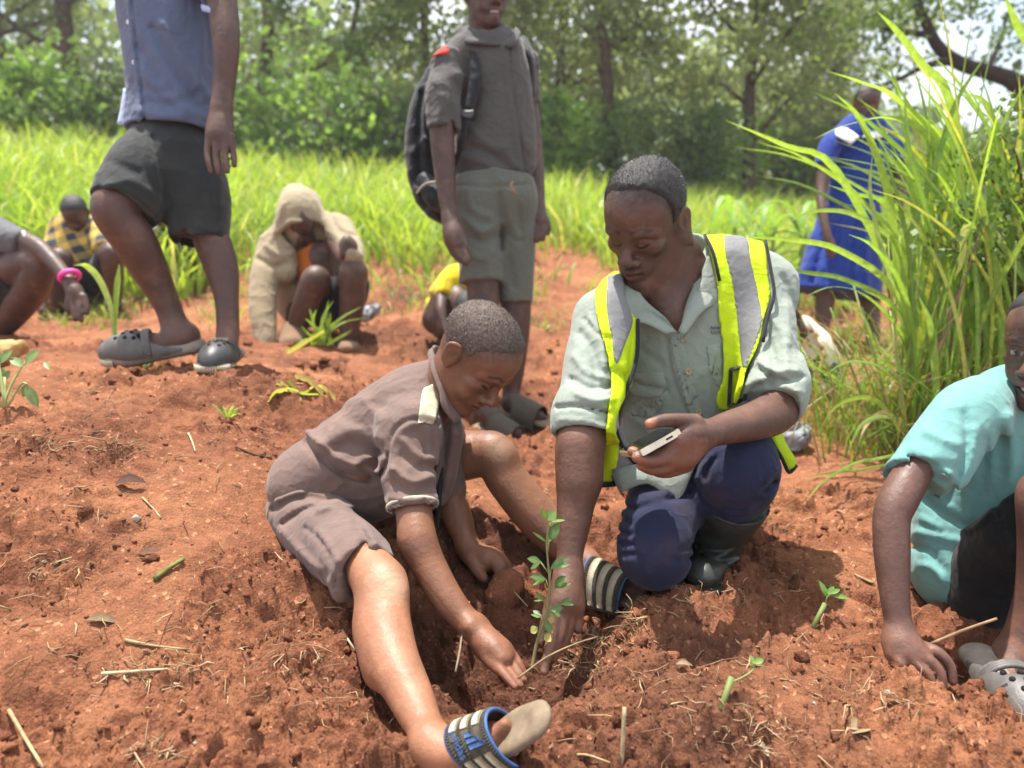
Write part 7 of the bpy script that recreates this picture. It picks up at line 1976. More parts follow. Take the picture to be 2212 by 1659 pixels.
    rows = [[(2420, 700, 7.2, 34), (2330, 350, 7.1, 26), (2212, 195, 7.0, 20), (2150, 160, 7.0, 17), (2080, 140, 7.0, 15), (2030, 105, 7.0, 13), (2005, 60, 7.0, 11), (1980, 0, 7.0, 9), (1965, -60, 7.0, 7)],
            [(2060, 130, 7.0, 11), (2000, 142, 6.9, 7), (1940, 172, 6.9, 5), (1880, 190, 6.9, 3)], [(2010, 75, 7.0, 9), (1960, 70, 7.0, 6), (1900, 60, 7.0, 4)], [(2330, 330, 7.1, 18), (2300, 120, 7.2, 12), (2270, -60, 7.3, 8)],
            [(2130, 155, 7.0, 8), (2160, 90, 7.1, 5), (2175, 30, 7.1, 3)]]
    for sp in rows:
        p_, r_ = TR(sp); V, F = pipe(p_, r_, 8, 4); b.add(V, F)
    b.obj('trunk', plain_mat('dark_bark', (0.035, 0.024, 0.02), 0.9, 0.5, 14, 0.2, 0.01), root)
    r = np.random.default_rng(77)
    cen = np.array([P(*q) for q in ((1900, 40, 7.0), (1950, 20, 7.1), (1985, 40, 6.9), (1870, 80, 7.0), (1890, 170, 6.9), (2100, 10, 7.2), (2180, 15, 7.1), (2170, 120, 7.1), (2212, 60, 7.2), (1990, -20, 7), (2250, 150, 7.1), (1840, 0, 7.0), (2030, -10, 7.1))])
    per = 110
    c = np.repeat(cen, per, 0) + r.normal(0, 1, (len(cen) * per, 3)) * np.array([0.20, 0.25, 0.11])
    tone = np.clip(0.4 + r.normal(0, 0.25, len(c)), 0, 1)[:, None]
    V, F, C = leaves(c, 0.05 + 0.05 * r.random(len(c)), np.array([0.05, 0.085, 0.03]) * (1 - tone) + np.array([0.16, 0.22, 0.07]) * tone, r, 0.55)
    mobj('crown', V, F, M_FAR, root, C, smooth=False)
def build_tall_grass():
    r = np.random.default_rng(31)
    B0 = P(2010, 940, 2.25); B0[2] = gz(B0[0], B0[1])
    root = empty('grass_clump', B0, 'tall clump of green grass with long arching blades at right', 'grass')
    def one(pts, w, col, name='blade', mat=M_GRASS, fold=0.3):
        pts = np.array(pts); n = len(pts)
        t = np.linspace(0, 1, n); ww = 0.8 * w * np.clip(np.minimum(1.0, 0.55 + t * 2.0) * (1 - t ** 3) ** 0.8, 0.04, 1)
        view = nrm(pts.mean(0) - np.array([0, 0, CAM_H])); tan = nrm(pts[-1] - pts[0])
        side = np.cross(tan, view) * 0.9 + r.normal(0, 0.45, 3)
        V, F = blade(pts, ww, side, fold, 4)
        k = len(V) // 3
        C = np.tile(np.asarray(col), (len(V), 1)); C[k:2 * k] = C[k:2 * k] * 0.7 + np.array([0.42, 0.48, 0.20]) * 0.3   # pale midrib
        return mobj(name, V, F, mat, root, C)
    g1, g2, gy, gdry = np.array([0.17, 0.32, 0.05]), np.array([0.27, 0.44, 0.075]), np.array([0.45, 0.48, 0.09]), np.array([0.50, 0.38, 0.19])
    TRACE = [
        ([(1985, 900, 2.25), (1945, 649, 2.15), (1809, 371, 2.02), (1697, 315, 1.98), (1568, 260, 1.95)], 19, g2), ([(1975, 900, 2.2), (1939, 587, 2.1), (1914, 402, 2.02), (1858, 260, 1.98), (1803, 201, 1.95)], 22, g2),
        ([(2090, 760, 2.3), (2068, 383, 2.15), (1945, 223, 2.05), (1858, 179, 2.0), (1790, 155, 1.98)], 24, g2), ([(2130, 600, 2.3), (2056, 229, 2.15), (1994, 142, 2.1), (1939, 68, 2.05), (1895, 25, 2.0)], 22, g2),
        ([(1965, 800, 2.2), (1957, 556, 2.12), (2025, 346, 2.08), (2068, 216, 2.05), (2149, 93, 2.0)], 17, g1), ([(2000, 860, 2.2), (1940, 640, 2.05), (1821, 544, 1.9), (1716, 519, 1.82), (1600, 512, 1.75)], 17, g2),
        ([(1985, 880, 2.2), (1945, 680, 2.08), (1833, 606, 1.98), (1735, 587, 1.92), (1640, 560, 1.88)], 14, g1), ([(2260, 700, 2.1), (2211, 594, 2.05), (2167, 532, 2.02), (2136, 495, 2.0)], 20, g1),
        ([(2110, 480, 2.0), (2085, 500, 1.95), (2080, 560, 1.93), (2060, 605, 1.93)], 24, gy), ([(2230, 110, 2.1), (2200, 60, 2.08), (2165, -20, 2.05)], 22, g2),
        ([(1945, 930, 2.1), (1900, 870, 2.0), (1850, 860, 1.95), (1795, 890, 1.92), (1752, 975, 1.9)], 14, g2), ([(1960, 950, 2.1), (1915, 890, 2.02), (1870, 920, 1.98), (1850, 975, 1.96)], 11, gdry),
        ([(1980, 760, 2.15), (1955, 640, 2.1), (1955, 500, 2.05), (1930, 400, 2.0)], 18, g2), ([(2040, 800, 2.2), (2080, 560, 2.15), (2120, 380, 2.1), (2190, 215, 2.05)], 19, g2),
        ([(2060, 800, 2.2), (2130, 520, 2.15), (2160, 330, 2.1), (2130, 225, 2.08), (2080, 200, 2.06)], 22, g2), ([(2060, 780, 2.25), (2000, 520, 2.2), (1925, 440, 2.15), (1850, 420, 2.1), (1790, 400, 2.08)], 15, g1),
        ([(1990, 850, 2.2), (1945, 720, 2.1), (1870, 640, 2.02), (1800, 620, 1.98), (1740, 640, 1.95)], 12, g1), ([(1960, 860, 2.15), (1905, 760, 2.05), (1850, 700, 2.0), (1800, 690, 1.98)], 11, gy),
        ([(2120, 700, 2.2), (2150, 430, 2.12), (2212, 330, 2.1), (2260, 300, 2.1)], 20, g2), ([(2000, 760, 2.2), (1960, 560, 2.1), (1860, 470, 2.02), (1770, 455, 1.98), (1700, 480, 1.95)], 14, g2),
        ([(2130, 760, 2.2), (2090, 440, 2.12), (2010, 300, 2.08), (1930, 255, 2.05), (1830, 270, 2.0), (1760, 300, 1.98)], 17, g2), ([(1950, 870, 2.0), (1915, 800, 1.9), (1840, 780, 1.85), (1780, 810, 1.82)], 10, g1),
        ([(1985, 960, 2.05), (1925, 985, 1.9), (1850, 1000, 1.85), (1780, 1040, 1.80), (1735, 1090, 1.76)], 9, g2), ([(1930, 1000, 2.0), (1860, 1015, 1.9), (1800, 1020, 1.86), (1740, 1030, 1.82)], 8, g2),
        ([(2030, 940, 2.1), (2020, 780, 2.05), (2010, 700, 2.0), (1985, 640, 1.98)], 22, g2), ([(1935, 905, 1.98), (1900, 900, 1.9), (1860, 920, 1.86), (1830, 980, 1.84)], 13, g2),
        ([(2050, 640, 2.1), (1990, 420, 2.02), (1960, 300, 2.0), (1955, 180, 2.0)], 14, g1), ([(1960, 700, 2.1), (1910, 560, 2.02), (1880, 420, 1.98), (1885, 330, 1.96)], 12, np.array([0.30, 0.42, 0.17])),
    ]
    for rows, wpx, col in TRACE:
        pts = [P(*q) for q in rows]
        one(pts, wpx * rows[1][2] / FPX, col * (0.85 + 0.3 * r.random()))
    # further blades growing at random out of the same stand
    for i in range(215):
        bx, by, dd = 1945 + 330 * r.random(), 900 + 60 * r.random(), 2.1 + 0.55 * r.random()
        q = P(bx, by, dd); q[2] = gz(q[0], q[1]) + 0.25 * r.random()
        L = 0.50 + 0.75 * r.random(); a = r.normal(math.pi, 0.9) if r.random() < 0.6 else r.random() * 6.28
        ln = 0.15 + 0.55 * r.random()
        d1 = np.array([math.cos(a), 0.6 * math.sin(a), 0])
        pts = [q + d1 * ln * L * t * t + np.array([0, 0, L * (t - 0.42 * ln * t ** 3)]) for t in (0, 0.3, 0.6, 0.85, 1.0)]
        if pts[-1][0] / pts[-1][1] < 0.42 and r.random() < 0.6: continue
        one(pts, 0.009 + 0.011 * r.random(), (g1 if r.random() < 0.55 else g2 if r.random() < 0.7 else gy) * (0.7 + 0.5 * r.random()))
    b = Bag()
    for i in range(70):
        q = P(1930 + 320 * r.random(), 930 + 40 * r.random(), 2.12 + 0.5 * r.random()); q[2] = gz(q[0], q[1]) - 0.01
        L = 0.35 + 0.5 * r.random(); t = q + np.array([r.normal(0, 0.08), r.normal(0, 0.06), L])
        V, F = pipe([q, (q + t) / 2 + r.normal(0, 0.012, 3), t], (0.0045, 0.004, 0.002), 5, 2)
        c = np.array([0.30, 0.36, 0.10]) if r.random() < 0.6 else np.array([0.22, 0.13, 0.09])
        mobj('stem', V, F, M_STEMG, root, np.tile(c * (0.7 + 0.5 * r.random()), (len(V), 1)))
    n = 1500
    x = B0[0] + r.normal(0.12, 0.24, n); y = B0[1] + 0.05 + r.normal(0, 0.16, n); z = g_height(x, y)
    t = r.random(n)[:, None]; dry = (r.random(n) < 0.35)[:, None]
    c = np.where(dry, np.array([0.36, 0.27, 0.14]), np.array([0.12, 0.25, 0.03]) * (1 - t) + np.array([0.28, 0.42, 0.07]) * t)
    V, F, C = blades(np.stack([x, y, z - 0.01], 1), 0.12 + 0.5 * r.random(n) ** 1.5, 0.3 + 0.8 * r.random(n), 0.004 + 0.007 * r.random(n), c, r=r)
    o = mobj('undergrowth', V, F, M_GRASS, root, C, origin=np.zeros(3) + B0); tag(o, kind='stuff')
    # leafy shrub growing through the clump
    S0 = P(2190, 930, 2.35); S0[2] = gz(S0[0], S0[1])
    sh = empty('shrub', S0, 'small leaved shrub growing among the tall grass at the right edge', 'shrub')
    b = Bag(); cents = []; 
    twig = [[(2190, 900, 2.35), (2180, 600, 2.2), (2120, 480, 2.1), (2050, 440, 2.05)], [(2195, 900, 2.35), (2200, 560, 2.2), (2150, 400, 2.1), (2090, 330, 2.05)], [(2200, 900, 2.35), (2212, 520, 2.2), (2200, 350, 2.1), (2160, 290, 2.05)],
            [(2190, 900, 2.35), (2170, 640, 2.2), (2090, 560, 2.08), (2020, 520, 2.0)], [(2210, 900, 2.35), (2240, 600, 2.2), (2212, 450, 2.1), (2180, 440, 2.05)], [(2200, 880, 2.3), (2212, 640, 2.15), (2150, 520, 2.05), (2095, 470, 2.0)], [(2200, 900, 2.4), (2260, 500, 2.3), (2230, 280, 2.2), (2190, 220, 2.15)]]
    for tw in twig:
        pp = catmull(np.array([P(*q) for q in tw]), 6)
        V, F = pipe(pp, np.linspace(0.008, 0.0015, len(pp)), 5, 1); b.add(V, F)
        for p in pp[6:]:
            for _ in range(11): cents.append(p + r.normal(0, 0.035, 3) * np.array([1.2, 1, 0.6]))
    b.obj('twigs', plain_mat('shrub_twig', (0.13, 0.08, 0.05), 0.8), sh)
    cents = np.array(cents); t = r.random(len(cents))[:, None]
    V, F, C = leaves(cents, 0.017 + 0.012 * r.random(len(cents)), np.array([0.07, 0.13, 0.03]) * (1 - t) + np.array([0.20, 0.30, 0.08]) * t, r, 0.75)
    o = mobj('foliage', V, F, M_LEAF, sh, C, smooth=False)
    # maize-like plants behind the man
    lab = ['broad bladed young maize plant right of the man\'s head, nearest to it', 'young maize plant midway between the man\'s head and the girl', 'young maize plant close to the girl in blue', 'young maize plant low behind the vest shoulder', 'tall young maize plant arching right beside the dress']
    for i, (px, d) in enumerate(((1560, 5.2), (1640, 5.0), (1705, 4.8), (1600, 4.5), (1745, 5.4))):
        gx, gy = (px - 1106) / FPX * d, d * CP; z = float(g_base(np.array([gx]), np.array([gy]))[0])
        e = empty('maize_plant', (gx, gy, z), lab[i], 'maize', 'young maize behind the man')
        V, F = pipe([(gx, gy, z - 0.05), (gx + 0.02, gy, z + 0.35), (gx + 0.03, gy, z + 0.6)], (0.014, 0.012, 0.006), 6, 2); mobj('stalk', V, F, M_STEMG, e, np.tile([0.22, 0.33, 0.1], (len(V), 1)))
        for j in range(9):
            a = r.random() * 6.28; L = 0.45 + 0.3 * r.random(); z0 = z + 0.1 + 0.06 * j; d1 = np.array([math.cos(a), math.sin(a), 0])
            pts = np.array([np.array([gx, gy, z0]) + d1 * L * 0.62 * t + np.array([0, 0, L * (1.0 * t - 1.15 * t * t)]) for t in (0, 0.25, 0.5, 0.75, 1)])
            V, F = blade(pts, np.array([0.02, 0.045, 0.048, 0.035, 0.004]), np.cross(d1, (0, 0, 1)), 0.35, 3)
            mobj('leaf', V, F, M_GRASS, e, np.tile(np.array([0.17, 0.30, 0.06]) * (0.8 + 0.7 * r.random()), (len(V), 1)))
build_field(); build_trees(); build_tall_grass()

# ================================================================== SMALL PLANTS AND LITTER
def leaf_shape(c, d, n, L, W, cup=0.25, col=(0.1, 0.2, 0.04), rows=6):
    """oval leaf from base c along d, facing n; V, F, C"""
    d = nrm(d); s = nrm(np.cross(d, n)); up = np.cross(s, d)
    t = np.linspace(0, 1, rows)
    w = W * np.sin(np.clip(t, 0.02, 0.985) * math.pi) ** 0.75
    mid = c + d[None] * (t * L)[:, None] + up[None] * (-cup * L * t * t * 0.5)[:, None]
    A = mid + s * w[:, None] * 0.5 + up * (w * cup)[:, None] * 0.6; B = mid - s * w[:, None] * 0.5 + up * (w * cup)[:, None] * 0.6
    V = np.concatenate([A, mid, B]); i = np.arange(rows - 1)
    F = np.concatenate([np.stack([i, i + 1, rows + i + 1, rows + i], 1), np.stack([rows + i, rows + i + 1, 2 * rows + i + 1, 2 * rows + i], 1)])
    C = np.tile(np.asarray(col), (len(V), 1)); C[rows:2 * rows] = C[rows:2 * rows] * 0.7 + 0.3 * np.array([0.35, 0.42, 0.2])
    return V, F, C
def Q3(cx, cy, d): return P(864 + 0.2686 * cx, 1053 + 0.2686 * cy, d)
def build_sapling():
    stem = [Q3(1062, 1450, 1.178), Q3(1075, 1380, 1.182), Q3(1100, 1250, 1.185), Q3(1140, 1120, 1.187), Q3(1180, 1000, 1.188), Q3(1205, 800, 1.187), Q3(1190, 600, 1.186), Q3(1180, 430, 1.184), Q3(1195, 310, 1.182), Q3(1182, 250, 1.18)]
    root = empty('sapling', stem[0], 'young tree sapling with oval green leaves held upright in the planting hole', 'sapling')
    V, F = pipe(stem, np.linspace(0.0034, 0.0011, len(stem)), 6, 4); mobj('stem', V, F, M_STEMG, root, np.tile([0.20, 0.17, 0.07], (len(V), 1)) * np.linspace(0.8, 1.25, len(V))[:, None])
    g, g2, yl = (0.085, 0.19, 0.045), (0.16, 0.29, 0.06), (0.42, 0.40, 0.10)
    LV = [((1180, 250), (1145, 180), 50, g), ((1180, 262), (1255, 190), 72, g2), ((1200, 420), (1275, 290), 85, g), ((1200, 440), (1230, 290), 50, g2), ((1215, 275), (1325, 258), 24, g2), ((1180, 440), (1080, 360), 22, g2),
          ((1130, 595), (1030, 570), 55, g), ((1130, 600), (1045, 655), 34, g2), ((1215, 650), (1340, 565), 62, g), ((1215, 655), (1362, 615), 30, g2), ((1172, 735), (1055, 715), 52, g), ((1172, 738), (1070, 780), 30, g2), ((1245, 805), (1325, 715), 72, g), ((1245, 806), (1368, 770), 34, g2),
          ((1165, 905), (1100, 850), 32, g), ((1165, 905), (1075, 910), 14, g2), ((1300, 940), (1370, 890), 46, g), ((1300, 938), (1392, 938), 26, g2), ((1210, 985), (1308, 965), 62, g), ((1215, 1000), (1300, 1030), 40, g2), ((1138, 1040), (1070, 985), 40, g), ((1138, 1042), (1055, 1020), 24, g2),
          ((1195, 1050), (1240, 1085), 44, yl), ((1165, 1090), (1220, 1160), 56, g), ((1105, 1125), (1050, 1165), 60, yl), ((1165, 1180), (1210, 1235), 56, yl), ((1200, 1150), (1245, 1165), 22, (0.5, 0.4, 0.05))]
    r = np.random.default_rng(5)
    S_ = catmull(np.array(stem), 6)
    bt = Bag()
    for (b0, t0, w, c) in LV:
        dz = r.normal(0, 0.012)
        A, T = Q3(*b0, 1.186), Q3(*t0, 1.186 + dz)
        L = np.linalg.norm(T - A)
        n = nrm(np.array([r.normal(0, 0.35), -0.75, 0.75]))
        V, F, C = leaf_shape(A, T - A, n, L, w * 0.2686 * 1.186 / FPX * 1.15, 0.18, np.array(c) * (0.85 + 0.3 * r.random()))
        mobj('leaf', V, F, M_LEAF, root, C)
        k = np.argmin(np.linalg.norm(S_ - A, axis=1) + 0.4 * np.maximum(0, S_[:, 2] - A[2]))
        v, f = pipe([S_[max(0, k - 3)], A], (0.0011, 0.0007), 5, 1); bt.add(v, f)
    V, F = np.concatenate(bt.v), np.concatenate(bt.f); mobj('petioles', V, F, M_STEMG, root, np.tile([0.2, 0.24, 0.08], (len(V), 1)))
def seat(rows, sink=0.002):
    """moves a row of (px, py, depth) points along the view so that the first one meets the soil"""
    k = (gd(rows[0][0], rows[0][1]) + sink) / rows[0][2]
    return [(a, b, c * k) for a, b, c in rows]
def straw(rows, r0, label=None, col=(0.50, 0.38, 0.20), r1=None, name='straw_stalk', group=None, cat='straw', parent=None, sides=6):
    pts = np.array([P(*q) if len(q) == 3 else gpt(*q) + np.array([0, 0, r0]) for q in rows])
    V, F = pipe(pts, np.linspace(r0, r1 or r0 * 0.7, len(pts)) * 0.72, sides, 3)
    V[:, 2] += 0.25 * r0 * 0
    jit = noise3(V[:, 0] * 300, V[:, 1] * 300, V[:, 2] * 300, 3)[:, None]
    o = mobj(name, V, F, M_DRY, parent, np.clip(np.asarray(col) * 0.68 * (1 + 0.9 * jit), 0, 1))
    if label: tag(o, label, cat, group)
    return o
def build_litter():
    # single pieces that can be told apart
    straw(seat([(1343, 1655, 0.955), (1346, 1590, 0.958), (1349, 1528, 0.962)]), 0.0042, 'upright pale reed stalk standing in the soil at the bottom centre', (0.55, 0.43, 0.24), 0.0038)
    bn = empty('straw_bundle', gpt(1370, 1300), 'bundle of broken dry straw sticking up in front of the kneeling man', 'straw')
    kb = (gd(1362, 1312) + 0.005) / 1.30
    for rows, r0 in (([(1362, 1312, 1.30), (1395, 1258, 1.29), (1418, 1215, 1.28)], 0.006), ([(1418, 1216, 1.28), (1424, 1200, 1.278)], 0.002), ([(1352, 1318, 1.29), (1372, 1265, 1.29), (1388, 1215, 1.30)], 0.0028), ([(1366, 1300, 1.31), (1400, 1280, 1.31), (1440, 1240, 1.33)], 0.003),
                     ([(1395, 1262, 1.32), (1460, 1238, 1.33), (1478, 1228, 1.34), (1488, 1258, 1.33)], 0.003), ([(1410, 1258, 1.32), (1480, 1246, 1.33), (1546, 1256, 1.33)], 0.0032), ([(1400, 1262, 1.31), (1470, 1254, 1.32), (1530, 1250, 1.33)], 0.0028), ([(1355, 1318, 1.28), (1375, 1288, 1.28), (1405, 1262, 1.29)], 0.004)):
        straw([(a, b, c * kb) for a, b, c in rows], r0 * 0.85, col=np.array((0.46, 0.33, 0.17)) * (0.8 + 0.4 * random.random()), name='stalk', parent=bn)
    straw([(1118, 1466, 1.118), (1180, 1420, 1.13), (1245, 1390, 1.16), (1290, 1376, 1.19)], 0.0023, 'long dry stem lying across the rim of the planting hole', (0.36, 0.25, 0.14))
    straw([(984, 1452, 1.16), (994, 1400, 1.19), (1003, 1340, 1.22), (1014, 1300, 1.25)], 0.0028, 'thin dry stalk standing inside the planting hole by the boy\'s wrist', (0.42, 0.34, 0.22))
    straw([(1070, 1455), (1100, 1478)], 0.002, 'short straw poking out under the boy\'s fingertips')
    straw([(1140, 1310, 1.36), (1108, 1275, 1.40), (1098, 1262, 1.42)], 0.0016, 'thin bent root running from the clod to the sapling')
    straw([(2003, 1395, 1.13), (2075, 1364, 1.10), (2154, 1336, 1.08)], 0.0038, 'split brown stick pointing up beside the squatting boy\'s hand', (0.42, 0.27, 0.15))
    straw([(2030, 1478, 1.07), (2062, 1560, 1.03), (2080, 1600, 1.0)], 0.0028, 'dark root hanging below the turquoise boy\'s fingers', (0.22, 0.12, 0.07))
    straw([(220, 1460), (290, 1455), (362, 1450)], 0.0035, 'pale straight straw lying flat at lower left', (0.6, 0.5, 0.3))
    straw([(270, 1388), (330, 1400), (410, 1408)], 0.004, 'flattened dry leaf sheath lying at lower left above the pale straw', (0.48, 0.34, 0.18), 0.0015)
    straw([(20, 1540), (55, 1600), (95, 1665)], 0.004, 'slanting straw at the lower left corner', (0.52, 0.38, 0.2))
    straw([(308, 1078), (330, 1100), (348, 1122)], 0.0028, 'short slanted straw on the bare soil left of the boy')
    straw([(407, 938), (416, 958), (422, 978)], 0.003, 'small pale straw below the clogs', (0.6, 0.48, 0.3))
    straw([(335, 1258), (360, 1238), (398, 1214)], 0.006, 'cut green stem lying on the soil left of the boy', (0.20, 0.22, 0.06), 0.005)
    straw([(510, 968), (550, 985), (588, 992)], 0.0035, 'brown twig left of the boy\'s back', (0.16, 0.085, 0.05))
    straw([(1205, 1640), (1262, 1634), (1318, 1652)], 0.0028, 'bent straw at the bottom edge right of the sandal', (0.5, 0.36, 0.18))
    straw([(1888, 1264), (1866, 1255), (1845, 1244)], 0.004, 'thick dry reed piece behind the green cutting', (0.46, 0.33, 0.19))
    straw([(740, 1365), (752, 1385), (768, 1410)], 0.003, 'pale straw sliver beside the boy\'s shin', (0.6, 0.5, 0.32))
    straw([(70, 1240), (130, 1215), (215, 1192)], 0.0025, 'thin grass stalk lying at the left edge', (0.48, 0.40, 0.2))
    straw([(535, 1395), (528, 1440), (530, 1495)], 0.002, 'thin curled dry root left of the boy\'s knee', (0.42, 0.28, 0.15))
    straw([(1540, 1400), (1640, 1440), (1760, 1350)], 0.0012, 'long thin grass stem lying in front of the green cutting')
    # dry curled leaves
    def dryleaf(px, py, L, W, ang, label, col=(0.45, 0.32, 0.18), cup=0.7):
        c = gpt(px, py) + np.array([0, 0, 0.004]); d = np.array([math.cos(ang), math.sin(ang), 0.1])
        V, F, C = leaf_shape(c, d, (0, -0.3, 1), L, W, cup, np.asarray(col) * 0.55, 8); C[:] = np.asarray(col) * 0.55 * (0.8 + 0.5 * np.abs(noise3(V[:, 0] * 200, V[:, 1] * 200, V[:, 2] * 200, 2)))[:, None]; o = mobj('dry_leaf', V, F, M_DRY, None, C); tag(o, label, 'leaf')
    dryleaf(188, 1345, 0.045, 0.015, 0.1, 'curled dry leaf lying at lower left', (0.36, 0.25, 0.14)); dryleaf(1840, 1590, 0.035, 0.025, 0.6, 'pale crumpled dry leaf at lower right', (0.55, 0.40, 0.22))
    dryleaf(1660, 1640, 0.05, 0.014, 1.9, 'long whitish dry leaf at the bottom right', (0.58, 0.50, 0.38)); dryleaf(300, 1200, 0.034, 0.018, 0.3, 'flat brown leaf scrap above the cut green stem', (0.24, 0.10, 0.06), 0.2)
    dryleaf(1460, 1440, 0.026, 0.009, 0.1, 'small pale husk on the soil right of the sapling', (0.52, 0.38, 0.24)); dryleaf(250, 1050, 0.05, 0.03, 0.5, 'dark curled leaf on the slope at left', (0.14, 0.06, 0.04), 0.5)
    # heap of torn maize husk behind the boy
    hp = empty('husk_heap', gpt(650, 900), 'heap of torn green and yellow maize leaves behind the boy', 'plant litter')
    r = np.random.default_rng(3)
    for rows, w, c in (([(590, 995, 1.78), (600, 950, 1.80), (625, 905, 1.84), (650, 890, 1.86)], 0.028, (0.50, 0.50, 0.16)), ([(600, 895, 1.85), (650, 875, 1.87), (720, 865, 1.9)], 0.012, (0.36, 0.42, 0.14)), ([(625, 925, 1.84), (660, 930, 1.84), (690, 895, 1.88)], 0.012, (0.38, 0.46, 0.14)), ([(640, 860, 1.92), (665, 880, 1.9), (700, 900, 1.87)], 0.022, (0.52, 0.40, 0.22)),
                       ([(610, 900, 1.86), (640, 915, 1.85), (655, 950, 1.82)], 0.014, (0.45, 0.46, 0.18)), ([(670, 890, 1.88), (695, 870, 1.9), (725, 885, 1.88)], 0.02, (0.55, 0.50, 0.26)), ([(625, 880, 1.88), (650, 900, 1.87), (690, 880, 1.9)], 0.016, (0.34, 0.40, 0.12))):
        pts = np.array([P(*q) for q in rows]); 
        for q in pts: q[2] = max(q[2], gz(q[0], q[1]) + 0.006)
        n = len(pts); V, F = blade(pts, w * np.array([0.9, 1, 0.8, 0.3])[:n], (0.5, -0.6, 0.5), 0.4, 4); mobj('leaf_strip', V, F, M_GRASS, hp, np.tile(c, (len(V), 1)))
    # shreds and stubble too small to count
    b = Bag(); r = np.random.default_rng(12)
    clumps = [(90, 960, 26, 60), (240, 970, 30, 50), (110, 1230, 40, 40), (330, 1450, 50, 60), (1260, 1440, 26, 70), (1300, 1380, 34, 70), (1230, 1400, 30, 40), (1660, 1590, 40, 40), (330, 1620, 30, 40), (1900, 1520, 60, 40), (1700, 1120, 70, 60), (1960, 1060, 80, 90), (520, 820, 60, 30), (230, 860, 40, 30), (1420, 1240, 60, 50), (1560, 1290, 50, 30), (640, 1420, 60, 40), (700, 1500, 100, 40), (1500, 1500, 200, 90), (300, 1300, 260, 190), (420, 1000, 220, 110), (1350, 1330, 40, 60), (1750, 1450, 260, 120), (1150, 1080, 80, 50), (1800, 1250, 140, 60), (1200, 820, 120, 40)]
    for cx, cy, s, n in clumps:
        for _ in range(n):
            px, py = cx + r.normal(0, s), cy + r.normal(0, s * 0.45)
            dd = 1.25
            p = P(px, py, dd)
            # slide the piece to the soil
            p = gpt_fast(px, py)
            if p is None: continue
            a = r.random() * 6.28; L = 0.008 + 0.045 * r.random() ** 2
            q = p + np.array([math.cos(a) * L, math.sin(a) * L, r.normal(0.004, 0.006)]); m = (p + q) / 2 + r.normal(0, 0.003, 3)
            q[2] = max(q[2], gz_fast(q[0], q[1]) + 0.001); p = p + np.array([0, 0, 0.002])
            w_ = 0.0005 + 0.0013 * r.random() ** 3
            V, F = pipe([p, m + np.array([0, 0, 0.003]), q], (w_, w_ * 0.9, w_ * 0.4), 4, 1)
            b.add(V, F, np.array((0.40, 0.27, 0.15)) * (0.45 + 0.75 * r.random()))
    o = b.obj('straw_litter', M_DRY, origin=np.zeros(3)); tag(o, 'fine dry straw shreds scattered on the soil', 'straw', kind='stuff')
_GX = None
def _mk():
    global _GX
    me = ground.data; n = len(me.vertices); co = np.empty(n * 3, np.float32); me.vertices.foreach_get('co', co); co = co.reshape(-1, 3)
    px, py, d = proj(co[:, 0], co[:, 1], co[:, 2])
    ok = (co[:, 1] > 0.4) & (d > 0.6) & (d < 8)
    k = (np.floor(px[ok] / 8).astype(int), np.floor(py[ok] / 8).astype(int))
    D = {}
    dd = d[ok]; C = co[ok]
    order = np.argsort(-dd)
    for i in order: D[(k[0][i], k[1][i])] = C[i]
    _GX = D
def gpt_fast(px, py):
    if _GX is None: _mk()
    q = _GX.get((int(px // 8), int(py // 8)))
    return None if q is None else q.astype(float)
def gz_fast(x, y): return -1
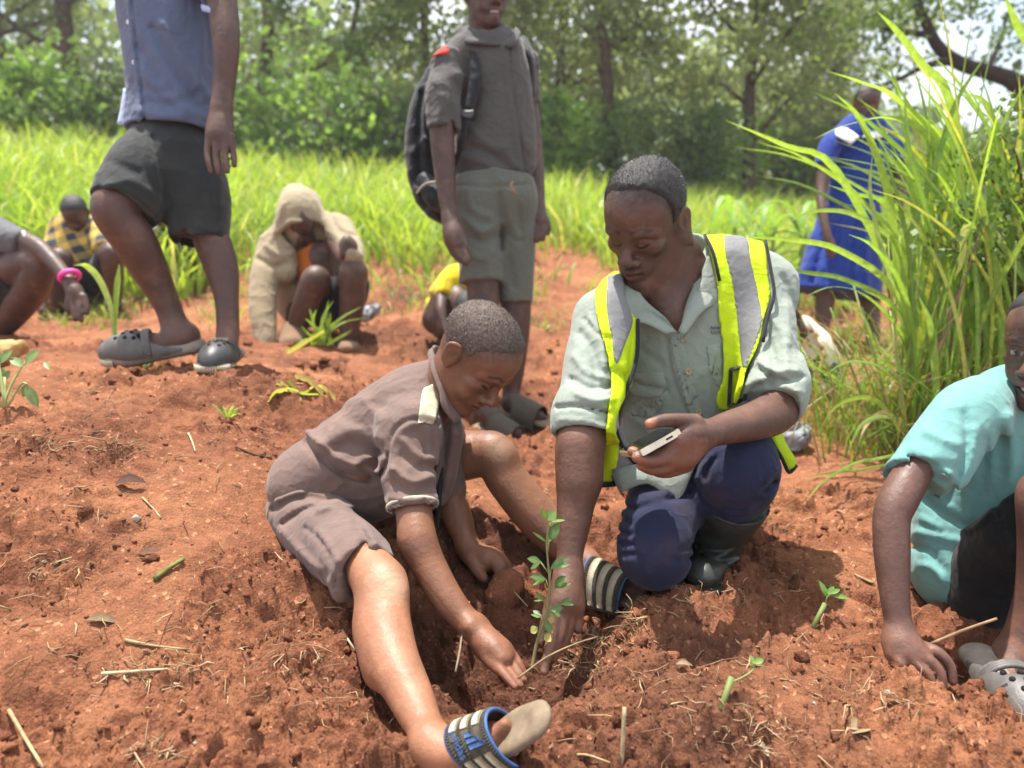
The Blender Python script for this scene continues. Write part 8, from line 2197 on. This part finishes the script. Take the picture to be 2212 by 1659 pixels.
def build_plants():
    r = np.random.default_rng(9)
    def cutting(rows, r0, lab, twig, lf, nm='plant_cutting'):
        k = (gd(rows[0][0], rows[0][1]) + 0.002) / rows[0][2]; sc = lambda q: (q[0], q[1], q[2] * k)
        rows = [sc(q) for q in rows]; twig = [[sc(q) for q in t] for t in twig]; lf = [(sc(a), sc(t), w) for a, t, w in lf]
        e = empty(nm, P(*rows[0]), lab, 'plant')
        V, F = pipe([P(*q) for q in rows], (r0, r0 * 0.95), 8, 2); mobj('stem', V, F, M_STEMG, e, np.tile([0.17, 0.21, 0.06], (len(V), 1)))
        b = Bag()
        for tw in twig: v, f = pipe([P(*q) for q in tw], 0.0014, 5, 3); b.add(v, f)
        V, F = np.concatenate(b.v), np.concatenate(b.f); mobj('shoot', V, F, M_STEMG, e, np.tile([0.22, 0.24, 0.07], (len(V), 1)))
        for a, t, w in lf:
            A, T = P(*a), P(*t); V, F, C = leaf_shape(A, T - A, (0.1, -0.6, 0.8), np.linalg.norm(T - A), w, 0.25, np.array([0.16, 0.32, 0.05])); mobj('leaf', V, F, M_LEAF, e, C)
    cutting([(1557, 1534, 1.055), (1580, 1463, 1.075)], 0.0046, 'green stem cutting with one small leaf in the right foreground', [[(1580, 1474, 1.07), (1606, 1462, 1.075), (1628, 1446, 1.08), (1628, 1430, 1.08)]], [((1628, 1440, 1.08), (1624, 1416, 1.085), 0.008), ((1628, 1432, 1.08), (1650, 1424, 1.08), 0.009)])
    cutting([(1756, 1356, 1.27), (1782, 1304, 1.285)], 0.0046, 'green stem cutting with a crown of fresh leaves right of the boot', [[(1782, 1306, 1.285), (1788, 1288, 1.285), (1800, 1283, 1.285)]], [((1786, 1290, 1.285), (1772, 1254, 1.29), 0.011), ((1788, 1284, 1.285), (1802, 1266, 1.29), 0.010), ((1792, 1282, 1.285), (1815, 1272, 1.285), 0.009), ((1796, 1286, 1.285), (1834, 1290, 1.28), 0.010), ((1790, 1286, 1.285), (1780, 1266, 1.29), 0.007)])
    # weed at the left edge
    e = empty('weed', gpt(30, 870), 'leafy green weed at the left edge of the slope', 'weed')
    for rows, lf in (([(5, 880, 1.60), (30, 820, 1.62), (60, 775, 1.64)], [((55, 785), (82, 755), 0.026), ((50, 792), (20, 770), 0.02)]), ([(10, 880, 1.60), (0, 800, 1.62), (-10, 760, 1.64)], [((0, 790), (-20, 745), 0.024), ((0, 785), (24, 755), 0.02)]), ([(15, 880, 1.60), (45, 830, 1.60), (60, 830, 1.58)], [((55, 832), (82, 878), 0.022), ((58, 828), (48, 858), 0.016)]), ([(12, 878, 1.6), (10, 815, 1.62)], [((10, 820), (20, 800), .018), ((12, 815), (-6, 795), .018)])):
        V, F = pipe([P(*q) for q in rows], (0.0032, 0.0025, 0.0015)[:len(rows)], 6, 3); mobj('stem', V, F, M_STEMG, e, np.tile([0.28, 0.33, 0.12], (len(V), 1)))
        for a, t, w in lf:
            A, T = P(*a, 1.63), P(*t, 1.63); V, F, C = leaf_shape(A, T - A, (0.2, -0.6, 0.8), np.linalg.norm(T - A), w, 0.2, np.array([0.16, 0.27, 0.09])); mobj('leaf', V, F, M_LEAF, e, C)
    V, F, C = leaf_shape(P(96, 782, 1.7), P(112, 806, 1.68) - P(96, 782, 1.7), (0.3, -0.6, 0.6), 0.028, 0.012, 0.2, np.array([0.16, 0.26, 0.08])); mobj('leaf', V, F, M_LEAF, e, C)
    # two-bladed shoot behind the clogs
    e = empty('maize_seedling', gpt(248, 720), 'seedling with two long blades left of the clogs', 'plant')
    for rows, w, c in (([(248, 728, 2.45), (240, 660, 2.45), (215, 600, 2.44), (185, 572, 2.43), (155, 574, 2.42)], 0.028, (0.36, 0.48, 0.16)), ([(250, 728, 2.45), (252, 660, 2.45), (256, 610, 2.45), (258, 570, 2.45)], 0.026, (0.30, 0.46, 0.07))):
        pts = np.array([P(*q) for q in rows]); n = len(pts); V, F = blade(pts, w * np.array([0.5, 0.8, 1, 0.9, 0.1])[:n] * np.r_[np.ones(n - 1), 0.1], (1, -0.3, 0.2), 0.35, 4); mobj('blade', V, F, M_GRASS, e, np.tile(c, (len(V), 1)))
    # grassy tuft in front of the hooded boy
    e = empty('grass_tuft', gpt(700, 742), 'bright tuft of weeds in front of the hooded boy', 'weed')
    for i in range(16):
        a = P(690 + r.normal(0, 12), 745, 2.95); t = P(700 + r.normal(0, 42), 690 + r.normal(0, 25), 2.92); m = (a + t) / 2 + r.normal(0, 0.012, 3) + np.array([0, 0, 0.02])
        V, F = blade([a, m, t], [0.009, 0.012, 0.001], (1, -0.2, 0.3), 0.3, 3); mobj('blade', V, F, M_GRASS, e, np.tile(np.array([0.26, 0.40, 0.08]) * (0.7 + 0.6 * r.random()), (len(V), 1)))
    pts = np.array([P(620, 762, 2.9), P(660, 740, 2.9), P(700, 715, 2.9)]); V, F = blade(pts, [0.02, 0.02, 0.012], (0.4, -0.3, 0.8), 0.3, 3); mobj('blade', V, F, M_GRASS, e, np.tile([0.42, 0.44, 0.14], (len(V), 1)))
    for (px, py, lab, n, s) in ((492, 905, 'tiny green seedling tuft on the slope below the clogs', 9, 0.03), (310, 798, 'small weed under the lifted clog', 6, 0.03), (1165, 905, 'small weed beside the standing boy\'s sandal', 6, 0.03)):
        b0 = gpt(px, py); e = empty('seedling', b0, lab, 'weed')
        for i in range(n):
            t = b0 + np.array([r.normal(0, s), r.normal(0, s * 0.6), s * (0.6 + 0.7 * r.random())]); V, F = blade([b0, (b0 + t) / 2 + np.array([0, 0, 0.006]), t], [0.004, 0.006, 0.001], (1, -0.3, 0.2), 0.3, 2); mobj('blade', V, F, M_GRASS, e, np.tile(np.array([0.28, 0.40, 0.1]) * (0.7 + 0.6 * r.random()), (len(V), 1)))
    # things: soil block under the boy's hand, rock, plastic scraps
    S = SDF(0.004); S.tr([(1095, 1262, 1.425, 36), (1080, 1290, 1.41, 34)], k=0.03, flat=((0.3, 1, 0), 0.8)); S.fun(lambda x, y, z: 0.012 * noise3(x * 45, y * 45, z * 45, 3) + 0.006 * noise3(x * 110, y * 110, z * 110, 4), 'd')
    V, Q = S.mesh(); o = mobj('soil_clod', V, Q, ground.data.materials[0], None, np.tile([0.25, 0.10, 0.055], (len(V), 1))); tag(o, 'large clod of root-bound soil under the boy\'s far hand', 'soil')
    S = SDF(0.005); S.tr([(-5, 760, 2.05, 36), (30, 752, 2.03, 24)], k=0.02); S.fun(lambda x, y, z: 0.035 * noise3(x * 24, y * 24, z * 24, 3) + 0.02 * np.abs(noise3(x * 60, y * 60, z * 60, 5)), 'd')
    V, Q = S.mesh(); o = mobj('rock', V, Q, plain_mat('ochre_rock', (0.46, 0.30, 0.12), 0.85, 0.4, 25, 0.2, 0.006), None); tag(o, 'ochre rock at the left edge behind the weed', 'rock')
    M_BAG = plain_mat('grey_plastic', (0.20, 0.21, 0.23), 0.4, 0.3, 30, 0.5, 0.004)
    for rows, lab in (([(1715, 950, 2.2, 26), (1735, 935, 2.22, 20), (1722, 925, 2.25, 18)], 'crumpled grey plastic bag behind the man\'s knee'), ([(790, 680, 3.9, 16), (812, 668, 3.92, 12)], 'crumpled grey plastic scrap right of the hooded boy')):
        S = SDF(0.005); S.tr(rows, k=0.02); S.fun(lambda x, y, z: 0.05 * np.abs(noise3(x * 28, y * 28, z * 28, 3)) + 0.02 * noise3(x * 70, y * 70, z * 70, 4) - 0.004, 'd'); V, Q = S.mesh(); o = mobj('plastic_bag', V, Q, M_BAG, None, smooth=False); tag(o, lab, 'plastic bag')
build_sapling(); build_litter(); build_plants()

# ================================================================== AIR: faint midday haze that pales the far trees
def build_haze():
    import bmesh
    bm = bmesh.new(); bmesh.ops.create_cube(bm, size=1)
    for v in bm.verts: v.co = (v.co.x * 230, v.co.y * 230, (v.co.z + 0.5) * 16 - 3)
    me = bpy.data.meshes.new('haze'); bm.to_mesh(me); bm.free()
    o = bpy.data.objects.new('haze', me); COL.objects.link(o)
    m = bpy.data.materials.new('thin_haze'); m.use_nodes = True; nt = m.node_tree; nt.nodes.clear()
    out = nt.nodes.new('ShaderNodeOutputMaterial'); v = nt.nodes.new('ShaderNodeVolumePrincipled')
    v.inputs['Color'].default_value = (0.93, 0.95, 0.97, 1); v.inputs['Density'].default_value = 0.0022; v.inputs['Anisotropy'].default_value = 0.2
    nt.links.new(v.outputs[0], out.inputs['Volume']); me.materials.append(m)
    tag(o, 'faint bright haze in the air over the field', 'haze', kind='stuff')
build_haze()
